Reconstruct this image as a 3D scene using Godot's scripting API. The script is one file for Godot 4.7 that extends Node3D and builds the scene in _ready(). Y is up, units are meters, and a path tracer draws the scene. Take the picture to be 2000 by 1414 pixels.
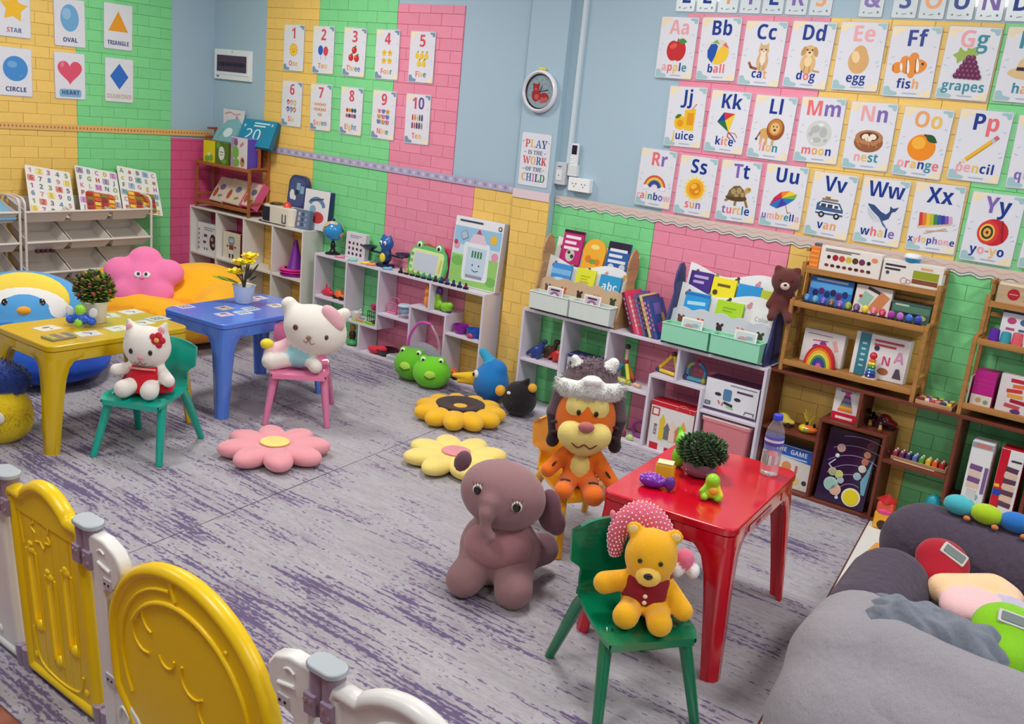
extends Node3D
# A children's play room: back wall on z = 0, left wall on x = 0, floor on y = 0, metres.

var mats := {}
var used := {}

func _ready() -> void:
	seed(7)
	# camera
	var cam := Camera3D.new()
	cam.name = "camera"
	var yaw := 0.630001; var pitch := 0.26062227; var roll := -0.1007905
	var fwd := Vector3(-sin(yaw) * cos(pitch), -sin(pitch), -cos(yaw) * cos(pitch))
	var right := Vector3(cos(yaw), 0, -sin(yaw))
	var down := fwd.cross(right)
	var r2 := right * cos(roll) + down * sin(roll)
	var d2 := down * cos(roll) - right * sin(roll)
	add_child(cam)
	cam.transform = Transform3D(Basis(r2, -d2, -fwd), Vector3(6.35537, 1.7, 4.6))
	cam.fov = 40.9644
	cam.near = 0.05
	cam.current = true
	# sky and exposure
	var we := WorldEnvironment.new()
	we.name = "environment"
	var e := Environment.new()
	e.background_mode = Environment.BG_COLOR
	e.background_color = Color(0.5, 0.55, 0.62)
	e.tonemap_mode = Environment.TONE_MAPPER_LINEAR
	e.tonemap_exposure = 1.0
	e.sdfgi_enabled = true
	e.ssao_enabled = true
	e.ssil_enabled = true
	we.environment = e
	add_child(we)
	# ceiling lamps: panels over the room
	for p in [Vector3(1.7, 2.86, 1.5), Vector3(4.4, 2.86, 1.5), Vector3(7.1, 2.86, 1.5), Vector3(1.7, 2.86, 4.2), Vector3(4.4, 2.86, 4.2), Vector3(7.1, 2.86, 4.2)]:
		ceiling_lamp(p, 3.4 if p.z < 2.0 else 2.3)
	make_room()
	make_wall_things()
	make_bin_racks()
	make_shelf_a()
	make_shelf_b()
	make_shelf_c()
	make_shelf_d()
	make_tables()
	make_plush()
	make_fence()
	make_sofa()

func ceiling_lamp(p: Vector3, energy: float) -> void:
	var t := thing("ceiling_light", "square white LED panel set in the ceiling, %s of the %s row" % ["left one" if p.x < 3 else "middle one" if p.x < 6 else "right one", "back" if p.z < 2 else "front"], "ceiling light", p, 0, "ceiling light panels")
	var f := Sh.new()
	for s in [-1, 1]:
		f.box(Vector3(s * 0.3, 0, 0), Vector3(0.03, 0.03, 0.63), 0.004)
		f.box(Vector3(0, 0, s * 0.3), Vector3(0.57, 0.03, 0.03), 0.004)
	part(f, "frame", "paint", t)
	var g := Sh.new()
	g.box(Vector3(0, 0.002, 0), Vector3(0.57, 0.012, 0.57))
	part(g, "lamp_diffuser", "lamp", t)
	var l := AreaLight3D.new()
	l.name = "lamp_light"
	l.area_size = Vector2(0.56, 0.56)
	l.light_energy = energy
	l.light_color = Color(1.0, 0.99, 0.97)
	l.area_range = 15.0
	l.area_attenuation = 2.0
	l.shadow_enabled = true
	l.rotation.x = -PI / 2
	l.position = Vector3(0, -0.012, 0)
	t.add_child(l)

# ---------------------------------------------------------------- helpers
func mat(kind: String) -> Material:
	if mats.has(kind):
		return mats[kind]
	var m := StandardMaterial3D.new()
	m.resource_name = kind
	m.vertex_color_use_as_albedo = true
	m.vertex_color_is_srgb = true
	m.roughness = 0.6
	match kind:
		"plastic":
			m.roughness = 0.32
		"softplastic":
			m.roughness = 0.5
		"gloss":
			m.roughness = 0.18
			m.clearcoat_enabled = true
			m.clearcoat = 0.5
			m.clearcoat_roughness = 0.08
		"board":
			m.roughness = 0.42
		"paper":
			m.roughness = 0.5
		"print":
			m.roughness = 0.35
		"film":
			m.roughness = 0.22
			m.clearcoat_enabled = true
			m.clearcoat = 0.6
			m.clearcoat_roughness = 0.12
		"metal":
			m.roughness = 0.3
			m.metallic = 0.9
		"chrome":
			m.roughness = 0.12
			m.metallic = 1.0
		"lamp":
			m.vertex_color_use_as_albedo = false
			m.emission_enabled = true
			m.emission = Color(1, 0.99, 0.97)
			m.emission_energy_multiplier = 6.0
		"wall":
			m.roughness = 0.8
			noise_normal(m, 0.9, 3, 0.25, 6.0, true)
		"foam":
			m.roughness = 0.55
			noise_normal(m, 0.013, 4, 0.9, 4.0, true, 2.2)
		"fabric":
			m.roughness = 0.95
			m.rim_enabled = true
			m.rim = 0.25
			m.rim_tint = 0.6
			noise_normal(m, 0.25, 2, 0.5, 12.0, true)
		"plush":
			m.roughness = 1.0
			m.rim_enabled = true
			m.rim = 0.45
			m.rim_tint = 0.7
			noise_normal(m, 0.14, 3, 0.7, 9.0, true)
		"shaggy":
			m.roughness = 1.0
			m.rim_enabled = true
			m.rim = 0.4
			m.rim_tint = 0.7
			noise_normal(m, 0.06, 4, 1.6, 9.0, true)
		"linen":
			m.roughness = 0.97
			m.rim_enabled = true
			m.rim = 0.2
			m.rim_tint = 0.5
			noise_normal(m, 0.03, 5, 0.45, 3.0, true, 7.0)
			m.albedo_texture = noise_tex(0.22, 2, Color(0.86, 0.86, 0.86), Color(1, 1, 1), 4)
			m.uv1_triplanar = true
		"wood":
			m.roughness = 0.45
			m.albedo_texture = wood_tex()
			m.uv1_triplanar = true
			m.uv1_scale = Vector3(2.2, 2.2, 2.2)
		"leaf":
			m.roughness = 0.5
			m.backlight_enabled = true
			m.backlight = Color(0.1, 0.16, 0.05)
		"clear":
			m.vertex_color_use_as_albedo = false
			m.albedo_color = Color(0.96, 0.98, 1.0, 0.10)
			m.transparency = BaseMaterial3D.TRANSPARENCY_ALPHA
			m.roughness = 0.04
		"frosted":
			m.vertex_color_use_as_albedo = false
			m.albedo_color = Color(0.86, 0.9, 0.95, 0.55)
			m.transparency = BaseMaterial3D.TRANSPARENCY_ALPHA
			m.roughness = 0.2
		"water":
			m.vertex_color_use_as_albedo = false
			m.albedo_color = Color(0.98, 0.99, 1.0, 0.05)
			m.refraction_enabled = true
			m.refraction_scale = 0.033
			m.roughness = 0.02
		"screen":
			m.roughness = 0.08
	mats[kind] = m
	return m

func noise_normal(m: StandardMaterial3D, freq: float, oct: int, strength: float, scale: float, world: bool, bump := 6.0) -> void:
	var fn := FastNoiseLite.new()
	fn.seed = 11
	fn.frequency = freq
	fn.fractal_octaves = oct
	var nt := NoiseTexture2D.new()
	nt.width = 256
	nt.height = 256
	nt.seamless = true
	nt.noise = fn
	nt.as_normal_map = true
	nt.bump_strength = bump
	m.normal_enabled = true
	m.normal_texture = nt
	m.normal_scale = strength
	m.uv1_triplanar = true
	m.uv1_world_triplanar = world
	m.uv1_scale = Vector3.ONE * scale

func noise_tex(freq: float, oct: int, a: Color, b: Color, sd: int) -> Texture2D:
	var fn := FastNoiseLite.new()
	fn.seed = sd
	fn.frequency = freq
	fn.fractal_octaves = oct
	var g := Gradient.new()
	g.set_color(0, a)
	g.set_color(1, b)
	var nt := NoiseTexture2D.new()
	nt.width = 256
	nt.height = 256
	nt.seamless = true
	nt.noise = fn
	nt.color_ramp = g
	return nt

func wood_tex() -> Texture2D:
	var fn := FastNoiseLite.new()
	fn.seed = 5
	fn.frequency = 0.02
	fn.fractal_octaves = 3
	var im := Image.create_empty(256, 256, false, Image.FORMAT_RGB8)
	for y in 256:
		for x in 256:
			var g := fn.get_noise_2d(x * 0.12, y * 2.2) * 0.5 + 0.5
			var h := fn.get_noise_2d(x * 0.4 + 300.0, y * 7.0) * 0.5 + 0.5
			var k := 0.8 + 0.2 * g - 0.1 * h
			im.set_pixel(x, y, Color(k, k * 0.99, k * 0.97))
	return ImageTexture.create_from_image(im)

func numbered(parent: Node, called: String) -> String:
	var key := str(parent.get_instance_id()) + called
	var k: int = used.get(key, 0)
	used[key] = k + 1
	return called if k == 0 else "%s_%03d" % [called, k]

func thing(called: String, label: String, category: String, at := Vector3.ZERO, yaw := 0.0, group := "") -> Node3D:
	var o := Node3D.new()
	o.name = numbered(self, called)
	add_child(o)
	o.position = at
	o.rotation.y = yaw
	return tag(o, label, category, group)

func tag(o: Node3D, label: String, category: String, group := "", kind := "") -> Node3D:
	o.set_meta("label", label)
	o.set_meta("category", category)
	if group:
		o.set_meta("group", group)
	if kind:
		o.set_meta("kind", kind)
	return o

func part(sh: Sh, called: String, m: String, parent: Node3D) -> MeshInstance3D:
	return inst(sh.mesh(), called, m, parent)

func inst(me: Mesh, called: String, m: String, parent: Node3D) -> MeshInstance3D:
	var o := MeshInstance3D.new()
	o.name = numbered(parent, called)
	o.mesh = me
	o.material_override = mat(m)
	parent.add_child(o)
	return o

func one(sh: Sh, called: String, m: String, label: String, category: String, at := Vector3.ZERO, yaw := 0.0, group := "") -> MeshInstance3D:
	var o := part(sh, called, m, self)
	o.position = at
	o.rotation.y = yaw
	tag(o, label, category, group)
	return o

func struct(sh: Sh, called: String, m: String, label: String, category: String) -> MeshInstance3D:
	var o := one(sh, called, m, label, category)
	o.set_meta("kind", "structure")
	return o

func copy(o: Node3D, called: String, label: String, at: Vector3, yaw: float, group := "") -> Node3D:
	var d: Node3D = o.duplicate()
	d.name = numbered(self, called)
	add_child(d)
	d.position = at
	d.rotation.y = yaw
	d.set_meta("label", label)
	if group:
		d.set_meta("group", group)
	return d

static func V(x: float, y: float, z: float) -> Vector3:
	return Vector3(x, y, z)

static func sk(c: Color) -> Sh:
	return Sh.new().k(c)

func rgb(r: int, g: int, b: int) -> Color:
	return Color(r / 255.0, g / 255.0, b / 255.0)

static func rr(w: float, h: float, r: float, seg := 4) -> PackedVector2Array:
	var p := PackedVector2Array()
	var cs := [Vector2(w / 2 - r, h / 2 - r), Vector2(-w / 2 + r, h / 2 - r), Vector2(-w / 2 + r, -h / 2 + r), Vector2(w / 2 - r, -h / 2 + r)]
	for q in 4:
		for i in seg + 1:
			var a := (q + float(i) / seg) * PI / 2
			p.append(cs[q] + Vector2(cos(a), sin(a)) * r)
	return p

static func ngon(x: float, y: float, rx: float, ry: float, seg := 24, rot := 0.0) -> PackedVector2Array:
	var p := PackedVector2Array()
	for i in seg:
		var a := TAU * i / seg
		p.append(Vector2(x, y) + Vector2(cos(a) * rx, sin(a) * ry).rotated(rot))
	return p

static func star(x: float, y: float, r1: float, r2: float, k: int, rot := 0.0) -> PackedVector2Array:
	var p := PackedVector2Array()
	for i in k * 2:
		var a := PI / 2 + PI * i / k + rot
		p.append(Vector2(x, y) + Vector2(cos(a), sin(a)) * (r1 if i % 2 == 0 else r2))
	return p

static func spline(pts: Array, per := 6) -> PackedVector3Array:
	var cv := Curve3D.new()
	for i in pts.size():
		var a: Vector3 = pts[max(i - 1, 0)]
		var b: Vector3 = pts[min(i + 1, pts.size() - 1)]
		var tg: Vector3 = (b - a) / 6.0
		cv.add_point(pts[i], -tg, tg)
	var out := PackedVector3Array()
	for i in (pts.size() - 1) * per + 1:
		out.append(cv.samplef(float(i) / per))
	return out

# a shape being built: triangles with normals and colours; every call draws in the colour set by k() through the transform t
class Sh:
	static var glyphs := {}
	static var fonts := {}
	var v := PackedVector3Array()
	var n := PackedVector3Array()
	var c := PackedColorArray()
	var col := Color.WHITE
	var t := Transform3D()
	var lay := 0.0

	func k(x: Color) -> Sh:
		col = x
		return self

	func mt(x: Vector3) -> Sh:
		t = Transform3D(Basis(), x)
		return self

	func mv(x: Transform3D) -> Sh:
		t = x
		return self

	func mesh() -> ArrayMesh:
		var a := []
		a.resize(Mesh.ARRAY_MAX)
		a[Mesh.ARRAY_VERTEX] = v
		a[Mesh.ARRAY_NORMAL] = n
		a[Mesh.ARRAY_COLOR] = c
		var m := ArrayMesh.new()
		m.add_surface_from_arrays(Mesh.PRIMITIVE_TRIANGLES, a)
		return m

	func tri(a: Vector3, b: Vector3, d: Vector3, na: Vector3, nb: Vector3, nd: Vector3) -> void:
		a = t * a; b = t * b; d = t * d
		na = (t.basis * na).normalized(); nb = (t.basis * nb).normalized(); nd = (t.basis * nd).normalized()
		if (b - a).cross(d - a).dot(na + nb + nd) > 0.0:
			var q := b; b = d; d = q
			q = nb; nb = nd; nd = q
		v.append(a); v.append(b); v.append(d)
		n.append(na); n.append(nb); n.append(nd)
		c.append(col); c.append(col); c.append(col)

	func quad(a: Vector3, b: Vector3, d: Vector3, e: Vector3, nn: Vector3) -> void:
		tri(a, b, d, nn, nn, nn)
		tri(a, d, e, nn, nn, nn)

	func box(ce: Vector3, s: Vector3, bev := 0.0, bs := Basis()) -> Sh:
		var h := s * 0.5
		bev = minf(bev, minf(h.x, minf(h.y, h.z)) * 0.95)
		var i3 := h - Vector3.ONE * bev
		for ax in 3:
			var u := (ax + 1) % 3
			var w := (ax + 2) % 3
			for sg in [-1.0, 1.0]:
				var nn := Vector3.ZERO
				nn[ax] = sg
				var q := []
				for cc in [[-1, -1], [1, -1], [1, 1], [-1, 1]]:
					var p := Vector3.ZERO
					p[ax] = sg * h[ax]
					p[u] = cc[0] * i3[u]
					p[w] = cc[1] * i3[w]
					q.append(ce + bs * p)
				quad(q[0], q[1], q[2], q[3], bs * nn)
		if bev > 0.0:
			for ax in 3:      # edges along axis ax
				var u := (ax + 1) % 3
				var w := (ax + 2) % 3
				for su in [-1.0, 1.0]:
					for sw in [-1.0, 1.0]:
						var nu := Vector3.ZERO; nu[u] = su
						var nw := Vector3.ZERO; nw[w] = sw
						var a := Vector3.ZERO; a[ax] = -i3[ax]; a[u] = su * h[u]; a[w] = sw * i3[w]
						var b := a; b[ax] = i3[ax]
						var d := Vector3.ZERO; d[ax] = i3[ax]; d[u] = su * i3[u]; d[w] = sw * h[w]
						var e := d; e[ax] = -i3[ax]
						tri(ce + bs * a, ce + bs * b, ce + bs * d, bs * nu, bs * nu, bs * nw)
						tri(ce + bs * a, ce + bs * d, ce + bs * e, bs * nu, bs * nw, bs * nw)
			for sx in [-1.0, 1.0]:
				for sy in [-1.0, 1.0]:
					for sz in [-1.0, 1.0]:
						var s3 := Vector3(sx, sy, sz)
						var a := i3 * s3; a.x = sx * h.x
						var b := i3 * s3; b.y = sy * h.y
						var d := i3 * s3; d.z = sz * h.z
						tri(ce + bs * a, ce + bs * b, ce + bs * d, bs * Vector3(sx, 0, 0), bs * Vector3(0, sy, 0), bs * Vector3(0, 0, sz))
		return self

	# smooth surface through a grid of points
	func grid(rows: Array, wu := false, wv := false, caps := false) -> Sh:
		var nu := rows.size()
		var nv: int = rows[0].size()
		var ctr := Vector3.ZERO
		for r in rows:
			for p in r:
				ctr += p
		ctr /= nu * nv
		var ns := []
		var flip := 0.0
		for i in nu:
			var rn := PackedVector3Array()
			for j in nv:
				var i0: int = (i - 1 + nu) % nu if wu else max(i - 1, 0)
				var i1: int = (i + 1) % nu if wu else min(i + 1, nu - 1)
				var j0: int = (j - 1 + nv) % nv if wv else max(j - 1, 0)
				var j1: int = (j + 1) % nv if wv else min(j + 1, nv - 1)
				var du: Vector3 = rows[i1][j] - rows[i0][j]
				var dv: Vector3 = rows[i][j1] - rows[i][j0]
				var q := du.cross(dv)
				flip += q.dot(rows[i][j] - ctr)
				rn.append(q.normalized() if q.length() > 1e-12 else Vector3.ZERO)
			ns.append(rn)
		var sg := 1.0 if flip >= 0.0 else -1.0
		for i in (nu if wu else nu - 1):
			var i2 := (i + 1) % nu
			for j in (nv if wv else nv - 1):
				var j2 := (j + 1) % nv
				var a: Vector3 = rows[i][j]; var b: Vector3 = rows[i2][j]; var d: Vector3 = rows[i2][j2]; var e: Vector3 = rows[i][j2]
				var na: Vector3 = ns[i][j] * sg; var nb: Vector3 = ns[i2][j] * sg; var nd: Vector3 = ns[i2][j2] * sg; var ne: Vector3 = ns[i][j2] * sg
				if a.distance_squared_to(b) > 1e-14 and b.distance_squared_to(d) > 1e-14:
					tri(a, b, d, na, nb, nd)
				if a.distance_squared_to(e) > 1e-14 and e.distance_squared_to(d) > 1e-14:
					tri(a, d, e, na, nd, ne)
		if caps and wv:
			for q in [0, nu - 1]:
				var m := Vector3.ZERO
				for p in rows[q]:
					m += p
				m /= nv
				var o: Vector3 = rows[1 if q == 0 else nu - 2][0]
				var nn: Vector3 = (rows[q][1] - rows[q][0]).cross(rows[q][nv / 3] - rows[q][0]).normalized()
				if nn.dot(o - m) > 0.0:
					nn = -nn
				for j in nv:
					tri(m, rows[q][j], rows[q][(j + 1) % nv], nn, nn, nn)
		return self

	# ellipsoid; e < 1 squares it off
	func ell(ce: Vector3, r: Vector3, bs := Basis(), seg := 20, ring := 12, e1 := 1.0, e2 := 1.0) -> Sh:
		var rows := []
		for i in ring + 1:
			var la := -PI / 2 + PI * i / ring
			var row := PackedVector3Array()
			var cl := signf(cos(la)) * pow(absf(cos(la)), e1) if i > 0 and i < ring else 0.0
			var sl := signf(sin(la)) * pow(absf(sin(la)), e1)
			for j in seg:
				var lo := TAU * j / seg
				row.append(ce + bs * (r * Vector3(cl * signf(cos(lo)) * pow(absf(cos(lo)), e2), sl, cl * signf(sin(lo)) * pow(absf(sin(lo)), e2))))
			rows.append(row)
		var before := v.size()
		grid(rows, false, true)
		# poles
		for i in range(before, v.size()):
			if n[i].length() < 0.5:
				n[i] = (v[i] - t * ce).normalized()
		return self

	func tube(path: PackedVector3Array, r: Variant, seg := 10, caps := true, flat := 1.0, up := Vector3.ZERO) -> Sh:
		var rows := []
		var m := path.size()
		var ref := up
		var t0 := (path[1] - path[0]).normalized()
		if ref == Vector3.ZERO:
			ref = Vector3.UP if absf(t0.y) < 0.9 else Vector3.RIGHT
		for i in m:
			var tg := (path[min(i + 1, m - 1)] - path[max(i - 1, 0)]).normalized()
			var x := (ref - tg * ref.dot(tg)).normalized()
			if up == Vector3.ZERO:
				ref = x
			var y := tg.cross(x)
			var rad: float = r[i] if r is Array else r
			var row := PackedVector3Array()
			for j in seg:
				var a := TAU * j / seg
				row.append(path[i] + (x * cos(a) * flat + y * sin(a)) * rad)
			rows.append(row)
		return grid(rows, false, true, caps)

	func cyl(a: Vector3, b: Vector3, r0: float, r1 := -1.0, seg := 16) -> Sh:
		return tube(PackedVector3Array([a, b]), [r0, r0 if r1 < 0 else r1], seg)

	# profile of (radius, height) turned about the y axis through ce
	func lathe(pr: Array, ce := Vector3.ZERO, seg := 24, bs := Basis()) -> Sh:
		for i in pr.size() - 1:
			var p: Vector2 = pr[i]
			var q: Vector2 = pr[i + 1]
			var d := q - p
			if d.length() < 1e-7:
				continue
			var nn := Vector2(d.y, -d.x).normalized()
			var n0 := nn
			var n1 := nn
			if i > 0:
				var e: Vector2 = p - pr[i - 1]
				var m := Vector2(e.y, -e.x).normalized()
				if m.dot(nn) > 0.6: n0 = (m + nn).normalized()
			if i < pr.size() - 2:
				var e: Vector2 = pr[i + 2] - q
				var m := Vector2(e.y, -e.x).normalized()
				if m.dot(nn) > 0.6: n1 = (m + nn).normalized()
			for j in seg:
				var a := TAU * j / seg
				var b := TAU * (j + 1) / seg
				var u := Vector3(cos(a), 0, sin(a))
				var w := Vector3(cos(b), 0, sin(b))
				var A := ce + bs * (u * p.x + Vector3(0, p.y, 0)); var B := ce + bs * (w * p.x + Vector3(0, p.y, 0))
				var C := ce + bs * (w * q.x + Vector3(0, q.y, 0)); var D := ce + bs * (u * q.x + Vector3(0, q.y, 0))
				var nA := bs * (u * n0.x + Vector3(0, n0.y, 0)); var nB := bs * (w * n0.x + Vector3(0, n0.y, 0))
				var nC := bs * (w * n1.x + Vector3(0, n1.y, 0)); var nD := bs * (u * n1.x + Vector3(0, n1.y, 0))
				if p.x > 1e-6: tri(A, B, C, nA, nB, nC)
				if q.x > 1e-6: tri(A, C, D, nA, nC, nD)
		return self

	# outline (x, y) given a thickness from z0 to z1
	func slab(pts: PackedVector2Array, z0: float, z1: float, bev := 0.0, smooth := 0.7) -> Sh:
		if Geometry2D.is_polygon_clockwise(pts):
			pts = pts.duplicate()
			pts.reverse()
		var m := pts.size()
		var nr := PackedVector2Array()
		var ins := PackedVector2Array()
		for i in m:
			var a := (pts[i] - pts[(i - 1 + m) % m]).normalized()
			var b := (pts[(i + 1) % m] - pts[i]).normalized()
			var na := Vector2(a.y, -a.x)
			var nb := Vector2(b.y, -b.x)
			var q := (na + nb).normalized()
			nr.append(q)
			ins.append(pts[i] - q * bev / maxf(0.5, q.dot(na)))
		var idx := Geometry2D.triangulate_polygon(ins)
		for i in range(0, idx.size(), 3):
			for z in [[z0, -1.0], [z1, 1.0]]:
				var nn := Vector3(0, 0, z[1])
				var p := []
				for q in 3:
					p.append(Vector3(ins[idx[i + q]].x, ins[idx[i + q]].y, z[0]))
				tri(p[0], p[1], p[2], nn, nn, nn)
		for i in m:
			var j := (i + 1) % m
			var e := (pts[j] - pts[i]).normalized()
			var en := Vector3(e.y, -e.x, 0)
			var ni := Vector3(nr[i].x, nr[i].y, 0)
			var nj := Vector3(nr[j].x, nr[j].y, 0)
			if ni.dot(en) < smooth: ni = en
			if nj.dot(en) < smooth: nj = en
			var a := Vector3(pts[i].x, pts[i].y, z0 + bev); var b := Vector3(pts[j].x, pts[j].y, z0 + bev)
			var d := Vector3(pts[j].x, pts[j].y, z1 - bev); var f := Vector3(pts[i].x, pts[i].y, z1 - bev)
			tri(a, b, d, ni, nj, nj)
			tri(a, d, f, ni, nj, ni)
			if bev > 0.0:
				for z in [[a, b, z0, -1.0], [f, d, z1, 1.0]]:
					var g := Vector3(ins[i].x, ins[i].y, z[2]); var h := Vector3(ins[j].x, ins[j].y, z[2])
					var zn := Vector3(0, 0, z[3])
					tri(z[0], z[1], h, ni, nj, zn)
					tri(z[0], h, g, ni, zn, zn)
		return self

	# flat print, each call a hair above the one before
	func pol(pts: PackedVector2Array) -> Sh:
		var idx := Geometry2D.triangulate_polygon(pts)
		var nn := Vector3(0, 0, 1)
		for i in range(0, idx.size(), 3):
			tri(Vector3(pts[idx[i]].x, pts[idx[i]].y, lay), Vector3(pts[idx[i + 1]].x, pts[idx[i + 1]].y, lay), Vector3(pts[idx[i + 2]].x, pts[idx[i + 2]].y, lay), nn, nn, nn)
		lay += 0.00012
		return self

	func disc(x: float, y: float, rx: float, ry := -1.0, rot := 0.0, seg := 22) -> Sh:
		var p := PackedVector2Array()
		if ry < 0: ry = rx
		for i in seg:
			var a := TAU * i / seg
			p.append(Vector2(x, y) + Vector2(cos(a) * rx, sin(a) * ry).rotated(rot))
		return pol(p)

	func rect(x: float, y: float, w: float, h: float, rot := 0.0) -> Sh:
		var p := PackedVector2Array()
		for q in [Vector2(-w, -h), Vector2(w, -h), Vector2(w, h), Vector2(-w, h)]:
			p.append(Vector2(x, y) + (q * 0.5).rotated(rot))
		return pol(p)

	func arc(x: float, y: float, r0: float, r1: float, a0: float, a1: float, seg := 16) -> Sh:
		var nn := Vector3(0, 0, 1)
		for i in seg:
			var a := a0 + (a1 - a0) * i / seg
			var b := a0 + (a1 - a0) * (i + 1) / seg
			var A := Vector3(x + cos(a) * r0, y + sin(a) * r0, lay); var B := Vector3(x + cos(b) * r0, y + sin(b) * r0, lay)
			var C := Vector3(x + cos(b) * r1, y + sin(b) * r1, lay); var D := Vector3(x + cos(a) * r1, y + sin(a) * r1, lay)
			quad(A, B, C, D, nn)
		lay += 0.00012
		return self

	func line(pts: PackedVector2Array, w: float) -> Sh:
		var nn := Vector3(0, 0, 1)
		for i in pts.size() - 1:
			var d := (pts[i + 1] - pts[i]).normalized() * w * 0.5
			var q := Vector2(-d.y, d.x)
			var a := pts[i] - d * 0.5; var b := pts[i + 1] + d * 0.5
			quad(Vector3(a.x - q.x, a.y - q.y, lay), Vector3(b.x - q.x, b.y - q.y, lay), Vector3(b.x + q.x, b.y + q.y, lay), Vector3(a.x + q.x, a.y + q.y, lay), nn)
		lay += 0.00012
		return self

	static func font(kind: String) -> SystemFont:
		if not fonts.has(kind):
			var f := SystemFont.new()
			f.font_names = PackedStringArray(["Droid Serif" if kind.begins_with("serif") else "Droid Sans"])
			f.font_weight = 700 if kind.ends_with("bold") else 400
			fonts[kind] = f
		return fonts[kind]

	# lettering centred on x with its baseline on y; h is the height of a capital; cols is a Color or one Color per letter
	func txt(s: String, x: float, y: float, h: float, cols: Variant, kind := "bold", squeeze := 1.0, depth := 0.0, rot := 0.0) -> Sh:
		var f := font(kind)
		var sc := h / 46.0
		var total := 0.0
		for ch in s:
			total += f.get_char_size(ch.unicode_at(0), 64).x
		var at := -total * 0.5
		for i in s.length():
			var ch := s[i]
			var key := kind + ch
			if not glyphs.has(key):
				var tm := TextMesh.new()
				tm.font = f
				tm.text = ch
				tm.font_size = 64
				tm.pixel_size = 1.0
				tm.curve_step = 3.0
				tm.depth = 0.0
				tm.horizontal_alignment = HORIZONTAL_ALIGNMENT_LEFT
				tm.vertical_alignment = VERTICAL_ALIGNMENT_BOTTOM
				glyphs[key] = tm.get_mesh_arrays() if ch != " " else []
			var g: Array = glyphs[key]
			if cols is Array:
				col = cols[i % cols.size()]
			else:
				col = cols
			if g.size() and g[Mesh.ARRAY_VERTEX] != null:
				var vv: PackedVector3Array = g[Mesh.ARRAY_VERTEX]
				var ii: PackedInt32Array = g[Mesh.ARRAY_INDEX] if g[Mesh.ARRAY_INDEX] != null else PackedInt32Array(range(vv.size()))
				var nn := Vector3(0, 0, 1)
				var desc := f.get_descent(64)
				for q in range(0, ii.size(), 3):
					var p := []
					for w in 3:
						var z := vv[ii[q + w]]
						var o := Vector2((z.x + at) * sc * squeeze, (z.y - desc) * sc).rotated(rot)
						p.append(Vector3(x + o.x, y + o.y, lay))
					tri(p[0], p[1], p[2], nn, nn, nn)
			at += f.get_char_size(ch.unicode_at(0), 64).x
		lay += 0.00012
		return self

	# rounded soft body: primitives [kind, ...] joined with a smooth minimum and meshed as surface nets
	# ["c", a, b, ra, rb, colour]  tapered capsule     ["e", centre, radii, basis, colour]  ellipsoid
	func blob(pr: Array, cell := 0.01, kk := 0.03, near := 0.002) -> Sh:
		var lo := Vector3.ONE * 1e6
		var hi := -lo
		var bb := []
		for p in pr:
			var a: Vector3
			var b: Vector3
			if p[0] == "c":
				var m := Vector3.ONE * maxf(p[3], p[4])
				a = (p[1] as Vector3).min(p[2]) - m
				b = (p[1] as Vector3).max(p[2]) + m
			else:
				var bs: Basis = p[3]
				var rr: Vector3 = p[2]
				var e := Vector3(Vector3(bs.x.x * rr.x, bs.y.x * rr.y, bs.z.x * rr.z).length(), Vector3(bs.x.y * rr.x, bs.y.y * rr.y, bs.z.y * rr.z).length(), Vector3(bs.x.z * rr.x, bs.y.z * rr.y, bs.z.z * rr.z).length())
				a = p[1] - e
				b = p[1] + e
			var g := Vector3.ONE * (kk * 0.6 + cell * 2.5)
			bb.append([a - g, b + g])
			lo = lo.min(a - g)
			hi = hi.max(b + g)
		var dim := Vector3i(((hi - lo) / cell).ceil()) + Vector3i.ONE * 2
		var sy := dim.x
		var sz := dim.x * dim.y
		var f := PackedFloat32Array()
		f.resize(sz * dim.z)
		f.fill(0.5)
		for q in pr.size():
			var p: Array = pr[q]
			var a := Vector3i(((bb[q][0] - lo) / cell).floor()).max(Vector3i.ZERO)
			var b := Vector3i(((bb[q][1] - lo) / cell).ceil()).min(dim - Vector3i.ONE)
			for z in range(a.z, b.z + 1):
				for y in range(a.y, b.y + 1):
					var at := z * sz + y * sy
					for x in range(a.x, b.x + 1):
						var d := dist(p, lo + Vector3(x, y, z) * cell)
						var o := f[at + x]
						var h := maxf(kk - absf(d - o), 0.0) / kk
						f[at + x] = minf(d, o) - h * h * kk * 0.25
		var ids := {}
		var pos := PackedVector3Array()
		var nor := PackedVector3Array()
		var cols := PackedColorArray()
		var off := [0, 1, sy, sy + 1, sz, sz + 1, sz + sy, sz + sy + 1]
		var es := [[0, 1], [2, 3], [4, 5], [6, 7], [0, 2], [1, 3], [4, 6], [5, 7], [0, 4], [1, 5], [2, 6], [3, 7]]
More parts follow.
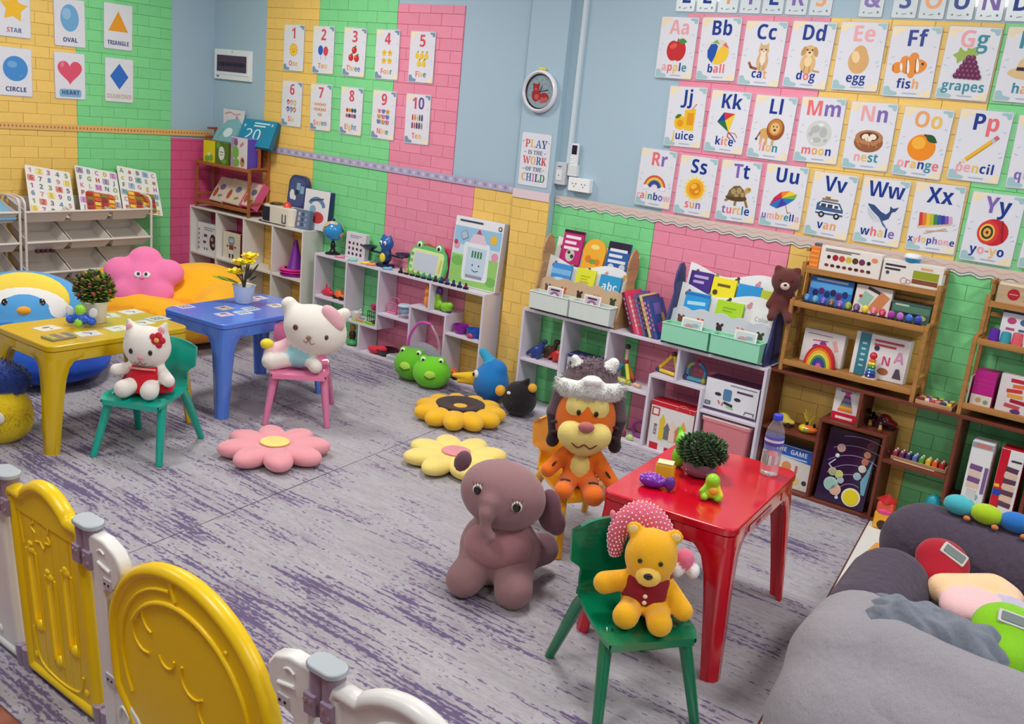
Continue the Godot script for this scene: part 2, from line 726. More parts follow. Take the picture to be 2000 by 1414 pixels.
		for z in dim.z - 1:
			for y in dim.y - 1:
				var at := z * sz + y * sy
				for x in dim.x - 1:
					var i := at + x
					var f0 := f[i]
					if absf(f0) > cell * 2.2:
						continue
					var mask := 0
					for q in 8:
						if f[i + off[q]] < 0.0: mask |= 1 << q
					if mask == 0 or mask == 255:
						continue
					var sum := Vector3.ZERO
					var cnt := 0
					for e in es:
						var fa := f[i + off[e[0]]]
						var fb := f[i + off[e[1]]]
						if (fa < 0.0) != (fb < 0.0):
							var w := fa / (fa - fb)
							var pa := Vector3(e[0] & 1, (e[0] >> 1) & 1, e[0] >> 2)
							var pb := Vector3(e[1] & 1, (e[1] >> 1) & 1, e[1] >> 2)
							sum += pa.lerp(pb, w)
							cnt += 1
					var lp := sum / cnt
					var gp := lo + (Vector3(x, y, z) + lp) * cell
					var gx := f[i + 1] - f0 + f[i + sy + 1] - f[i + sy] + f[i + sz + 1] - f[i + sz] + f[i + sz + sy + 1] - f[i + sz + sy]
					var gy := f[i + sy] - f0 + f[i + sy + 1] - f[i + 1] + f[i + sz + sy] - f[i + sz] + f[i + sz + sy + 1] - f[i + sz + 1]
					var gz := f[i + sz] - f0 + f[i + sz + 1] - f[i + 1] + f[i + sz + sy] - f[i + sy] + f[i + sz + sy + 1] - f[i + sy + 1]
					ids[i] = pos.size()
					pos.append(gp)
					nor.append(Vector3(gx, gy, gz).normalized())
					var best := 1e9
					var bc := Color.WHITE
					for p in pr:
						var d := dist(p, gp)
						if d < best:
							best = d
							bc = p[p.size() - 1]
					cols.append(bc)
		for z in range(1, dim.z - 1):
			for y in range(1, dim.y - 1):
				for x in range(1, dim.x - 1):
					var i := z * sz + y * sy + x
					if absf(f[i]) > cell * 2.2:
						continue
					var s0 := f[i] < 0.0
					for ax in [[1, sy, sz], [sy, sz, 1], [sz, 1, sy]]:
						if s0 == (f[i + ax[0]] < 0.0):
							continue
						var q := [i, i - ax[1], i - ax[1] - ax[2], i - ax[2]]
						var id := []
						for w in q:
							if ids.has(w): id.append(ids[w])
						if id.size() == 4:
							for tr in [[0, 1, 2], [0, 2, 3]]:
								var A: int = id[tr[0]]; var B: int = id[tr[1]]; var C: int = id[tr[2]]
								var m := v.size()
								col = cols[A]
								tri(pos[A], pos[B], pos[C], nor[A], nor[B], nor[C])
								# colour by vertex
								for w in 3:
									var pp := v[m + w]
									if pp == t * pos[B]: c[m + w] = cols[B]
									elif pp == t * pos[C]: c[m + w] = cols[C]
		return self

	static func dist(p: Array, x: Vector3) -> float:
		if p[0] == "c":
			var a: Vector3 = p[1]
			var ab: Vector3 = p[2] - a
			var h := clampf((x - a).dot(ab) / maxf(ab.length_squared(), 1e-9), 0.0, 1.0)
			return (x - a - ab * h).length() - lerpf(p[3], p[4], h)
		var q: Vector3 = (x - p[1]) * (p[3] as Basis)
		var r: Vector3 = p[2]
		var k0 := (q / r).length()
		var k1 := (q / (r * r)).length()
		return k0 * (k0 - 1.0) / maxf(k1, 1e-6)

# ---------------------------------------------------------------- room
const YEL := Color(0.95, 0.79, 0.42)
const GRN := Color(0.50, 0.86, 0.57)
const PNK := Color(0.93, 0.56, 0.66)
const HOT := Color(0.86, 0.34, 0.53)
const SKYB := Color(0.66, 0.765, 0.83)
var brick_meshes := {}

func make_room() -> void:
	var s := sk(SKYB)
	s.box(V(4.3, 1.43, -0.06), V(8.84, 2.9, 0.12))
	struct(s, "wall_back", "wall", "pale blue painted back wall behind the shelves and posters", "wall")
	s = sk(SKYB)
	s.box(V(-0.06, 1.43, 3.2), V(0.12, 2.9, 6.64))
	struct(s, "wall_left", "wall", "pale blue painted left wall with the shape posters", "wall")
	s = sk(SKYB)
	s.box(V(8.66, 1.43, 3.2), V(0.12, 2.9, 6.64))
	struct(s, "wall_right", "wall", "plain pale blue wall on the right, outside the photo", "wall")
	s = sk(SKYB)
	s.box(V(4.3, 1.43, 6.46), V(8.84, 2.9, 0.12))
	struct(s, "wall_front", "wall", "plain pale blue wall behind the camera", "wall")
	s = sk(rgb(240, 240, 242))
	s.box(V(4.3, 2.94, 3.2), V(8.84, 0.12, 6.64))
	struct(s, "ceiling", "wall", "flat white ceiling with the light panels", "ceiling")
	s = sk(rgb(150, 88, 66))
	s.box(V(4.3, -0.066, 3.2), V(8.84, 0.12, 6.64))
	struct(s, "floor", "board", "reddish brown floor seen past the carpet edge behind the fence", "floor")
	# shallow pilaster and its pipe cover
	s = sk(SKYB)
	s.box(V(3.06, 1.43, 0.025), V(0.262, 2.9, 0.05), 0.003)
	struct(s, "trim_1", "wall", "shallow pale blue pilaster that carries the round clock", "pilaster")
	s = sk(rgb(196, 212, 222))
	s.box(V(3.262, 2.12, 0.008), V(0.034, 1.44, 0.016), 0.003)
	s.box(V(3.262, 2.12, 0.0175), V(0.026, 1.44, 0.004), 0.0015)
	one(s, "cable_cover", "softplastic", "long vertical plastic cable cover down the wall beside the pilaster", "cable cover")
	# carpets
	var cm := StandardMaterial3D.new()
	cm.resource_name = "carpet"
	cm.albedo_texture = carpet_tex()
	cm.uv1_triplanar = true
	cm.uv1_world_triplanar = true
	cm.uv1_triplanar_sharpness = 4.0
	cm.uv1_scale = Vector3.ONE / 6.0
	cm.roughness = 0.9
	cm.rim_enabled = true
	cm.rim = 0.15
	mats["carpet"] = cm
	s = Sh.new()
	s.mv(Transform3D(Basis(Vector3.RIGHT, V(0, 0, 1), Vector3.UP), Vector3.ZERO))
	s.slab(PackedVector2Array([Vector2(0.01, 0.01), Vector2(3.108, 0.01), Vector2(3.215, 0.975), Vector2(3.424, 2.767), Vector2(3.509, 3.53), Vector2(0.01, 3.53)]), -0.0055, 0.0, 0.001)
	var o := one(s, "carpet", "carpet", "grey and purple streaked carpet left of the seam, under the yellow and blue tables", "carpet")
	o.set_meta("kind", "structure")
	s = Sh.new()
	s.mv(Transform3D(Basis(Vector3.RIGHT, V(0, 0, 1), Vector3.UP), Vector3.ZERO))
	s.slab(PackedVector2Array([Vector2(3.113, 0.01), Vector2(5.245, 0.01), Vector2(5.544, 2.075), Vector2(5.755, 3.53), Vector2(3.514, 3.53), Vector2(3.429, 2.767), Vector2(3.22, 0.975)]), -0.0055, 0.0, 0.001)
	o = one(s, "carpet", "carpet", "grey and purple streaked carpet right of the seam, under the red table", "carpet")
	o.set_meta("kind", "structure")
	# patchwork mat under the sofa
	s = sk(rgb(232, 232, 228))
	s.mv(Transform3D(Basis(Vector3.RIGHT, V(0, 0, 1), Vector3.UP), Vector3.ZERO))
	s.slab(PackedVector2Array([Vector2(5.252, 0.02), Vector2(8.0, 0.02), Vector2(8.0, 3.5), Vector2(5.755, 3.5), Vector2(5.551, 2.075)]), -0.0055, -0.001, 0.001)
	var mt := thing("play_mat", "white play mat with yellow, orange and navy patches under the grey sofa", "play mat")
	part(s, "mat_sheet", "softplastic", mt)
	s = Sh.new()
	s.mv(Transform3D(Basis(Vector3.RIGHT, V(0, 0, -1), Vector3.UP), V(0, -0.0008, 0)))
	var cols := [rgb(243, 196, 90), rgb(245, 150, 50), rgb(60, 66, 92), rgb(236, 222, 150), rgb(90, 130, 180), rgb(240, 170, 90)]
	var q := 0
	for i in 12:
		for j in 9:
			q += 1
			if (i * 2 + j) % 3 == 0:
				continue
			var x := 5.3 + j * 0.17 + i * 0.026
			var z := 0.22 + i * 0.19
			if x < 5.31 + z * 0.142: x = 5.31 + z * 0.142
			s.k(cols[(i * 5 + j * 3) % 6])
			s.lay = 0.0
			if (i + j) % 2 == 0:
				s.pol(PackedVector2Array([Vector2(x, -z), Vector2(x + 0.15, -z), Vector2(x + 0.15, -z - 0.16)]))
			else:
				s.rect(x + 0.075, -z - 0.08, 0.13, 0.13)
	part(s, "patch_print", "print", mt)
	make_panels()
	make_borders()

func carpet_tex() -> Texture2D:
	var a := FastNoiseLite.new(); a.seed = 3; a.frequency = 0.012; a.fractal_octaves = 2
	var b := FastNoiseLite.new(); b.seed = 9; b.frequency = 0.05; b.fractal_octaves = 3
	var w := 2048
	var d := PackedByteArray()
	d.resize(w * w * 3)
	d.fill(160)
	var i := 0
	for y in 1226:
		var z := y * 6.0 / w
		i = y * w * 3
		for x in 1966:
			var X := x * 6.0 / w
			var zz := z + X * 0.012 - 0.03
			var dens := 0.26
			if zz < 0.85: dens = lerpf(0.62, 0.28, smoothstep(0.25, 0.85, zz))
			elif X < 3.5: dens = lerpf(0.28, 0.56, smoothstep(1.3, 2.3, zz - X * 0.03))
			if zz > 2.2: dens = maxf(dens, lerpf(0.3, 0.56, smoothstep(2.2, 2.6, zz)))
			if zz > 0.95 and zz < 2.0 and X > 2.9: dens = 0.16
			var patch := a.get_noise_2d(x * 0.30, y * 0.9)
			var st := b.get_noise_2d(x * 0.13, y * 2.6) + 0.62 * b.get_noise_2d(x * 1.6 + 700.0, y * 5.0)
			var soft := b.get_noise_2d(x * 0.35 + 90.0, y * 1.1 + 400.0)
			var k := smoothstep(0.52 - dens * 0.72, 0.80 - dens * 0.72, st + patch * 0.55)
			var k2 := smoothstep(0.15, 0.6, soft + patch * 0.5) * (0.15 + dens * 0.7)
			var g := 1.0 + 0.09 * st + 0.05 * soft
			var r1 := 168.0 * g; var g1 := 165.0 * g; var b1 := 172.0 * g
			r1 = lerpf(r1, 134, k2); g1 = lerpf(g1, 120, k2); b1 = lerpf(b1, 136, k2)
			k *= 0.85; r1 = lerpf(r1, 84, k); g1 = lerpf(g1, 68, k); b1 = lerpf(b1, 110, k)
			d[i] = int(clampf(r1, 0, 255)); d[i + 1] = int(clampf(g1, 0, 255)); d[i + 2] = int(clampf(b1, 0, 255))
			i += 3
	return ImageTexture.create_from_image(Image.create_from_data(w, w, false, Image.FORMAT_RGB8, d))

func brick_mesh(L: float, h: float, col: Color, tone: int) -> ArrayMesh:
	var key := "%.4f %.4f %s %d" % [L, h, col, tone]
	if not brick_meshes.has(key):
		var f: float = [1.0, 0.985, 1.012][tone]
		var s := sk(Color(minf(col.r * f, 1), minf(col.g * f, 1), minf(col.b * f, 1)))
		s.box(V(0, 0, 0.002 + 0.0004 * tone), V(L - 0.0012, h - 0.0012, 0.004 + 0.0008 * tone), 0.0017)
		brick_meshes[key] = s.mesh()
	return brick_meshes[key]

# a sheet of soft foam bricks stuck on a wall; at = lower left corner
func brick_panel(at: Vector3, yaw: float, w: float, h: float, col: Color, per: int, label: String) -> void:
	var t := thing("brick_panel", label, "wall panel", at, yaw, "foam brick wall panels")
	t.set_meta("kind", "structure")
	var s := sk(col.darkened(0.03))
	s.box(V(w / 2, h / 2, 0.0015), V(w, h, 0.003))
	part(s, "backing", "foam", t)
	var L := w / per
	var rows := int(ceil((h - 0.004) / 0.07))
	for r in rows:
		var y0 := r * 0.07
		var bh := minf(0.07, h - y0)
		if bh < 0.012:
			continue
		var off := (int(round((at.y + y0) / 0.07)) % 2) * L * 0.5
		var x := -off
		while x < w - 0.01:
			var a := maxf(x, 0.0)
			var b := minf(x + L, w)
			if b - a > 0.012:
				var o := inst(brick_mesh(b - a, bh, col, (r * 7 + int(round(x * 31))) % 3), "brick", "foam", t)
				o.position = V((a + b) / 2, y0 + bh / 2, 0.0025)
			x += L

func make_panels() -> void:
	# back wall
	brick_panel(V(0.012, 0.0, 0.0), 0, 0.588, 1.19, HOT, 3, "hot pink foam brick panel behind the bamboo rack in the corner")
	brick_panel(V(0.604, 0.0, 0), 0, 0.54, 2.24, YEL, 3, "tall yellow foam brick panel behind the number posters 1 and 6")
	brick_panel(V(1.145, 0.0, 0), 0, 0.718, 2.24, GRN, 4, "tall green foam brick panel behind the globe")
	brick_panel(V(1.864, 1.19, 0), 0, 0.546, 1.03, PNK, 3, "upper pink foam brick panel behind the number posters 5 and 10")
	brick_panel(V(1.864, 0.0, 0), 0, 0.732, 1.19, PNK, 4, "lower pink foam brick panel behind the frog drawing board")
	brick_panel(V(2.597, 0.0, 0), 0, 0.331, 1.19, YEL, 2, "narrow yellow foam brick panel behind the big drawing board box")
	brick_panel(V(2.93, 0.0, 0.05), 0, 0.258, 1.19, YEL, 2, "yellow foam brick panel on the pilaster under the clock")
	brick_panel(V(3.193, 0.0, 0), 0, 0.655, 1.17, GRN, 4, "lower green foam brick panel behind the wooden sided book rack")
	brick_panel(V(3.85, 0.0, 0), 0, 0.755, 1.17, PNK, 4, "lower pink foam brick panel behind the navy sided book rack")
	brick_panel(V(4.607, 0.0, 0), 0, 0.73, 1.17, YEL, 4, "lower yellow foam brick panel behind the bamboo rack with the rainbow")
	brick_panel(V(5.338, 0.0, 0), 0, 0.74, 1.17, GRN, 4, "lower green foam brick panel between the two right bamboo racks")
	brick_panel(V(6.079, 0.0, 0), 0, 0.74, 1.17, PNK, 4, "lower pink foam brick panel right of the last bamboo rack, outside the photo")
	brick_panel(V(3.877, 1.19, 0), 0, 0.736, 1.025, PNK, 4, "upper pink foam brick panel behind the letter posters B, C, K and S")
	brick_panel(V(4.614, 1.19, 0), 0, 0.74, 1.025, YEL, 4, "upper yellow foam brick panel behind the letter posters E, F, N and W")
	brick_panel(V(5.355, 1.19, 0), 0, 0.74, 1.025, GRN, 4, "upper green foam brick panel behind the letter posters H and Y")
	# left wall
	var q := PI / 2
	brick_panel(V(0, 0.0, 0.36), q, 0.347, 1.21, HOT, 2, "hot pink foam brick panel on the left wall beside the bamboo rack")
	brick_panel(V(0, 0.0, 1.07), q, 0.709, 2.31, GRN, 4, "tall green foam brick panel behind the triangle and diamond posters")
	brick_panel(V(0, 0.0, 1.79), q, 0.719, 2.31, YEL, 4, "tall yellow foam brick panel behind the star and circle posters")
	brick_panel(V(0, 0.0, 2.51), q, 0.719, 2.31, PNK, 4, "pink foam brick panel on the left wall, outside the photo")

func make_borders() -> void:
	# orange dotted strip on the left wall
	var t := thing("trim_2", "narrow orange dotted border strip along the left wall", "border strip", V(0.0, 1.23, 2.0), PI / 2)
	t.set_meta("kind", "structure")
	var s := sk(rgb(226, 178, 108))
	s.box(V(0.99, 0.02, 0.013), V(1.97, 0.042, 0.0012))
	part(s, "strip", "paper", t)
	s = sk(rgb(172, 112, 60))
	s.mt(V(0, 0, 0.0138))
	for i in 78:
		s.lay = 0
		s.pol(ngon(0.02 + i * 0.025, 0.02, 0.007, 0.009, 4))
	part(s, "dots", "print", t)
	# lavender strip on the back wall
	t = thing("trim_3", "narrow lavender border strip under the number posters", "border strip", V(0.604, 1.19, 0.0))
	t.set_meta("kind", "structure")
	s = sk(rgb(178, 172, 200))
	s.box(V(1.163, 0.022, 0.0135), V(2.325, 0.045, 0.0012))
	part(s, "strip", "paper", t)
	s = sk(rgb(150, 140, 180))
	s.mt(V(0, 0, 0.0143))
	for i in 60:
		s.lay = 0
		s.k(rgb(146, 140, 178) if i % 2 else rgb(205, 200, 220))
		s.pol(star(0.02 + i * 0.0388, 0.022, 0.016, 0.008, 5))
	part(s, "star_print", "print", t)
	# strip round the pilaster and the scalloped strip along the right part
	t = thing("trim_4", "pink and white border strip under the play poster", "border strip", V(2.93, 1.175, 0.05))
	t.set_meta("kind", "structure")
	s = sk(rgb(228, 206, 212))
	s.box(V(0.13, 0.025, 0.0125), V(0.26, 0.05, 0.001))
	part(s, "strip", "paper", t)
	t = thing("trim_5", "scalloped cream and pink border strip under the letter posters", "border strip", V(3.2, 1.155, 0.0))
	t.set_meta("kind", "structure")
	s = sk(rgb(214, 196, 186))
	var p := PackedVector2Array()
	for i in 261:
		var x := i * 0.0115
		p.append(Vector2(x, 0.012 + 0.006 * sin(x * TAU / 0.082)))
	p.append(Vector2(2.99, 0.062))
	p.append(Vector2(0.0, 0.062))
	s.slab(p, 0.0122, 0.0134)
	part(s, "strip", "paper", t)
	for k in 3:
		s = sk([rgb(112, 142, 150), rgb(240, 240, 240), rgb(224, 168, 172)][k])
		s.mt(V(0, 0, 0.0136))
		p = PackedVector2Array()
		for i in 261:
			var x := i * 0.0115
			p.append(Vector2(x, [0.019, 0.012, 0.042][k] + 0.006 * sin(x * TAU / 0.082)))
		s.line(p, [0.004, 0.005, 0.003][k])
		part(s, "wave_line", "print", t)

# ---------------------------------------------------------------- things on the walls
const NAVY := Color(0.09, 0.22, 0.55)
const CORAL := Color(0.91, 0.45, 0.47)
const ROSE := Color(0.93, 0.66, 0.68)
const GOLD := Color(0.93, 0.76, 0.40)
const ORNG := Color(0.93, 0.65, 0.42)
const TEAL := Color(0.22, 0.55, 0.62)
const VIOL := Color(0.50, 0.40, 0.70)
const MINT := Color(0.60, 0.78, 0.62)

func lcol(ch: String) -> Color:
	return {"n": NAVY, "c": CORAL, "r": ROSE, "g": GOLD, "o": ORNG, "t": TEAL, "v": VIOL, "m": MINT}[ch]

func lcols(s: String) -> Array:
	var out := []
	for ch in s:
		out.append(lcol(ch))
	return out

func card(called: String, label: String, at: Vector3, yaw: float, w: float, h: float, group: String, tilt := 0.0, paper := Color(0.89, 0.895, 0.93)) -> Node3D:
	var t := thing(called, label, "poster", at, yaw, group)
	t.rotation.z = tilt
	var s := sk(paper)
	s.slab(rr(w, h, 0.008), 0.0, 0.0016, 0.0005)
	part(s, "sheet", "film", t)
	var f := Sh.new()
	f.slab(rr(w + 0.014, h + 0.014, 0.008), -0.0006, -0.0001)
	part(f, "laminate_edge", "clear", t)
	return t

func corner_art(s: Sh, w: float, h: float, c1: Color, c2: Color) -> void:
	var x := w / 2 - 0.004
	var y := h / 2 - 0.004
	for q in [[-1, 1, c1, 0.05], [1, 1, c2, 0.034], [-1, -1, c2, 0.05], [1, -1, c1, 0.042]]:
		var p := PackedVector2Array([Vector2(q[0] * x, q[1] * y)])
		for i in 9:
			var a := PI / 2 * i / 8.0
			var r: float = q[3] * (1.0 + 0.18 * sin(a * 6.0))
			p.append(Vector2(q[0] * (x - cos(a) * r * 1.1), q[1] * (y - sin(a) * r * 0.7)))
		s.k(q[2]).pol(p)
	s.k(rgb(170, 190, 215))
	for q in [[-0.4, 0.06, 0.6], [-0.42, -0.04, -0.3], [0.4, -0.07, 0.7], [0.43, -0.13, 0.5], [0.41, 0.22, -0.5]]:
		s.rect(q[0] * w, q[1] * h, 0.014, 0.0028, q[2])

func letter_card(big: String, bc: String, word: String, wc: String, at: Vector3, tilt: float, label: String) -> void:
	var w := 0.21
	var h := 0.297
	var t := card("letter_poster", label, at, 0, w, h, "laminated letter posters", tilt)
	var s := Sh.new()
	s.mt(V(0, 0, 0.0018))
	corner_art(s, w, h, rgb(240, 224, 190), rgb(160, 196, 202))
	s.k(rgb(175, 185, 205)).rect(0.012, -0.133, 0.06, 0.005)
	part(s, "corner_print", "print", t)
	s = Sh.new()
	s.mt(V(0, 0, 0.0024))
	s.txt(big, 0.006, 0.066, 0.068, lcols(bc))
	part(s, "big_letters", "print", t)
	s = Sh.new()
	var k := 0.06
	s.mv(Transform3D(Basis.from_scale(V(k, k, 1)), V(0.0, -0.014, 0.0024)))
	pic(s, word)
	part(s, "picture", "print", t)
	s = Sh.new()
	s.mt(V(0, 0, 0.0026))
	s.txt(word, 0, -0.112, 0.039 * minf(1.0, 6.6 / word.length()), lcols(wc))
	part(s, "word", "print", t)

func leafshape(x: float, y: float, L: float, wd: float, rot: float) -> PackedVector2Array:
	var p := PackedVector2Array()
	for i in 9:
		var a := float(i) / 8
		p.append(Vector2(x, y) + Vector2(a * L, sin(a * PI) * wd).rotated(rot))
	for i in range(1, 8):
		var a := 1.0 - float(i) / 8
		p.append(Vector2(x, y) + Vector2(a * L, -sin(a * PI) * wd).rotated(rot))
	return p

func pv(a: Array) -> PackedVector2Array:
	var p := PackedVector2Array()
	for i in range(0, a.size(), 2):
		p.append(Vector2(a[i], a[i + 1]))
	return p

func pic(s: Sh, what: String) -> void:
	match what:
		"apple":
			s.k(rgb(196, 40, 46)).disc(-0.28, 0.0, 0.62, 0.82, 0.12).disc(0.28, 0.0, 0.62, 0.82, -0.12)
			s.k(rgb(228, 90, 70)).disc(-0.3, 0.38, 0.36, 0.2, 0.4)
			s.k(rgb(110, 70, 40)).line(pv([0, 0.6, 0.1, 1.0]), 0.09)
			s.k(rgb(70, 140, 60)).pol(leafshape(0.08, 0.85, 0.85, 0.22, -0.1))
		"ball":
			s.k(rgb(222, 210, 200)).disc(0, 0, 1, 1)
			s.k(rgb(240, 196, 60)).pol(pv([-0.05, 0.1, 0.35, 0.5, 0.8, 0.4, 0.97, 0.0, 0.8, -0.6, 0.3, -0.94, -0.2, -0.97, -0.4, -0.6]))
			s.k(rgb(30, 80, 170)).pol(pv([-0.05, 0.45, -0.25, 0.65, -0.7, 0.6, -0.96, 0.1, -0.9, -0.45, -0.45, -0.88, -0.2, -0.3]))
			s.k(rgb(220, 110, 110)).pol(pv([0.35, 0.55, 0.6, 0.78, 0.95, 0.3, 0.8, 0.35]))
			s.k(rgb(120, 180, 90)).pol(pv([-0.6, 0.7, -0.2, 0.97, 0.1, 0.6, -0.2, 0.68]))
		"cat":
			s.k(rgb(214, 178, 136)).disc(0.1, -0.35, 0.5, 0.8).disc(0.1, 0.5, 0.45, 0.42)
			s.pol(pv([-0.3, 0.6, -0.25, 1.1, 0.05, 0.85])).pol(pv([0.5, 0.6, 0.45, 1.1, 0.15, 0.85]))
			s.k(rgb(240, 226, 205)).disc(0.1, -0.15, 0.24, 0.5).disc(0.1, 0.36, 0.25, 0.18)
			s.k(rgb(150, 90, 60)).line(pv([-0.3, -0.95, -0.8, -0.85, -1.0, -0.5]), 0.2)
			s.k(rgb(70, 55, 45)).disc(-0.08, 0.55, 0.07).disc(0.28, 0.55, 0.07).disc(0.1, 0.42, 0.06, 0.04)
			s.k(rgb(190, 150, 108)).line(pv([-0.05, -0.5, -0.05, -1.0]), 0.08).line(pv([0.28, -0.5, 0.28, -1.0]), 0.08)
		"dog":
			s.k(rgb(222, 184, 126)).disc(0.0, -0.4, 0.62, 0.75).disc(0.0, 0.52, 0.5, 0.46)
			s.k(rgb(196, 150, 92)).disc(-0.48, 0.5, 0.18, 0.38, -0.3).disc(0.48, 0.5, 0.18, 0.38, 0.3)
			s.k(rgb(238, 212, 166)).disc(0, 0.34, 0.27, 0.22).disc(0, -0.25, 0.3, 0.4)
			s.k(rgb(60, 45, 40)).disc(-0.2, 0.62, 0.07).disc(0.2, 0.62, 0.07).disc(0, 0.42, 0.1, 0.07)
			s.k(rgb(196, 150, 92)).line(pv([-0.2, -0.6, -0.2, -1.1]), 0.1).line(pv([0.2, -0.6, 0.2, -1.1]), 0.1).line(pv([0.5, -0.9, 1.0, -0.95]), 0.12)
		"egg":
			s.k(rgb(216, 168, 108)).pol(ngon(0, -0.1, 0.78, 0.9, 26)).disc(0.03, 0.2, 0.6, 0.85)
			s.k(rgb(240, 208, 160)).disc(-0.25, 0.2, 0.3, 0.45, 0.3)
		"fish":
			s.k(rgb(232, 140, 50)).disc(0.2, -0.1, 0.95, 0.55, 0.15).disc(0.15, 0.5, 0.35, 0.4).disc(-0.45, 0.25, 0.35, 0.4).disc(-0.95, -0.2, 0.38, 0.4).disc(0.1, -0.6, 0.25, 0.3)
			s.k(rgb(245, 240, 232)).disc(0.45, 0.0, 0.13, 0.5, 0.2).disc(-0.2, -0.1, 0.12, 0.5, 0.2).disc(-0.66, -0.15, 0.09, 0.3, 0.2)
			s.k(rgb(60, 40, 40)).line(pv([0.3, 0.45, 0.38, -0.5]), 0.05).line(pv([-0.34, 0.4, -0.24, -0.55]), 0.05).disc(0.82, 0.12, 0.09)
			s.k(rgb(200, 90, 40)).line(pv([-1.25, -0.05, -1.2, -0.45]), 0.06)
		"grapes":
			s.k(rgb(150, 178, 84)).pol(star(-0.55, 0.75, 0.6, 0.35, 5, 0.3)).pol(star(0.1, 0.95, 0.5, 0.3, 5, 0.8))
			for r in 5:
				for i in r + 2:
					var x: float = (i - (r + 1) * 0.5) * 0.3 + 0.12
					var y: float = 0.62 - r * 0.31
					s.k(rgb(96, 24, 72)).disc(x, y, 0.2)
					s.k(rgb(164, 78, 136)).disc(x - 0.05, y + 0.07, 0.07)
		"hat":
			s.k(rgb(222, 192, 140)).disc(0, -0.3, 1.2, 0.4).disc(0, 0.2, 0.65, 0.6)
			s.k(rgb(50, 34, 60)).pol(pv([-0.66, 0.1, 0.66, 0.1, 0.68, -0.14, -0.68, -0.14]))
		"juice":
			s.k(rgb(240, 190, 40)).pol(pv([-0.1, 0.8, 0.95, 0.95, 0.9, -0.85, 0.05, -0.85])).disc(-0.4, -0.25, 0.58)
			s.k(rgb(228, 150, 30)).disc(-0.4, -0.3, 0.3).rect(0.5, 0.1, 0.6, 1.0)
			s.k(rgb(70, 120, 60)).pol(leafshape(-0.95, 0.1, 0.7, 0.16, 0.5))
			s.k(rgb(235, 120, 60)).line(pv([0.6, 0.9, 0.95, 1.35]), 0.08)
		"kite":
			s.k(rgb(40, 110, 70)).pol(pv([-0.9, 0.2, -0.2, 0.35, 0.25, -0.55]))
			s.k(rgb(26, 70, 150)).pol(pv([-0.9, 0.2, -0.4, 1.0, -0.2, 0.35]))
			s.k(rgb(206, 50, 70)).pol(pv([-0.4, 1.0, 0.6, 0.95, -0.2, 0.35]))
			s.k(rgb(236, 206, 60)).pol(pv([0.6, 0.95, 0.25, -0.55, -0.2, 0.35]))
			s.k(rgb(206, 80, 90)).line(pv([0.25, -0.55, 0.2, -0.9, 0.5, -1.1]), 0.09)
			s.k(rgb(60, 70, 130)).line(pv([0.25, -0.55, 0.7, -0.9, 1.0, -1.25]), 0.09)
			s.k(rgb(230, 130, 90)).line(pv([0.25, -0.55, 0.85, -0.6, 1.1, -0.9]), 0.07)
		"lion":
			s.k(rgb(214, 166, 100)).disc(-0.45, -0.25, 0.55, 0.42).line(pv([-0.75, -0.4, -0.75, -1.1]), 0.2).line(pv([-0.3, -0.4, -0.3, -1.1]), 0.2).line(pv([0.25, -0.6, 0.25, -1.1]), 0.2)
			s.k(rgb(150, 84, 40)).disc(0.35, 0.15, 0.75, 0.85)
			s.k(rgb(196, 128, 60)).disc(0.32, 0.3, 0.6, 0.66)
			s.k(rgb(226, 184, 118)).disc(0.3, 0.22, 0.4, 0.46)
			s.k(rgb(70, 45, 35)).disc(0.15, 0.35, 0.06).disc(0.45, 0.35, 0.06).disc(0.3, 0.08, 0.12, 0.08)
			s.line(pv([-0.9, -0.2, -1.15, -0.7]), 0.07).disc(-1.15, -0.75, 0.1)
		"moon":
			s.k(rgb(205, 208, 206)).disc(0, 0, 1, 1)
			s.k(rgb(178, 184, 182)).disc(-0.3, 0.3, 0.4, 0.28, 0.4).disc(0.35, 0.1, 0.3, 0.4).disc(-0.1, -0.5, 0.36, 0.2).disc(-0.65, -0.1, 0.18).disc(0.6, -0.5, 0.14)
			s.k(rgb(226, 228, 226)).disc(0.1, 0.65, 0.25, 0.14).disc(-0.45, -0.6, 0.12)
		"nest":
			s.k(rgb(150, 92, 60)).disc(0, -0.2, 1.1, 0.75)
			s.k(rgb(182, 124, 84)).disc(0, 0.15, 1.05, 0.55)
			s.k(rgb(104, 56, 42)).disc(0, 0.22, 0.72, 0.34)
			s.k(rgb(240, 228, 210)).disc(-0.3, 0.2, 0.26, 0.2, 0.4).disc(0.3, 0.22, 0.26, 0.2, -0.4).disc(0.0, 0.05, 0.26, 0.2)
			s.k(rgb(205, 156, 112))
			for i in 9:
				s.line(pv([-1.0 + i * 0.22, -0.1 - 0.3 * sin(i * 1.3), -0.7 + i * 0.2, -0.35 - 0.25 * sin(i * 2.1)]), 0.05)
		"orange":
			s.k(rgb(238, 140, 30)).disc(0, -0.1, 1.0, 0.95)
			s.k(rgb(246, 178, 60)).disc(-0.25, 0.2, 0.5, 0.45)
			s.k(rgb(40, 84, 48)).pol(leafshape(0.1, 0.85, 1.05, 0.25, -0.5))
			s.k(rgb(90, 70, 40)).disc(0.1, 0.8, 0.09)
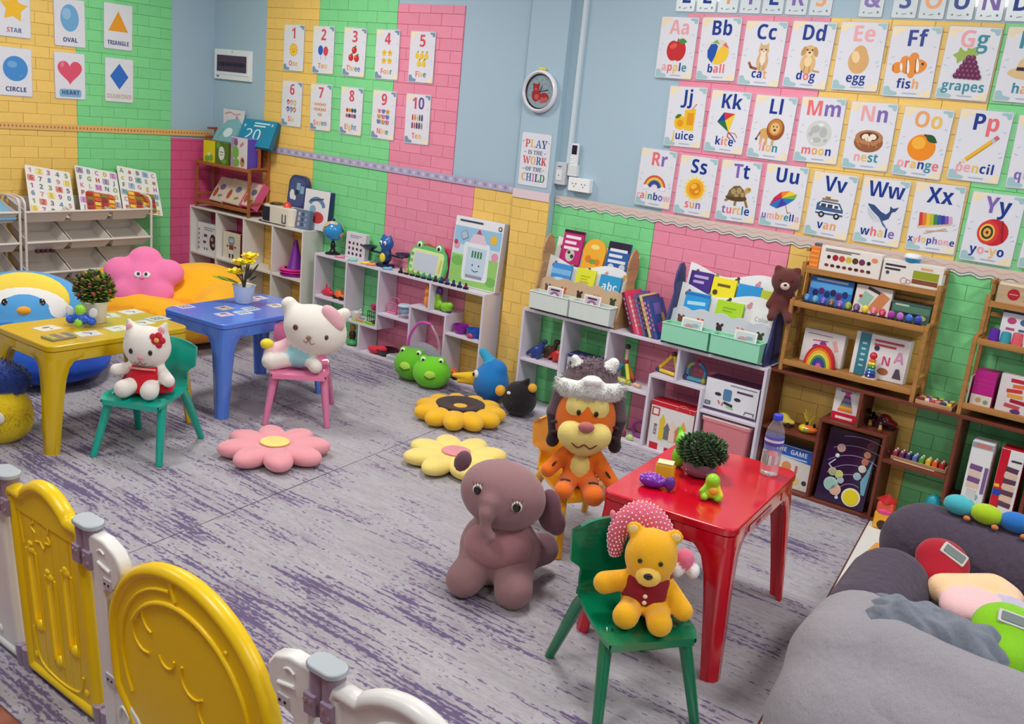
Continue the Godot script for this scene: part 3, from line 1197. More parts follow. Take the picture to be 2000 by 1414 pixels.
		"pencil":
			s.k(rgb(234, 186, 50)).line(pv([-0.7, -0.75, 0.75, 0.65]), 0.3)
			s.k(rgb(206, 150, 40)).line(pv([-0.62, -0.82, 0.83, 0.58]), 0.09)
			s.k(rgb(236, 208, 170)).pol(pv([-0.92, -0.75, -0.7, -0.97, -1.15, -1.12]))
			s.k(rgb(50, 46, 60)).pol(pv([-1.06, -0.98, -1.0, -1.04, -1.15, -1.12]))
			s.k(rgb(190, 190, 196)).line(pv([0.78, 0.68, 0.9, 0.8]), 0.3)
			s.k(rgb(196, 110, 110)).line(pv([0.95, 0.84, 1.05, 0.94]), 0.3)
		"queen":
			s.k(rgb(70, 60, 80)).disc(0, 0.35, 0.5, 0.5)
			s.k(rgb(236, 196, 160)).disc(0, 0.25, 0.36, 0.4)
			s.k(rgb(200, 90, 120)).pol(pv([-0.7, -1.0, 0.7, -1.0, 0.3, -0.1, -0.3, -0.1]))
			s.k(rgb(240, 200, 70)).pol(pv([-0.4, 0.7, -0.45, 1.1, -0.15, 0.85, 0, 1.15, 0.15, 0.85, 0.45, 1.1, 0.4, 0.7]))
		"rainbow":
			var cc := [rgb(200, 70, 60), rgb(236, 150, 60), rgb(240, 208, 90), rgb(90, 120, 110), rgb(40, 60, 150), rgb(96, 80, 170)]
			for i in 6:
				s.k(cc[i]).arc(0, -0.6, 1.1 - i * 0.13 - 0.13, 1.1 - i * 0.13, 0.1, PI - 0.1)
			s.k(rgb(226, 232, 242)).disc(-0.85, -0.6, 0.3, 0.2).disc(0.85, -0.6, 0.3, 0.2)
		"sun":
			s.k(rgb(246, 214, 110)).pol(star(0, 0, 1.12, 0.86, 16))
			s.k(rgb(240, 176, 40)).disc(0, 0, 0.82)
			s.k(rgb(226, 134, 30)).disc(0.02, -0.02, 0.55)
			s.k(rgb(244, 190, 60)).disc(-0.15, 0.2, 0.3, 0.2, 0.5).disc(0.2, -0.2, 0.2, 0.12, 0.5)
		"turtle":
			s.k(rgb(196, 160, 92)).disc(0.85, 0.42, 0.3, 0.22, 0.4).line(pv([0.5, 0.0, 0.75, 0.35]), 0.3)
			s.k(rgb(150, 116, 70)).line(pv([0.7, -0.4, 0.95, -0.95]), 0.22).line(pv([-0.1, -0.5, -0.15, -0.9]), 0.22).line(pv([-0.7, -0.4, -1.05, -0.6]), 0.2)
			s.k(rgb(88, 68, 44)).disc(-0.1, -0.3, 0.95, 0.28)
			s.k(rgb(116, 96, 62)).pol(pv([-0.95, -0.25, -0.8, 0.25, -0.4, 0.65, 0.1, 0.72, 0.5, 0.4, 0.75, -0.2]))
			s.k(rgb(176, 150, 100)).disc(-0.4, 0.2, 0.22, 0.24).disc(0.1, 0.3, 0.24, 0.26).disc(-0.1, -0.1, 0.2, 0.14).disc(0.45, 0.0, 0.16, 0.2)
			s.k(rgb(40, 30, 25)).disc(0.95, 0.48, 0.05)
		"umbrella":
			var uc := [rgb(180, 40, 110), rgb(212, 50, 60), rgb(238, 130, 50), rgb(240, 206, 60), rgb(120, 176, 70), rgb(40, 120, 190), rgb(70, 60, 170)]
			var rim := [Vector2(-1.05, -0.55), Vector2(-0.75, 0.1), Vector2(-0.2, 0.6), Vector2(0.5, 0.75), Vector2(1.1, 0.55), Vector2(1.0, 0.15), Vector2(0.4, -0.35), Vector2(-0.4, -0.75)]
			for i in 7:
				s.k(uc[i]).pol(PackedVector2Array([Vector2(-0.1, 0.1), rim[i], rim[i + 1]]))
			s.k(uc[5]).pol(PackedVector2Array([Vector2(-0.1, 0.1), rim[7], rim[0]]))
			s.k(rgb(196, 120, 110)).line(pv([0.3, -0.4, 0.55, -1.0, 0.8, -0.95]), 0.07)
		"van":
			s.k(rgb(70, 96, 140)).pol(pv([-1.1, -0.5, -1.1, 0.3, -0.7, 0.55, 0.7, 0.5, 1.05, 0.0, 1.1, -0.5]))
			s.k(rgb(235, 238, 242)).pol(pv([-0.9, 0.12, -0.8, 0.42, 0.62, 0.4, 0.9, 0.02])).rect(0, -0.3, 2.16, 0.12)
			s.k(rgb(60, 66, 86)).rect(-0.55, 0.2, 0.4, 0.26).rect(-0.02, 0.2, 0.4, 0.26).rect(0.48, 0.18, 0.3, 0.22)
			s.k(rgb(150, 120, 90)).rect(-0.1, 0.68, 1.3, 0.14).rect(-0.3, 0.82, 0.4, 0.16)
			s.k(rgb(36, 34, 40)).disc(-0.6, -0.52, 0.24).disc(0.62, -0.52, 0.24)
			s.k(rgb(200, 204, 210)).disc(-0.6, -0.52, 0.11).disc(0.62, -0.52, 0.11)
		"whale":
			s.k(rgb(56, 78, 128)).pol(pv([-1.1, 0.75, -0.6, 0.7, 0.0, 0.25, 0.4, 0.1, 0.62, 0.35, 0.6, 0.75, 0.85, 0.6, 1.25, 0.75, 1.05, 0.4, 0.8, 0.3, 0.65, -0.2, 0.2, -0.45, -0.3, -0.3, -0.8, 0.2]))
			s.k(rgb(208, 214, 224)).pol(pv([-1.1, 0.7, -0.75, 0.3, -0.2, -0.1, 0.15, -0.42, -0.3, -0.55, -0.75, -0.35, -1.05, 0.2]))
			s.k(rgb(80, 104, 150)).pol(pv([-0.15, -0.1, 0.1, -0.3, 0.75, -1.05, 0.3, -0.75]))
			s.k(rgb(150, 160, 182)).line(pv([-0.95, 0.3, -0.3, -0.3]), 0.03).line(pv([-0.95, 0.1, -0.5, -0.38]), 0.03)
		"xylophone":
			var xc := [rgb(206, 60, 60), rgb(232, 120, 50), rgb(238, 190, 50), rgb(180, 190, 60), rgb(70, 130, 80), rgb(50, 90, 170), rgb(60, 60, 160), rgb(120, 90, 180), rgb(220, 160, 190)]
			s.k(rgb(222, 196, 150)).pol(pv([-1.2, -0.4, 1.2, 0.05, 1.2, -0.15, -1.1, -0.62]))
			for i in 9:
				var x := -1.15 + i * 0.26
				s.k(xc[i]).pol(pv([x, 0.55 - i * 0.01, x + 0.23, 0.58 - i * 0.01, x + 0.33, -0.35 + i * 0.045, x + 0.08, -0.45 + i * 0.045]))
			s.k(rgb(200, 170, 130)).line(pv([-0.5, -0.75, 1.0, -0.55]), 0.06).line(pv([-0.6, -0.95, 0.9, -0.4]), 0.05)
		"yo-yo":
			s.k(rgb(196, 40, 50)).disc(0.15, 0, 1.0, 0.95)
			s.k(rgb(150, 24, 40)).line(pv([0.6, 0.85, 0.85, -0.6]), 0.14)
			s.k(rgb(216, 60, 60)).disc(-0.2, -0.05, 0.72, 0.85)
			s.k(rgb(240, 190, 80)).disc(-0.25, -0.05, 0.52, 0.62)
			s.k(rgb(60, 56, 50)).disc(-0.25, -0.05, 0.4, 0.48)
			s.k(rgb(226, 170, 80)).disc(-0.25, -0.05, 0.26, 0.32)
			s.k(rgb(80, 60, 50)).disc(-0.25, -0.05, 0.1, 0.12)
		"zebra":
			s.k(rgb(235, 235, 235)).disc(0, 0, 0.8, 0.5)
			s.k(rgb(40, 40, 46)).line(pv([-0.4, 0.4, -0.4, -0.4]), 0.12).line(pv([0, 0.45, 0, -0.45]), 0.12).line(pv([0.4, 0.4, 0.4, -0.4]), 0.12)

func make_wall_things() -> void:
	# letter posters
	var rows := [
		[["Aa", "rr", "apple", "rcgnt"], ["Bb", "nn", "ball", "nccc"], ["Cc", "nn", "cat", "nno"], ["Dd", "nn", "dog", "ncn"], ["Ee", "rr", "egg", "nnn"], ["Ff", "nn", "fish", "nnno"], ["Gg", "rt", "grapes", "tttttt"], ["Hh", "tt", "hat", "too"]],
		[["Jj", "nn", "juice", "gnnnn"], ["Kk", "nn", "kite", "ncon"], ["Ll", "nn", "lion", "rcgt"], ["Mm", "cv", "moon", "cogn"], ["Nn", "rv", "nest", "rgtt"], ["Oo", "og", "orange", "rcgntc"], ["Pp", "nc", "pencil", "rrgnnn"], ["Qq", "vv", "queen", "vrrgt"]],
		[["Rr", "cv", "rainbow", "rcgtnvr"], ["Ss", "nn", "sun", "cov"], ["Tt", "vn", "turtle", "vcogtn"], ["Uu", "nn", "umbrella", "vrogtnnr"], ["Vv", "nn", "van", "noo"], ["Ww", "nn", "whale", "ncgnv"], ["Xx", "nn", "xylophone", "nrcgnvrrn"], ["Yy", "vn", "yo-yo", "nrcgn"], ["Zz", "nv", "zebra", "ntcrg"]],
	]
	var x0 := [3.842, 3.945, 3.822]
	var y0 := [2.046, 1.708, 1.382]
	for r in 3:
		for i in rows[r].size():
			var q: Array = rows[r][i]
			var pitch: float = [0.2335, 0.2357, 0.2366][r]
			var zz := 0.0135 if (x0[r] + i * pitch) > 3.9 else 0.0125
			letter_card(q[0], q[1], q[2], q[3], V(x0[r] + i * pitch, y0[r] + 0.006 * sin(i * 2.1 + r), zz), 0.02 * sin(i * 1.7 + r * 2.0), "letter poster %s with a picture of %s" % [q[0], {"juice": "orange juice", "apple": "an apple", "orange": "an orange", "egg": "an egg", "umbrella": "an umbrella", "grapes": "grapes"}.get(q[2], "a " + q[2])])
	# heading letters over the posters
	var hs := "LETTERS &SOUNDS"
	var hc := [NAVY, NAVY, ORNG, VIOL, NAVY, VIOL, ORNG, NAVY, VIOL, NAVY, ORNG, NAVY, VIOL, NAVY, ORNG]
	for i in hs.length():
		if hs[i] == " ":
			continue
		var xx: float = 3.855 + i * 0.1165 + (0.03 if i > 8 else 0.0)
		var t := card("heading_card", ("heading card letter %s next to the letter %s" % [hs[i], hs[1] if i == 0 else hs[i - 1]]).replace("letter  ", "letter S ").replace("next to the letter S &", "") if i != 8 else "heading card with an ampersand sign above the letter posters", V(xx, 2.292, 0.004), 0, 0.105, 0.138, "heading letter cards", 0.0, rgb(214, 226, 232))
		var s := Sh.new()
		s.mt(V(0, 0, 0.0019))
		s.txt(hs[i], 0, -0.028, 0.08, hc[i])
		part(s, "letter", "print", t)
		s = sk(rgb(120, 120, 130))
		s.mt(V(0, 0, 0.0019))
		s.disc(-0.03, -0.05, 0.004).disc(0.032, -0.048, 0.005).rect(0.0, -0.052, 0.02, 0.003, 0.2)
		part(s, "doodle", "print", t)
	make_numbers()
	make_shapes()
	# breaker box
	var b := thing("breaker_box", "white electrical breaker box with a dark window on the pale blue wall", "breaker box", V(0.245, 1.655, 0.0))
	var s := sk(rgb(236, 238, 240))
	s.box(V(0, 0.107, 0.01), V(0.43, 0.214, 0.02), 0.005)
	s.box(V(0, 0.115, 0.0215), V(0.39, 0.16, 0.006), 0.003)
	part(s, "cover", "plastic", b)
	s = sk(rgb(70, 40, 66))
	s.box(V(0, 0.115, 0.0265), V(0.34, 0.115, 0.007), 0.003)
	part(s, "tinted_window", "gloss", b)
	s = sk(rgb(40, 26, 40))
	for i in 12:
		s.box(V(-0.14 + i * 0.0255, 0.11, 0.0302), V(0.02, 0.03, 0.002), 0.0008)
	part(s, "breaker_row", "plastic", b)
	s = sk(rgb(120, 124, 130))
	s.cyl(V(0, 0.195, 0.018), V(0, 0.195, 0.0225), 0.006)
	s.box(V(-0.165, 0.022, 0.0205), V(0.03, 0.01, 0.002), 0.0008)
	part(s, "screw", "metal", b)
	# round clock
	b = thing("wall_clock", "round wall clock with a white rim and a red picture on its dial", "clock", V(3.052, 1.655, 0.05))
	s = sk(rgb(232, 232, 240))
	s.lathe([Vector2(0.0, 0.0), Vector2(0.108, 0.0), Vector2(0.117, 0.012), Vector2(0.114, 0.028), Vector2(0.103, 0.034), Vector2(0.096, 0.026), Vector2(0.095, 0.012)], V(0, 0.117, 0), 48, Basis(Vector3.RIGHT, PI / 2))
	part(s, "rim", "gloss", b)
	s = sk(rgb(40, 36, 56))
	s.lathe([Vector2(0.096, 0.022), Vector2(0.088, 0.0125)], V(0, 0.117, 0), 48, Basis(Vector3.RIGHT, PI / 2))
	part(s, "inner_ring", "plastic", b)
	s = sk(rgb(140, 160, 166))
	s.mt(V(0, 0.117, 0.013))
	s.disc(0, 0, 0.092, 0.092, 0, 40)
	s.k(rgb(112, 134, 142))
	for i in 30:
		s.lay = 0.0003
		s.disc(0.075 * sin(i * 2.4) * sqrt((i + 1) / 30.0), 0.075 * cos(i * 2.4) * sqrt((i + 1) / 30.0), 0.006, 0.004, i, 8)
	s.lay = 0.0006
	s.k(rgb(150, 40, 44)).disc(-0.025, -0.02, 0.03, 0.036).disc(-0.028, 0.018, 0.022).disc(0.03, -0.03, 0.034, 0.026).disc(-0.045, 0.034, 0.009).disc(-0.012, 0.036, 0.009)
	s.k(rgb(190, 84, 80)).disc(-0.02, -0.03, 0.016).disc(0.02, -0.045, 0.016).disc(0.045, -0.04, 0.014).disc(-0.028, 0.012, 0.01, 0.008)
	s.k(rgb(60, 50, 56)).line(pv([0.0, 0.0, 0.055, 0.012]), 0.005).line(pv([0, 0, 0.012, 0.03]), 0.006)
	part(s, "dial", "print", b)
	s = sk(rgb(238, 214, 90))
	s.ell(V(-0.012, 0.24, 0.014), V(0.014, 0.008, 0.006), Basis(V(0, 0, 1), 0.4), 10, 6)
	s.ell(V(0.014, 0.24, 0.014), V(0.014, 0.008, 0.006), Basis(V(0, 0, 1), -0.4), 10, 6)
	s.ell(V(0.0, 0.236, 0.016), V(0.006, 0.006, 0.006), Basis(), 8, 6)
	part(s, "yellow_bow", "fabric", b)
	# play poster
	var t := card("play_poster", "white poster in coloured letters reading play is the work of the child", V(3.055, 1.397, 0.0515), 0, 0.205, 0.295, "")
	s = Sh.new()
	s.mt(V(0, 0, 0.0019))
	s.txt("PLAY", 0, 0.068, 0.043, [rgb(214, 70, 66), rgb(240, 180, 60), rgb(60, 110, 170), rgb(30, 60, 130)], "serifbold", 0.95)
	s.txt("IS THE", 0, 0.03, 0.022, rgb(50, 60, 110), "serifbold")
	s.txt("WORK", 0, -0.025, 0.043, [rgb(214, 80, 66), rgb(240, 170, 60), rgb(60, 90, 160), rgb(206, 50, 50)], "serifbold", 0.85)
	s.txt("OF THE", 0, -0.063, 0.022, rgb(50, 60, 110), "serifbold")
	s.txt("CHILD", 0, -0.12, 0.043, [rgb(224, 170, 60), rgb(60, 110, 180), rgb(220, 110, 140), rgb(60, 60, 120), rgb(60, 130, 70)], "serifbold", 0.85)
	s.k(rgb(90, 100, 130))
	for q in [[-0.088, 0.1, 0.5], [0.088, 0.1, -0.5], [-0.07, 0.04, 0], [0.07, 0.04, 0], [-0.07, -0.053, 0], [0.07, -0.053, 0]]:
		s.rect(q[0], q[1], 0.012, 0.003, q[2])
	part(s, "lettering", "print", t)
	# switch, remote, socket
	b = thing("remote_control", "white air conditioner remote with a dark screen in its wall holder", "remote control", V(3.3, 1.335, 0.0))
	s = sk(rgb(226, 232, 236))
	s.box(V(0, 0.095, 0.016), V(0.052, 0.17, 0.018), 0.006)
	part(s, "body", "plastic", b)
	s = sk(rgb(44, 28, 50))
	s.box(V(0, 0.145, 0.0255), V(0.034, 0.05, 0.002), 0.0008)
	part(s, "display_window", "screen", b)
	s = sk(rgb(238, 240, 240))
	for i in 3:
		s.box(V(-0.012 + (i % 2) * 0.024, 0.1 - i * 0.012, 0.0255), V(0.016, 0.008, 0.003), 0.001)
	part(s, "buttons", "plastic", b)
	s = sk(rgb(216, 222, 224))
	s.box(V(0, 0.032, 0.014), V(0.064, 0.064, 0.028), 0.004)
	part(s, "holder", "plastic", b)
	b = thing("light_switch", "grey surface mounted switch box beside the pilaster edge", "switch", V(3.222, 1.28, 0.0))
	s = sk(rgb(198, 202, 210))
	s.box(V(0, 0.062, 0.018), V(0.082, 0.125, 0.036), 0.004)
	part(s, "box", "plastic", b)
	s = sk(rgb(222, 226, 230))
	s.box(V(0, 0.052, 0.037), V(0.04, 0.06, 0.005), 0.002)
	part(s, "rocker", "plastic", b)
	s = sk(rgb(90, 96, 110))
	s.box(V(0.0, 0.1, 0.0365), V(0.024, 0.006, 0.001))
	s.cyl(V(0, 0.052, 0.039), V(0, 0.052, 0.0402), 0.004)
	part(s, "mark", "print", b)
	b = thing("wall_socket", "white double wall socket below the air conditioner remote", "socket", V(3.36, 1.257, 0.0))
	s = sk(rgb(240, 242, 242))
	s.box(V(0, 0.037, 0.018), V(0.145, 0.075, 0.036), 0.004)
	part(s, "plate", "plastic", b)
	s = sk(rgb(60, 60, 66))
	for cx in [-0.03, 0.03]:
		for q in [[-0.011, 0.004], [0.011, 0.004], [0, -0.01]]:
			s.box(V(cx + q[0], 0.038 + q[1], 0.0362), V(0.006, 0.006, 0.0012))
	part(s, "socket_holes", "plastic", b)

func make_numbers() -> void:
	var words := ["One", "Two", "Three", "Four", "Five", "Six", "Seven", "Eight", "Nine", "Ten"]
	var what := ["a sun", "two balloons", "three apples", "four stars", "five pears", "six round faces", "seven fish", "eight paint dots", "nine butterflies", "ten crayons"]
	for i in 10:
		var x := 0.907 + (i % 5) * 0.2975
		var y := 1.912 if i < 5 else 1.54
		var t := card("number_poster", "number poster %d showing %s" % [i + 1, what[i]], V(x, y, 0.0135), 0, 0.205, 0.3, "number posters", 0.015 * sin(i * 2.3))
		var s := Sh.new()
		s.mt(V(0, 0, 0.0018))
		corner_art(s, 0.205, 0.3, rgb(240, 228, 196), rgb(120, 150, 180))
		part(s, "corner_print", "print", t)
		s = Sh.new()
		s.mt(V(0, 0, 0.0024))
		s.txt(str(i + 1), 0, 0.062, 0.07, [rgb(214, 78, 98)] if i < 9 else [rgb(214, 78, 98), rgb(110, 80, 150)])
		part(s, "numeral", "print", t)
		s = Sh.new()
		s.mv(Transform3D(Basis.from_scale(V(0.05, 0.05, 1)), V(0, -0.012, 0.0024)))
		number_pic(s, i + 1)
		part(s, "picture", "print", t)
		s = Sh.new()
		s.mt(V(0, 0, 0.0026))
		s.txt(words[i], 0, -0.118, 0.034, [CORAL, ORNG, GOLD, TEAL, VIOL])
		part(s, "word", "print", t)

func number_pic(s: Sh, n: int) -> void:
	match n:
		1:
			s.k(rgb(240, 186, 60)).pol(star(0, 0, 0.95, 0.72, 12)).k(rgb(246, 200, 70)).disc(0, 0, 0.66)
			s.k(rgb(90, 60, 40)).disc(-0.22, 0.08, 0.07).disc(0.22, 0.08, 0.07).arc(0, -0.05, 0.2, 0.27, PI * 1.15, PI * 1.85)
		2:
			s.k(rgb(40, 90, 190)).disc(-0.5, 0.2, 0.48, 0.62).k(rgb(214, 70, 80)).disc(0.52, 0.12, 0.48, 0.6)
			s.k(rgb(120, 120, 130)).line(pv([-0.5, -0.4, -0.4, -1.0]), 0.05).line(pv([0.52, -0.45, 0.5, -1.0]), 0.05)
		3:
			for q in [[0, 0.5], [-0.55, -0.45], [0.5, -0.5]]:
				s.k(rgb(200, 44, 48)).disc(q[0], q[1], 0.46, 0.44).k(rgb(80, 130, 60)).pol(leafshape(q[0], q[1] + 0.4, 0.4, 0.12, 0.4)).k(rgb(236, 130, 110)).disc(q[0] - 0.15, q[1] + 0.14, 0.12)
		4:
			for q in [[-0.5, 0.45], [0.5, 0.45], [-0.5, -0.5], [0.5, -0.5]]:
				s.k(rgb(240, 196, 60)).pol(star(q[0], q[1], 0.48, 0.27, 5)).k(rgb(110, 80, 40)).disc(q[0] - 0.1, q[1] + 0.04, 0.05).disc(q[0] + 0.1, q[1] + 0.04, 0.05)
		5:
			for q in [[-0.75, 0.4], [0, 0.4], [0.75, 0.4], [-0.4, -0.5], [0.4, -0.5]]:
				s.k(rgb(240, 200, 60)).disc(q[0], q[1] - 0.08, 0.33, 0.32).disc(q[0], q[1] + 0.2, 0.2, 0.26).k(rgb(96, 130, 60)).pol(leafshape(q[0], q[1] + 0.42, 0.25, 0.08, 0.5))
		6:
			var c6 := [rgb(206, 60, 70), rgb(210, 150, 160), rgb(220, 196, 90), rgb(80, 80, 160), rgb(110, 120, 170), rgb(206, 130, 60)]
			for i in 6:
				var x := -0.7 + (i % 3) * 0.7
				var y := 0.5 if i < 3 else -0.45
				s.k(c6[i]).disc(x, y, 0.3).k(rgb(240, 232, 222)).disc(x, y - 0.06, 0.15, 0.12).k(rgb(70, 60, 60)).disc(x - 0.09, y + 0.08, 0.04).disc(x + 0.09, y + 0.08, 0.04).k(rgb(120, 80, 60)).rect(x, y - 0.4, 0.06, 0.22)
		7:
			for i in 7:
				var x: float = -0.8 + (i % 3) * 0.8 if i < 6 else 0.0
				var y: float = 0.65 - (i / 3) * 0.65
				s.k(rgb(224, 160, 110)).disc(x, y, 0.3, 0.2).pol(pv([x - 0.25, y, x - 0.48, y + 0.18, x - 0.48, y - 0.18])).k(rgb(245, 235, 225)).disc(x + 0.05, y, 0.05, 0.18).k(rgb(50, 40, 40)).disc(x + 0.2, y + 0.05, 0.04)
		8:
			var c8 := [rgb(196, 90, 50), rgb(222, 160, 50), rgb(50, 90, 140), rgb(70, 110, 80), rgb(200, 110, 90), rgb(110, 50, 120), rgb(200, 110, 130), rgb(100, 90, 150)]
			for i in 8:
				var x := -0.75 + (i % 4) * 0.5
				var y := 0.35 if i < 4 else -0.35
				s.k(c8[i]).disc(x, y, 0.24, 0.27).k(c8[i].darkened(0.3)).arc(x, y, 0.1, 0.14, 0, TAU)
		9:
			var c9 := [rgb(230, 130, 160), rgb(230, 170, 80), rgb(110, 130, 200)]
			for i in 9:
				var x := -0.75 + (i % 3) * 0.75
				var y := 0.7 - (i / 3) * 0.65
				s.k(c9[(i * 2 + i / 3) % 3]).disc(x - 0.16, y + 0.1, 0.18, 0.16).disc(x + 0.16, y + 0.1, 0.18, 0.16).disc(x - 0.12, y - 0.12, 0.13, 0.12).disc(x + 0.12, y - 0.12, 0.13, 0.12)
				s.k(rgb(70, 50, 60)).rect(x, y, 0.06, 0.42)
		10:
			var ct := [rgb(196, 60, 60), rgb(228, 140, 60), rgb(236, 200, 80), rgb(60, 80, 140), rgb(50, 50, 80), rgb(120, 60, 110), rgb(206, 100, 120), rgb(60, 50, 90), rgb(80, 60, 60), rgb(150, 150, 160)]
			for i in 10:
				var x := -0.8 + (i % 5) * 0.4
				var y := 0.48 if i < 5 else -0.48
				s.k(ct[i]).rect(x, y - 0.08, 0.22, 0.62).pol(pv([x - 0.09, y + 0.23, x + 0.09, y + 0.23, x, y + 0.42])).k(ct[i].darkened(0.35)).rect(x, y - 0.08, 0.22, 0.08)

func make_shapes() -> void:
	var q := [["STAR", 1.475, 1.935, "star"], ["OVAL", 1.115, 1.915, "oval"], ["TRIANGLE", 0.775, 1.93, "triangle"], ["CIRCLE", 1.475, 1.58, "circle"], ["HEART", 1.12, 1.583, "heart"], ["DIAMOND", 0.77, 1.582, "diamond"]]
	var cc := [rgb(244, 190, 50), rgb(110, 170, 216), rgb(236, 156, 40), rgb(70, 140, 210), rgb(224, 84, 112), rgb(50, 110, 200)]
	for i in 6:
		var h := 0.29 if i != 5 else 0.285
		var t := card("shape_poster", "shape poster with a %s %s" % [["yellow", "light blue", "orange", "blue", "pink", "blue"][i], q[i][3]], V(0.0135, q[i][2], q[i][1]), PI / 2, 0.205, h, "shape posters", 0.012 * sin(i * 2.0))
		var s := Sh.new()
		s.mt(V(0, 0, 0.0018))
		s.k(rgb(190, 196, 214))
		for j in 10:
			s.rect(0.088 * sin(j * 2.4), 0.12 * cos(j * 1.9), 0.008, 0.004, j)
		if i == 4:
			s.k(rgb(130, 180, 216)).pol(Transform2D(0, Vector2(0, -0.108)) * rr(0.15, 0.05, 0.015))
		part(s, "corner_print", "print", t)
		s = sk(cc[i])
		s.mt(V(0, 0.025, 0.0024))
		var l: Color = cc[i].lightened(0.25)
		match i:
			0: s.pol(star(0, 0, 0.088, 0.048, 5, -0.1))
			1: s.disc(0, 0.005, 0.062, 0.084, 0, 32).k(l).disc(-0.02, 0.03, 0.03, 0.035)
			2: s.pol(pv([-0.072, -0.055, 0.072, -0.055, 0, 0.075]))
			3: s.disc(0, -0.005, 0.078, 0.076, 0, 32).k(l).disc(-0.02, 0.02, 0.03, 0.02)
			4:
				var p := PackedVector2Array()
				for j in 40:
					var a := TAU * j / 40
					p.append(Vector2(0.0052 * 16 * pow(sin(a), 3), 0.0052 * (13 * cos(a) - 5 * cos(2 * a) - 2 * cos(3 * a) - cos(4 * a)) + 0.006))
				s.pol(p)
				s.k(l).disc(-0.05, 0.045, 0.012, 0.018, -0.4)
			5: s.pol(pv([-0.068, 0.0, 0, -0.085, 0.068, 0.0, 0, 0.085]))
		part(s, "shape_picture", "print", t)
		s = Sh.new()
		s.mt(V(0, 0, 0.0042))
		var wcol: Variant = [rgb(60, 70, 130)] if i != 5 else [rgb(222, 180, 150), rgb(200, 190, 150)]
		if i == 0: wcol = [CORAL, rgb(110, 120, 160), rgb(110, 120, 160), rgb(110, 120, 160)]
		s.txt(q[i][0], 0, -0.118, 0.027, wcol, "bold", minf(1.05, 7.0 / (q[i][0] as String).length()))
		part(s, "word", "print", t)

# ---------------------------------------------------------------- shelf units and what stands on them
const WHT := Color(0.87, 0.87, 0.90)
const BROWN := Color(0.52, 0.26, 0.20)
const BAMB := Color(0.80, 0.57, 0.32)

func plank(t: Node3D, called: String, a: Vector3, b: Vector3, col: Color, m: String) -> void:
	var s := sk(col)
	s.box((a + b) / 2, (b - a).abs(), 0.0015)
	part(s, called, m, t)

# low shelf unit of staggered compartments; xs are the uprights, m mirrors it
func stagger_shelf(label: String, x0: float, z0: float, d: float, w: float, xs: Array, col: Color, m: String, mirror: bool) -> Node3D:
	var t := thing("cubby_shelf", label, "shelf", V(x0, 0, z0))
	var b := 0.0075
	var H := 0.592
	var hs := [0.195, 0.297, 0.405]
	var fx := func(x: float) -> float: return w - x if mirror else x
	var up := func(x: float, y0: float, y1: float, called: String) -> void:
		var c: float = fx.call(x)
		plank(t, called, V(c - b, y0, 0), V(c + b, y1, d), col, m)
	var flat := func(xa: float, xb: float, y: float, called: String) -> void:
		var p: float = fx.call(xa)
		var q: float = fx.call(xb)
		plank(t, called, V(minf(p, q), y - b, 0.0005), V(maxf(p, q), y + b, d - 0.001), col, m)
	up.call(b, 0.0, H - 2 * b, "side_panel")
	up.call(w - b, 0.0, H - 2 * b, "side_panel")
	flat.call(0.0, w, H - b, "top_panel")
	flat.call(2 * b, w - 2 * b, b, "bottom_panel")
	up.call(xs[0], hs[0] + b, H - 2 * b, "divider")
	up.call(xs[1], hs[0] + b, H - 2 * b, "divider")
	up.call(xs[2], 2 * b, hs[0] - b, "divider")
	up.call(xs[3], 2 * b, hs[2] - b, "divider")
	up.call(xs[4], 2 * b, hs[2] - b, "divider")
	up.call(xs[5], hs[2] + b, H - 2 * b, "divider")
	flat.call(2 * b, xs[0] - b, hs[1], "shelf")
	flat.call(xs[0] - b, xs[1] + b, hs[0], "shelf")
	flat.call(xs[1] + b, xs[3] - b, hs[1], "shelf")
	flat.call(xs[3] - b, xs[4] + b, hs[2], "shelf")
	flat.call(xs[4] + b, w - 2 * b, hs[1], "shelf")
	return t

func gbox(called: String, label: String, cat: String, at: Vector3, yaw: float, sz: Vector3, col: Color, lean := 0.0, group := "", m := "paper", spine := Color(0, 0, 0, 0)) -> Node3D:
	var t := thing(called, label, cat, at, yaw, group)
	t.rotation.x = -lean
	var s := sk(col)
	s.box(V(0, sz.y / 2, 0), sz, 0.0018)
	part(s, "body", m, t)
	if spine.a > 0:
		s = sk(spine)
		for q in [-1, 1]:
			s.box(V(q * sz.x / 2, sz.y / 2, 0), V(0.0016, sz.y - 0.004, sz.z - 0.004))
		s.box(V(0, sz.y, 0), V(sz.x - 0.004, 0.0016, sz.z - 0.004))
		part(s, "spine", m, t)
	return t

func front(sz: Vector3) -> Sh:
	var s := Sh.new()
	s.mt(V(0, sz.y / 2, sz.z / 2 + 0.0005))
	return s

func bars(s: Sh, x: float, y: float, w: float, n: int, h: float, col: Color) -> void:
	s.k(col)
	for i in n:
		s.rect(x - w * 0.12 * (i % 2), y - i * h * 1.9, w * (1.0 - 0.24 * (i % 2)), h)

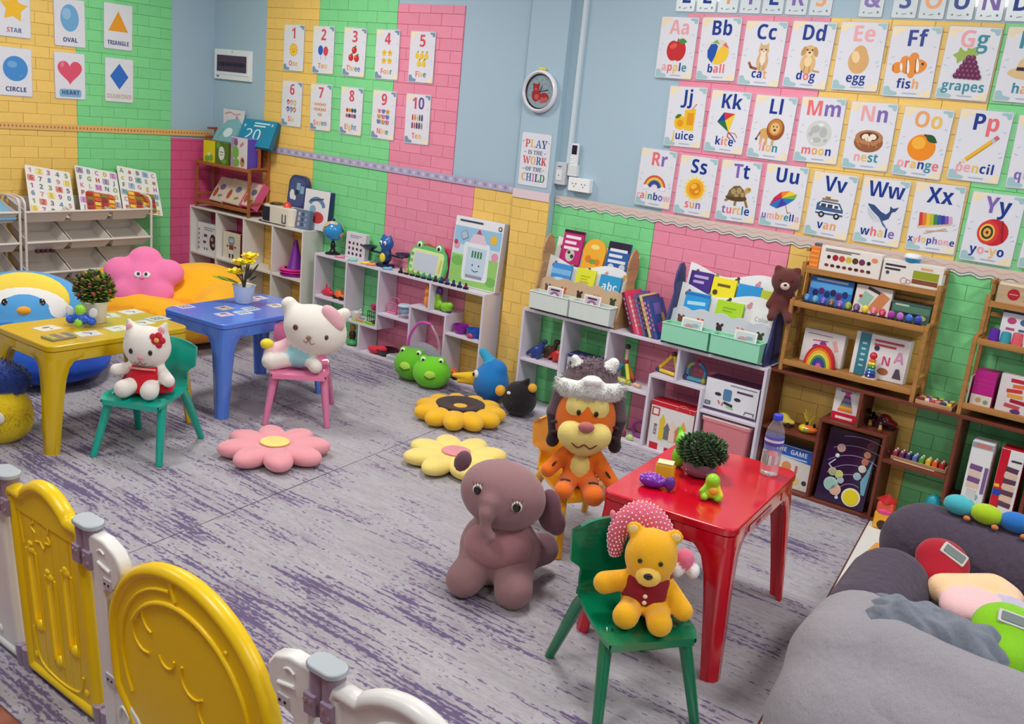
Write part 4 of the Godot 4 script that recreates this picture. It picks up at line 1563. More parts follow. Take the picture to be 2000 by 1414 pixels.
func bamboo_rack(label: String, x0: float, y0: float, col: Color) -> Node3D:
	var t := thing("bamboo_rack", label, "rack", V(x0, y0, 0.0))
	var w := 0.632
	var p := 0.018
	var zf := 0.19
	var zb := 0.032
	for x in [p / 2, w - p / 2]:
		plank(t, "front_post", V(x - p / 2, 0, zf - p / 2), V(x + p / 2, 0.345, zf + p / 2), col, "wood")
		plank(t, "back_post", V(x - p / 2, 0, zb - p / 2), V(x + p / 2, 0.585, zb + p / 2), col, "wood")
		plank(t, "middle_post", V(x - p / 2, 0.345, 0.11 - p / 2), V(x + p / 2, 0.52, 0.11 + p / 2), col, "wood")
		for q in [[0.1, zf], [0.345, zf], [0.51, 0.11], [0.576, 0.11]]:
			plank(t, "side_rail", V(x - p / 2 + 0.001, q[0] - 0.008, zb + p / 2), V(x + p / 2 - 0.001, q[0] + 0.008, q[1] - p / 2), col, "wood")
	for q in [[0.045, zb, zf], [0.33, zb, zf], [0.484, zb, 0.112]]:
		var z: float = q[1] + 0.004
		var n := 5 if q[2] > 0.15 else 3
		var dz: float = (q[2] - 0.004 - z) / n
		for i in n:
			plank(t, "slat", V(p, q[0] - 0.006, z + i * dz), V(w - p, q[0] + 0.004, z + i * dz + dz - 0.002), col, "wood")
		plank(t, "front_rail", V(p, q[0] - 0.014, q[2] - 0.004), V(w - p, q[0] + 0.012, q[2] + 0.008), col, "wood")
	plank(t, "top_rail", V(p, 0.556, zb - 0.007), V(w - p, 0.574, zb + 0.007), col, "wood")
	plank(t, "back_rail", V(p, 0.42, zb - 0.007), V(w - p, 0.438, zb + 0.007), col, "wood")
	return t

func make_bin_racks() -> void:
	var r := bin_rack("white toy organiser rack of slanted bins behind the two bean bags", 0.70)
	var r2 := bin_rack("white toy organiser rack cut off by the left edge of the photo", 1.612)
	# letter boards leaning in the top bins
	var cc := [rgb(226, 150, 170), rgb(90, 140, 150), rgb(130, 110, 140), rgb(228, 196, 80), rgb(150, 176, 110), rgb(110, 150, 190), rgb(190, 110, 180), rgb(196, 80, 70)]
	var boards := [
		["white peg board of numbers leaning in the left top bin", 1.375, "1234567890", 0, 0.09],
		["white peg board of capital letters leaning in the middle top bin", 1.04, "ABCDEFGHIJKLMNOP", 2, 0.04],
		["white peg board of letter pairs leaning in the right top bin", 0.735, "AaBbCcDdEeFfGgHh", 4, 0.02]]
	for b in 3:
		var q: Array = boards[b]
		var t := thing("letter_board", q[0], "puzzle board", V(0.245, 0.705, q[1]), PI / 2, "peg boards in the top bins")
		t.rotation.x = -0.62
		t.rotation.z = -0.2
		var s := sk(rgb(232, 230, 226))
		s.slab(Transform2D(0, Vector2(0, 0.175)) * rr(0.29, 0.35, 0.01), 0.0, 0.006, 0.001)
		part(s, "board", "gloss", t)
		for i in 30:
			var col: Color = cc[(i * 3 + b * 2) % 8]
			var x := -0.115 + (i % 5) * 0.0575
			var y := 0.315 - (i / 5) * 0.056
			s = Sh.new()
			if (i + b) % 4 == 1:
				s.k(col.lightened(0.35)).slab(Transform2D(0, Vector2(x, y)) * rr(0.046, 0.044, 0.006), 0.006, 0.0085, 0.0008)
			s.mt(V(0, 0, 0.0088))
			var ch: String = q[2]
			s.txt(ch[i % ch.length()], x, y - 0.016, 0.033, col.darkened(0.1))
			part(s, "letter_piece", "gloss", t)
		if b > 0:
			s = Sh.new()
			s.mt(V(0, 0.085, 0.0105))
			s.k([rgb(196, 90, 60), rgb(200, 120, 50)][b - 1]).slab(rr(0.2, 0.15, 0.02), 0.0, 0.002, 0.0005)
			for i in 16:
				s.k([rgb(230, 160, 50), rgb(170, 60, 50), rgb(236, 200, 90), rgb(130, 60, 80), rgb(210, 100, 70), rgb(120, 130, 60)][(i * 5 + b) % 6]).box(V(-0.075 + (i % 4) * 0.05, -0.05 + (i / 4) * 0.034, 0.005), V(0.04, 0.026, 0.006), 0.002)
			part(s, "piece_tray", "plastic", t)
	# small things lying in the bins
	for q in [[0.43, 1.45, 0.1, "dark red toy strip lying in the left bin of the second tier"], [0.24, 1.46, 0.14, "dark purple toy strip lying in the left bin of the third tier"], [0.25, 1.17, 0.13, "dark purple toy strip lying in the middle bin of the third tier"]]:
		var s := Sh.new()
		for i in 4:
			s.k(rgb(70, 30, 50) if i % 2 else rgb(96, 40, 60)).box(V(-q[2] * 0.45 + i * q[2] * 0.3, 0.012, 0.002 * i), V(q[2] * 0.26, 0.022, 0.03), 0.005)
		one(s, "toy_strip", "plastic", q[3], "toy", V(0.262, q[0] + 0.045, q[1]), PI / 2, "toy strips in the bins")
	var s := sk(rgb(120, 180, 215))
	s.slab(rr(0.26, 0.2, 0.015), 0, 0.012, 0.002)
	var tb := one(s, "tablet_board", "gloss", "pale blue drawing tablet lying in the top bin at the left photo edge", "toy", V(0.2, 0.735, 1.76), PI / 2)
	tb.rotation.x = -1.15
	s = Sh.new()
	for i in 3:
		s.k([rgb(180, 190, 70), rgb(120, 150, 60), rgb(210, 190, 80)][i]).ell(V(0.02 * i, 0.022, 0.03 * (i - 1)), V(0.03, 0.022, 0.02))
	one(s, "toy_fruit", "plastic", "small green and yellow toy fruit in the bin at the left photo edge", "toy", V(0.21, 0.465, 1.76))

func bin_rack(label: String, z0: float) -> Node3D:
	var t := thing("bin_rack", label, "toy organiser", V(0.0, 0, z0))
	var col := rgb(222, 214, 206)
	var L := 0.893
	for z in [0.008, L - 0.008]:
		var s := sk(col)
		s.tube(spline([V(0.3, 0.0, z), V(0.3, 0.4, z), V(0.3, 0.75, z), V(0.285, 0.81, z), V(0.24, 0.83, z), V(0.1, 0.83, z), V(0.055, 0.81, z), V(0.04, 0.75, z), V(0.04, 0.4, z), V(0.04, 0.0, z)], 5), 0.0085, 8)
		part(s, "side_frame", "plastic", t)
	for y in [0.743, 0.549, 0.35, 0.155]:
		var s := sk(col)
		s.cyl(V(0.3, y, 0.0), V(0.3, y, L), 0.0085, -1, 8)
		s.cyl(V(0.05, y + 0.12 if y < 0.7 else y + 0.06, 0.0), V(0.05, y + 0.12 if y < 0.7 else y + 0.06, L), 0.007, -1, 8)
		part(s, "rail", "plastic", t)
		for b in 3:
			var c := thing("toy_bin", "white slanted toy bin, %s of the %s tier of the %s organiser rack" % [["right one", "middle one", "left one"][b], {0.743: "top", 0.549: "second", 0.35: "third", 0.155: "bottom"}[y], "whole" if z0 < 1.0 else "cut off"], "bin", V(0.3, y, z0 + 0.012 + b * 0.29), 0, "slanted toy bins")
			bin_body(c, 0.285, 0.25, 0.075, col, 0.45 if y < 0.7 else 0.23)
	return t

# open tray of length w along z, depth d towards -x, tilted up at the back
func bin_body(t: Node3D, w: float, d: float, h: float, col: Color, tilt: float) -> void:
	var bs := Basis(V(0, 0, 1), -tilt)
	var s := sk(col)
	var P := func(x: float, y: float, z: float) -> Vector3: return bs * V(-x, y, z)
	var i := 0.022
	var o := [P.call(0, 0, 0.004), P.call(d, 0, 0.004), P.call(d, 0, w - 0.004), P.call(0, 0, w - 0.004)]
	var u := [P.call(i, -h, i), P.call(d - i, -h, i), P.call(d - i, -h, w - i), P.call(i, -h, w - i)]
	var o2 := [P.call(0.006, 0, 0.01), P.call(d - 0.006, 0, 0.01), P.call(d - 0.006, 0, w - 0.01), P.call(0.006, 0, w - 0.01)]
	var u2 := [P.call(i + 0.004, -h + 0.004, i + 0.004), P.call(d - i - 0.004, -h + 0.004, i + 0.004), P.call(d - i - 0.004, -h + 0.004, w - i - 0.004), P.call(i + 0.004, -h + 0.004, w - i - 0.004)]
	var ctr: Vector3 = P.call(d / 2, -h / 2, w / 2)
	for k in 4:
		var j := (k + 1) % 4
		var n: Vector3 = (o[j] - o[k]).cross(u[k] - o[k]).normalized()
		if n.dot((o[k] + u[j]) / 2 - ctr) < 0: n = -n
		s.quad(o[k], o[j], u[j], u[k], n)
		s.quad(o2[k], o2[j], u2[j], u2[k], -n)
		s.quad(o[k], o[j], o2[j], o2[k], bs * Vector3.UP)
	s.quad(u[0], u[1], u[2], u[3], bs * Vector3.DOWN)
	s.quad(u2[0], u2[1], u2[2], u2[3], bs * Vector3.UP)
	part(s, "tray", "plastic", t)
	s = sk(col.lightened(0.1))
	s.box(P.call(0.0, 0.0, w / 2), V(0.014, 0.007, w - 0.004), 0.003, bs)
	part(s, "lip", "plastic", t)

func make_shelf_a() -> void:
	var t := thing("cube_shelf", "tall white cube shelf in the corner with the bamboo rack on top", "shelf", V(0.008, 0, 0.012))
	var w := 1.285
	var H := 0.722
	var d := 0.185
	var b := 0.0075
	plank(t, "top_panel", V(0, H - 2 * b, 0), V(w, H, d), rgb(226, 222, 216), "board")
	plank(t, "bottom_panel", V(2 * b, 0.0, 0), V(w - 2 * b, 2 * b, d - 0.001), rgb(226, 222, 216), "board")
	for x in [b, w - b]:
		plank(t, "side_panel", V(x - b, 0, 0), V(x + b, H - 2 * b, d), rgb(226, 222, 216), "board")
	for x in [0.322, 0.64, 0.96]:
		plank(t, "divider", V(x - b, 2 * b, 0.0005), V(x + b, H - 2 * b, d - 0.0005), rgb(226, 222, 216), "board")
	for q in [[2 * b, 0.3145], [0.3295, 0.6325], [0.6475, 0.9525], [0.9675, w - 2 * b]]:
		plank(t, "shelf", V(q[0], 0.363, 0.0005), V(q[1], 0.378, d - 0.001), rgb(226, 222, 216), "board")
	bamboo_rack("bamboo rack in the corner on the tall white cube shelf", 0.072, 0.722, rgb(190, 108, 62))
	# in the cubes
	var sz := V(0.235, 0.22, 0.06)
	var g := gbox("game_box", "white game box with a dark round picture in the top left cube", "box", V(0.163, 0.378, 0.12), 0.0, sz, rgb(228, 230, 232))
	var s := front(sz)
	bars(s, 0.03, 0.08, 0.14, 2, 0.008, rgb(150, 160, 170))
	s.k(rgb(60, 40, 50)).disc(0.07, -0.02, 0.04, 0.06).k(rgb(190, 160, 140)).disc(0.06, 0.0, 0.015).disc(0.075, -0.04, 0.014)
	s.k(rgb(70, 76, 90)).rect(-0.02, 0.02, 0.04, 0.02).rect(-0.03, -0.03, 0.035, 0.018)
	s.k(rgb(110, 130, 150)).disc(-0.03, -0.08, 0.01).disc(0.0, -0.08, 0.01)
	for i in 5: s.k(rgb(100, 100, 120)).rect(-0.1, 0.06 - i * 0.035, 0.012, 0.018)
	part(s, "picture_print", "print", g)
	sz = V(0.2, 0.2, 0.07)
	g = gbox("game_box", "cream game box with a red and grey robot in the second top cube", "box", V(0.45, 0.378, 0.11), 0.0, sz, rgb(222, 212, 192), 0, "", "paper", rgb(120, 40, 50))
	s = front(sz)
	s.k(rgb(126, 134, 150)).pol(Transform2D(0, Vector2(0, 0.04)) * rr(0.07, 0.06, 0.02)).k(rgb(190, 200, 210)).rect(0, 0.04, 0.045, 0.03)
	s.k(rgb(150, 50, 50)).rect(0, -0.01, 0.05, 0.035).rect(-0.045, -0.005, 0.02, 0.014).rect(0.045, -0.005, 0.02, 0.014)
	s.k(rgb(230, 230, 230)).rect(0, -0.045, 0.05, 0.025).k(rgb(60, 50, 56)).rect(-0.018, -0.075, 0.02, 0.03).rect(0.018, -0.075, 0.02, 0.03)
	part(s, "picture_print", "print", g)
	# ring stacker with a purple cone
	g = thing("ring_cone", "purple cone standing in magenta rings in the right top cube", "toy", V(1.115, 0.378, 0.105))
	s = sk(rgb(116, 36, 150))
	s.lathe([Vector2(0.0, 0.008), Vector2(0.075, 0.008), Vector2(0.06, 0.03), Vector2(0.012, 0.25), Vector2(0.0, 0.255)], Vector3.ZERO, 28)
	part(s, "cone", "plastic", g)
	for i in 3:
		s = sk([rgb(130, 40, 150), rgb(206, 40, 130), rgb(214, 60, 140)][i])
		s.lathe([Vector2(0.06, 0.0), Vector2(0.09, 0.0), Vector2(0.1, 0.008), Vector2(0.09, 0.016), Vector2(0.06, 0.016)], V(-0.01 - 0.006 * i, i * 0.017, -0.002), 28)
		part(s, "ring", "plastic", g)
	g = thing("toy_giraffe", "orange and yellow toy animal in the third top cube", "toy", V(0.915, 0.378, 0.12))
	s = Sh.new()
	s.k(rgb(238, 190, 40)).blob([["e", V(0, 0.05, 0), V(0.03, 0.035, 0.04), Basis(), rgb(240, 190, 40)], ["c", V(0, 0.05, 0.0), V(0, 0.12, 0.01), 0.02, 0.016, rgb(240, 150, 60)], ["e", V(0, 0.135, 0.018), V(0.02, 0.02, 0.03), Basis(), rgb(240, 140, 60)], ["c", V(-0.018, 0.05, 0.02), V(-0.02, 0.008, 0.025), 0.012, 0.011, rgb(240, 190, 40)], ["c", V(0.018, 0.05, 0.02), V(0.02, 0.008, 0.025), 0.012, 0.011, rgb(240, 190, 40)], ["c", V(-0.018, 0.05, -0.02), V(-0.02, 0.008, -0.025), 0.012, 0.011, rgb(240, 190, 40)], ["c", V(0.018, 0.05, -0.02), V(0.02, 0.008, -0.025), 0.012, 0.011, rgb(240, 190, 40)]], 0.007, 0.015)
	part(s, "body", "plastic", g)
	s = sk(rgb(236, 110, 60))
	s.ell(V(-0.012, 0.16, 0.012), V(0.006, 0.014, 0.006)).ell(V(0.012, 0.16, 0.012), V(0.006, 0.014, 0.006))
	part(s, "horns", "plastic", g)
	s = sk(rgb(110, 50, 60))
	s.box(V(0, 0.03, 0), V(0.22, 0.06, 0.12), 0.01)
	one(s, "storage_tin", "softplastic", "dark red box lying in the right bottom cube of the tall white shelf", "box", V(1.12, 0.015, 0.1))
	# on the bamboo rack: top
	sz = V(0.33, 0.2, 0.045)
	g = gbox("game_box", "teal game box numbered 20 tilted back on the corner rack", "box", V(0.64, 1.212, 0.118), 0.1, sz, rgb(30, 130, 165), 0.42, "", "paper", rgb(40, 110, 140))
	s = front(sz)
	s.txt("20", -0.03, -0.055, 0.085, rgb(206, 232, 236), "regular", 1.25)
	bars(s, 0.03, 0.075, 0.15, 2, 0.011, rgb(190, 222, 230))
	s.k(rgb(150, 196, 206)).rect(-0.13, 0.05, 0.02, 0.02).rect(0.13, 0.07, 0.02, 0.02)
	part(s, "title_print", "print", g)
	g = thing("craft_pouch", "pale teal craft pouch leaning left of the teal game box", "pouch", V(0.3, 1.212, 0.1), 0.0)
	g.rotation.x = -0.35
	s = sk(rgb(126, 176, 184))
	s.slab(pv([-0.16, 0.0, 0.14, 0.0, 0.15, 0.1, 0.06, 0.19, -0.05, 0.17, -0.14, 0.08]), -0.012, 0.012, 0.006)
	part(s, "body", "paper", g)
	s = Sh.new()
	s.mt(V(0, 0, 0.0125))
	s.k(rgb(214, 228, 232)).disc(-0.0, 0.075, 0.05, 0.035, 0.3).k(rgb(90, 150, 165)).line(pv([0.1, 0.02, 0.12, 0.12]), 0.006).line(pv([-0.1, 0.03, -0.06, 0.1]), 0.006)
	part(s, "label_print", "print", g)
	sz = V(0.24, 0.15, 0.01)
	g = gbox("folded_card", "white card with pink marks standing behind the pale teal pouch", "card", V(0.3, 1.3, 0.035), 0.0, sz, rgb(222, 218, 222), 0.0)
	s = front(sz)
	s.k(rgb(214, 130, 150)).line(pv([-0.1, 0.04, -0.04, 0.055, 0.02, 0.04, 0.08, 0.05]), 0.008).disc(0.04, 0.02, 0.014)
	part(s, "mark_print", "print", g)
	# middle shelf
	sz = V(0.135, 0.155, 0.08)
	g = gbox("game_box", "yellow game box with green fruit on the corner rack", "box", V(0.195, 1.058, 0.13), 0.0, sz, rgb(226, 208, 30), 0, "", "paper", rgb(190, 170, 20))
	s = front(sz)
	s.k(rgb(120, 170, 60)).disc(-0.02, -0.05, 0.03, 0.022).disc(0.025, -0.04, 0.025).k(rgb(220, 230, 170)).disc(0.0, -0.015, 0.02, 0.014)
	part(s, "picture_print", "print", g)
	sz = V(0.15, 0.16, 0.08)
	g = gbox("game_box", "olive green game box with a white oval on the corner rack", "box", V(0.345, 1.058, 0.13), 0.0, sz, rgb(92, 110, 40), 0, "", "paper")
	s = front(sz)
	s.k(rgb(226, 228, 220)).disc(0.0, 0.0, 0.035, 0.05).k(rgb(96, 160, 60)).disc(-0.04, 0.055, 0.025).disc(0.03, -0.055, 0.03, 0.018).k(rgb(120, 130, 120)).rect(0, 0.01, 0.045, 0.008).rect(0, -0.01, 0.04, 0.006)
	part(s, "picture_print", "print", g)
	sz = V(0.22, 0.215, 0.085)
	g = gbox("game_box", "white and purple game box with green balls, purple spine, on the corner rack", "box", V(0.56, 1.058, 0.137), -0.12, sz, rgb(222, 214, 220), 0, "", "paper", rgb(92, 70, 170))
	s = front(sz)
	s.k(rgb(170, 140, 190)).pol(pv([-0.105, 0.0, -0.02, 0.1, -0.105, 0.1])).pol(pv([-0.105, -0.1, -0.04, -0.1, -0.105, 0.02]))
	s.k(rgb(120, 176, 70)).disc(-0.045, 0.0, 0.045).disc(-0.03, -0.07, 0.04, 0.028).k(rgb(130, 80, 150)).disc(-0.04, 0.07, 0.025)
	s.k(rgb(190, 130, 90)).disc(0.05, -0.06, 0.03, 0.035).k(rgb(80, 50, 50)).disc(0.055, -0.05, 0.014).k(rgb(200, 120, 160)).rect(0.04, 0.06, 0.05, 0.02, 0.5)
	part(s, "picture_print", "print", g)
	# bottom shelf: tilted books
	for q in [["pale grey picture magazine tilted on the lower shelf of the corner rack", 0.24, 0.16, rgb(206, 190, 186), 0.03], ["pink edged picture book in the middle of the lower shelf of the corner rack", 0.43, 0.24, rgb(208, 176, 158), 0.05], ["large pink box tilted at the right end of the lower shelf of the corner rack", 0.62, 0.15, rgb(206, 84, 130), 0.06]]:
		sz = V(q[2], 0.2, q[4])
		g = gbox("picture_book", q[0], "book", V(q[1], 0.776, 0.135), -0.1, sz, q[3], 0.55, "books on the lower shelf of the corner rack", "paper", rgb(206, 90, 136) if q[4] > 0.04 else Color(0, 0, 0, 0))
		s = front(sz)
		s.k(rgb(220, 200, 180)).rect(0, 0, q[2] - 0.02, 0.18)
		s.k(rgb(170, 90, 60)).disc(-q[2] * 0.25, -0.03, 0.025, 0.04).k(rgb(110, 110, 150)).disc(q[2] * 0.1, 0.02, 0.035, 0.025).k(rgb(120, 140, 110)).rect(q[2] * 0.2, -0.05, 0.05, 0.02, 0.2)
		part(s, "cover_print", "print", g)
	# toy kitchen case
	g = thing("toy_case", "white toy kitchen case with its blue lid open, on the tall white shelf", "toy case", V(0.985, 0.722, 0.11), -0.05)
	s = sk(rgb(228, 222, 206))
	s.mv(Transform3D(Basis(Vector3.RIGHT, V(0, 0, -1), Vector3.UP), Vector3.ZERO))
	s.slab(rr(0.34, 0.14, 0.045, 5), 0.0, 0.125, 0.008)
	part(s, "case", "plastic", g)
	s = sk(rgb(40, 36, 60))
	s.box(V(-0.11, 0.06, 0.0715), V(0.08, 0.1, 0.006), 0.003)
	s.box(V(0.075, 0.05, 0.0715), V(0.004, 0.06, 0.008)).box(V(0.11, 0.05, 0.0715), V(0.004, 0.06, 0.008)).box(V(0.0925, 0.022, 0.0715), V(0.035, 0.004, 0.008))
	part(s, "dark_trim", "plastic", g)
	s = sk(rgb(56, 60, 110))
	s.mv(Transform3D(Basis(Vector3.RIGHT, -0.12), V(0.06, 0.13, -0.06)))
	s.slab(Transform2D(0, Vector2(0, 0.1)) * rr(0.21, 0.23, 0.06, 5), -0.015, 0.015, 0.006)
	var lid := part(s, "lid", "plastic", g)
	s = Sh.new()
	s.mv(Transform3D(Basis(Vector3.RIGHT, -0.12), V(0.06, 0.13, -0.0435)))
	s.k(rgb(70, 80, 130)).pol(Transform2D(0, Vector2(0, 0.1)) * rr(0.17, 0.19, 0.045, 5))
	s.k(rgb(130, 170, 196)).rect(0.01, 0.14, 0.04, 0.05).rect(0.055, 0.12, 0.04, 0.05).k(rgb(226, 226, 230)).disc(-0.05, 0.08, 0.025, 0.035).disc(-0.02, 0.06, 0.018)
	s.k(rgb(40, 40, 60)).disc(0.0, 0.1, 0.018)
	part(s, "lid_picture", "print", lid)
	s = sk(rgb(30, 28, 40))
	s.lathe([Vector2(0.0, 0.125), Vector2(0.055, 0.125), Vector2(0.058, 0.132), Vector2(0.03, 0.142), Vector2(0, 0.143)], V(-0.08, 0, 0.0), 20)
	part(s, "toy_hob", "gloss", g)
	s = sk(rgb(226, 70, 56))
	s.lathe([Vector2(0.0, 0.125), Vector2(0.03, 0.125), Vector2(0.024, 0.15), Vector2(0.008, 0.16), Vector2(0, 0.161)], V(0.06, 0, 0.02), 16)
	part(s, "red_knob", "plastic", g)
	s = sk(rgb(40, 36, 60))
	s.tube(spline([V(-0.19, 0.004, 0.05), V(-0.16, 0.004, 0.09), V(0.0, 0.004, 0.085), V(0.12, 0.004, 0.08)], 6), 0.003, 6)
	part(s, "cord", "plastic", g)
	sz = V(0.235, 0.27, 0.05)
	g = gbox("game_box", "white game box with a navy edge leaning behind the small grey blue box", "box", V(1.268, 0.722, 0.062), 0.06, sz, rgb(226, 224, 228), 0.1, "", "paper", rgb(50, 56, 110))
	s = front(sz)
	s.k(rgb(90, 130, 170)).arc(0.0, 0.0, 0.06, 0.09, 0.3, 2.6).k(rgb(200, 70, 70)).disc(0.02, -0.05, 0.06, 0.04).k(rgb(70, 70, 90)).line(pv([-0.06, 0.06, 0.06, 0.08]), 0.01).k(rgb(130, 170, 190)).disc(-0.03, 0.0, 0.03)
	part(s, "picture_print", "print", g)
	sz = V(0.165, 0.13, 0.035)
	g = gbox("game_box", "small grey blue box leaning at the right end of the tall white shelf", "box", V(1.2, 0.722, 0.135), 0.05, sz, rgb(96, 120, 150), 0.12)
	s = front(sz)
	for i in 12: s.k([rgb(160, 80, 80), rgb(140, 150, 180), rgb(60, 70, 110), rgb(190, 180, 180)][(i * 3) % 4]).disc(-0.05 + (i % 4) * 0.033, 0.035 - (i / 4) * 0.035, 0.011, 0.013)
	part(s, "picture_print", "print", g)

func make_shelf_b() -> void:
	stagger_shelf("white staggered shelf between the tall cube shelf and the yellow pilaster", 1.395, 0.012, 0.168, 1.49, [0.313, 0.615, 0.462, 0.905, 1.2, 1.058], rgb(220, 212, 226), "board", false)
	var Y := 0.592
	# globe
	var g := thing("globe", "small blue globe on a black stand at the left end of the white shelf", "globe", V(1.485, Y, 0.1))
	var s := sk(rgb(40, 140, 205))
	var c := V(0, 0.158, 0)
	s.ell(c, Vector3.ONE * 0.068, Basis(), 32, 20)
	var gb := part(s, "ball", "gloss", g)
	s = Sh.new()
	for q in [[-0.6, 0.1, 0.022, 130, 180, 90], [-0.35, 0.75, 0.03, 226, 180, 120], [-0.9, 0.35, 0.034, 226, 190, 120], [0.4, 1.1, 0.024, 220, 200, 190], [1.9, -0.35, 0.024, 226, 170, 110], [2.4, 0.4, 0.04, 220, 190, 120], [1.1, 1.0, 0.02, 226, 160, 150]]:
		var dir := V(sin(q[0]) * cos(q[1]), sin(q[1]), cos(q[0]) * cos(q[1]))
		var x := Vector3.UP.cross(dir).normalized()
		s.k(rgb(q[3], q[4], q[5])).ell(c + dir * 0.0665, V(q[2], q[2] * 0.8, 0.004), Basis(x, dir.cross(x), dir), 12, 6)
	part(s, "continents", "print", gb)
	s = sk(rgb(26, 24, 30))
	s.lathe([Vector2(0, 0), Vector2(0.052, 0), Vector2(0.05, 0.008), Vector2(0.022, 0.018), Vector2(0.014, 0.04), Vector2(0.018, 0.06), Vector2(0.012, 0.085), Vector2(0.0, 0.092)], Vector3.ZERO, 24)
	var arc := PackedVector3Array()
	for i in 17:
		var a := -PI / 2 + 0.4 + (PI) * i / 16.0
		arc.append(c + V(-cos(a) * 0.0, sin(a) * 0.075, -cos(a) * 0.075).rotated(Vector3.UP, 0.7))
	s.tube(arc, 0.003, 6)
	s.ell(c + V(0, 0.075, 0), V(0.008, 0.008, 0.008), Basis(), 8, 6)
	part(s, "stand", "plastic", g)
	# boxes on top
	var sz := V(0.185, 0.17, 0.04)
	g = gbox("game_box", "white game box with small dark animals beside the globe", "box", V(1.675, Y, 0.06), 0.0, sz, rgb(220, 214, 222), 0.04)
	s = front(sz)
	bars(s, 0, 0.065, 0.11, 2, 0.006, rgb(150, 150, 165))
	for i in 12: s.k([rgb(50, 40, 60), rgb(110, 70, 80), rgb(60, 60, 60)][i % 3]).disc(-0.055 + (i % 4) * 0.037, 0.015 - (i / 4) * 0.035, 0.011, 0.009, i)
	part(s, "picture_print", "print", g)
	# balance scale
	g = thing("balance_scale", "blue monster balance scale with two dark pans on the white shelf", "toy", V(1.985, Y, 0.1))
	s = sk(rgb(36, 84, 150))
	s.blob([["e", V(0, 0.075, 0), V(0.042, 0.055, 0.035), Basis(), rgb(30, 60, 110)], ["e", V(0, 0.155, 0), V(0.05, 0.045, 0.04), Basis(), rgb(40, 96, 170)], ["c", V(-0.025, 0.19, 0), V(-0.03, 0.205, 0), 0.012, 0.008, rgb(40, 96, 170)], ["c", V(0.025, 0.19, 0), V(0.03, 0.205, 0), 0.012, 0.008, rgb(40, 96, 170)]], 0.008, 0.02)
	part(s, "body", "plastic", g)
	s = sk(rgb(30, 36, 70))
	s.box(V(0, 0.012, 0), V(0.11, 0.024, 0.075), 0.008)
	s.cyl(V(-0.15, 0.085, 0), V(0.15, 0.085, 0), 0.007, -1, 8)
	part(s, "base_and_beam", "plastic", g)
	for q in [-0.155, 0.155]:
		s = sk(rgb(30, 28, 60))
		s.lathe([Vector2(0.0, 0.088), Vector2(0.03, 0.09), Vector2(0.055, 0.112), Vector2(0.052, 0.114), Vector2(0.028, 0.098), Vector2(0.0, 0.096)], V(q, 0, 0), 22)
		part(s, "pan", "plastic", g)
	s = sk(rgb(236, 214, 60))
	s.ell(V(0, 0.065, 0.03), V(0.024, 0.03, 0.012))
	part(s, "belly_patch", "plastic", g)
	s = sk(rgb(240, 240, 240))
	s.ell(V(-0.016, 0.16, 0.036), V(0.013, 0.014, 0.008), Basis(), 10, 8).ell(V(0.018, 0.16, 0.036), V(0.013, 0.014, 0.008), Basis(), 10, 8)
	s.k(rgb(20, 20, 26)).ell(V(-0.016, 0.158, 0.043), V(0.006, 0.007, 0.004), Basis(), 8, 6).ell(V(0.018, 0.158, 0.043), V(0.006, 0.007, 0.004), Basis(), 8, 6)
	part(s, "eyes", "gloss", g)
	# little figures before it
	var fc := [["pink", rgb(220, 130, 160), 1.62], ["mint", rgb(130, 206, 190), 1.74], ["yellow", rgb(240, 206, 80), 1.86], ["orange", rgb(236, 140, 70), 1.91], ["light blue", rgb(110, 180, 220), 2.06]]
	for q in fc:
		s = sk(q[1])
		s.blob([["e", V(0, 0.008, 0), V(0.026, 0.01, 0.014), Basis(), q[1]], ["e", V(0.022, 0.012, 0.002), V(0.012, 0.012, 0.011), Basis(), q[1]], ["c", V(-0.018, 0.008, 0), V(-0.036, 0.006, 0.006), 0.007, 0.004, q[1]]], 0.005, 0.01)
		one(s, "toy_counter", "plastic", "tiny %s animal counter before the balance scale" % q[0], "toy", V(q[2], Y, 0.155), 0.5, "animal counters before the scale")
	# frog board
	g = thing("drawing_board", "green frog shaped magnetic drawing board with a pale screen on the white shelf", "drawing board", V(2.345, Y, 0.112), -0.06)
	g.rotation.x = -0.16
	s = sk(rgb(100, 190, 110))
	var o := PackedVector2Array()
	for p in [[0.0, 0.0, 0, 0]]: o = pv([-0.13, 0.0, 0.13, 0.0, 0.165, 0.03, 0.172, 0.09, 0.15, 0.16, 0.12, 0.19, 0.11, 0.21, 0.085, 0.222, 0.06, 0.212, 0.045, 0.195, -0.045, 0.195, -0.06, 0.212, -0.085, 0.222, -0.11, 0.21, -0.12, 0.19, -0.15, 0.16, -0.172, 0.09, -0.165, 0.03])
	s.slab(o, -0.012, 0.012, 0.005, 0.3)
	part(s, "board", "plastic", g)
	s = sk(rgb(214, 236, 160))
	s.slab(Transform2D(0, Vector2(0, 0.09)) * rr(0.29, 0.155, 0.03, 5), 0.0, 0.016, 0.004)
	part(s, "frame", "plastic", g)
	s = sk(rgb(196, 208, 222))
	s.slab(Transform2D(0, Vector2(-0.005, 0.09)) * rr(0.205, 0.118, 0.01, 4), 0.0, 0.0175, 0.001)
	part(s, "screen", "gloss", g)
	for q in [-0.085, 0.085]:
		s = sk(rgb(232, 240, 226))
		s.ell(V(q, 0.192, 0.012), V(0.022, 0.022, 0.008), Basis(), 14, 8)
		s.k(rgb(26, 24, 26)).ell(V(q + 0.004, 0.19, 0.0185), V(0.011, 0.013, 0.004), Basis(), 12, 6)
		part(s, "eye", "gloss", g)
	s = sk(rgb(190, 130, 70))
	s.tube(spline([V(-0.05, 0.2, 0.012), V(0, 0.212, 0.014), V(0.05, 0.2, 0.012)], 5), 0.005, 6)
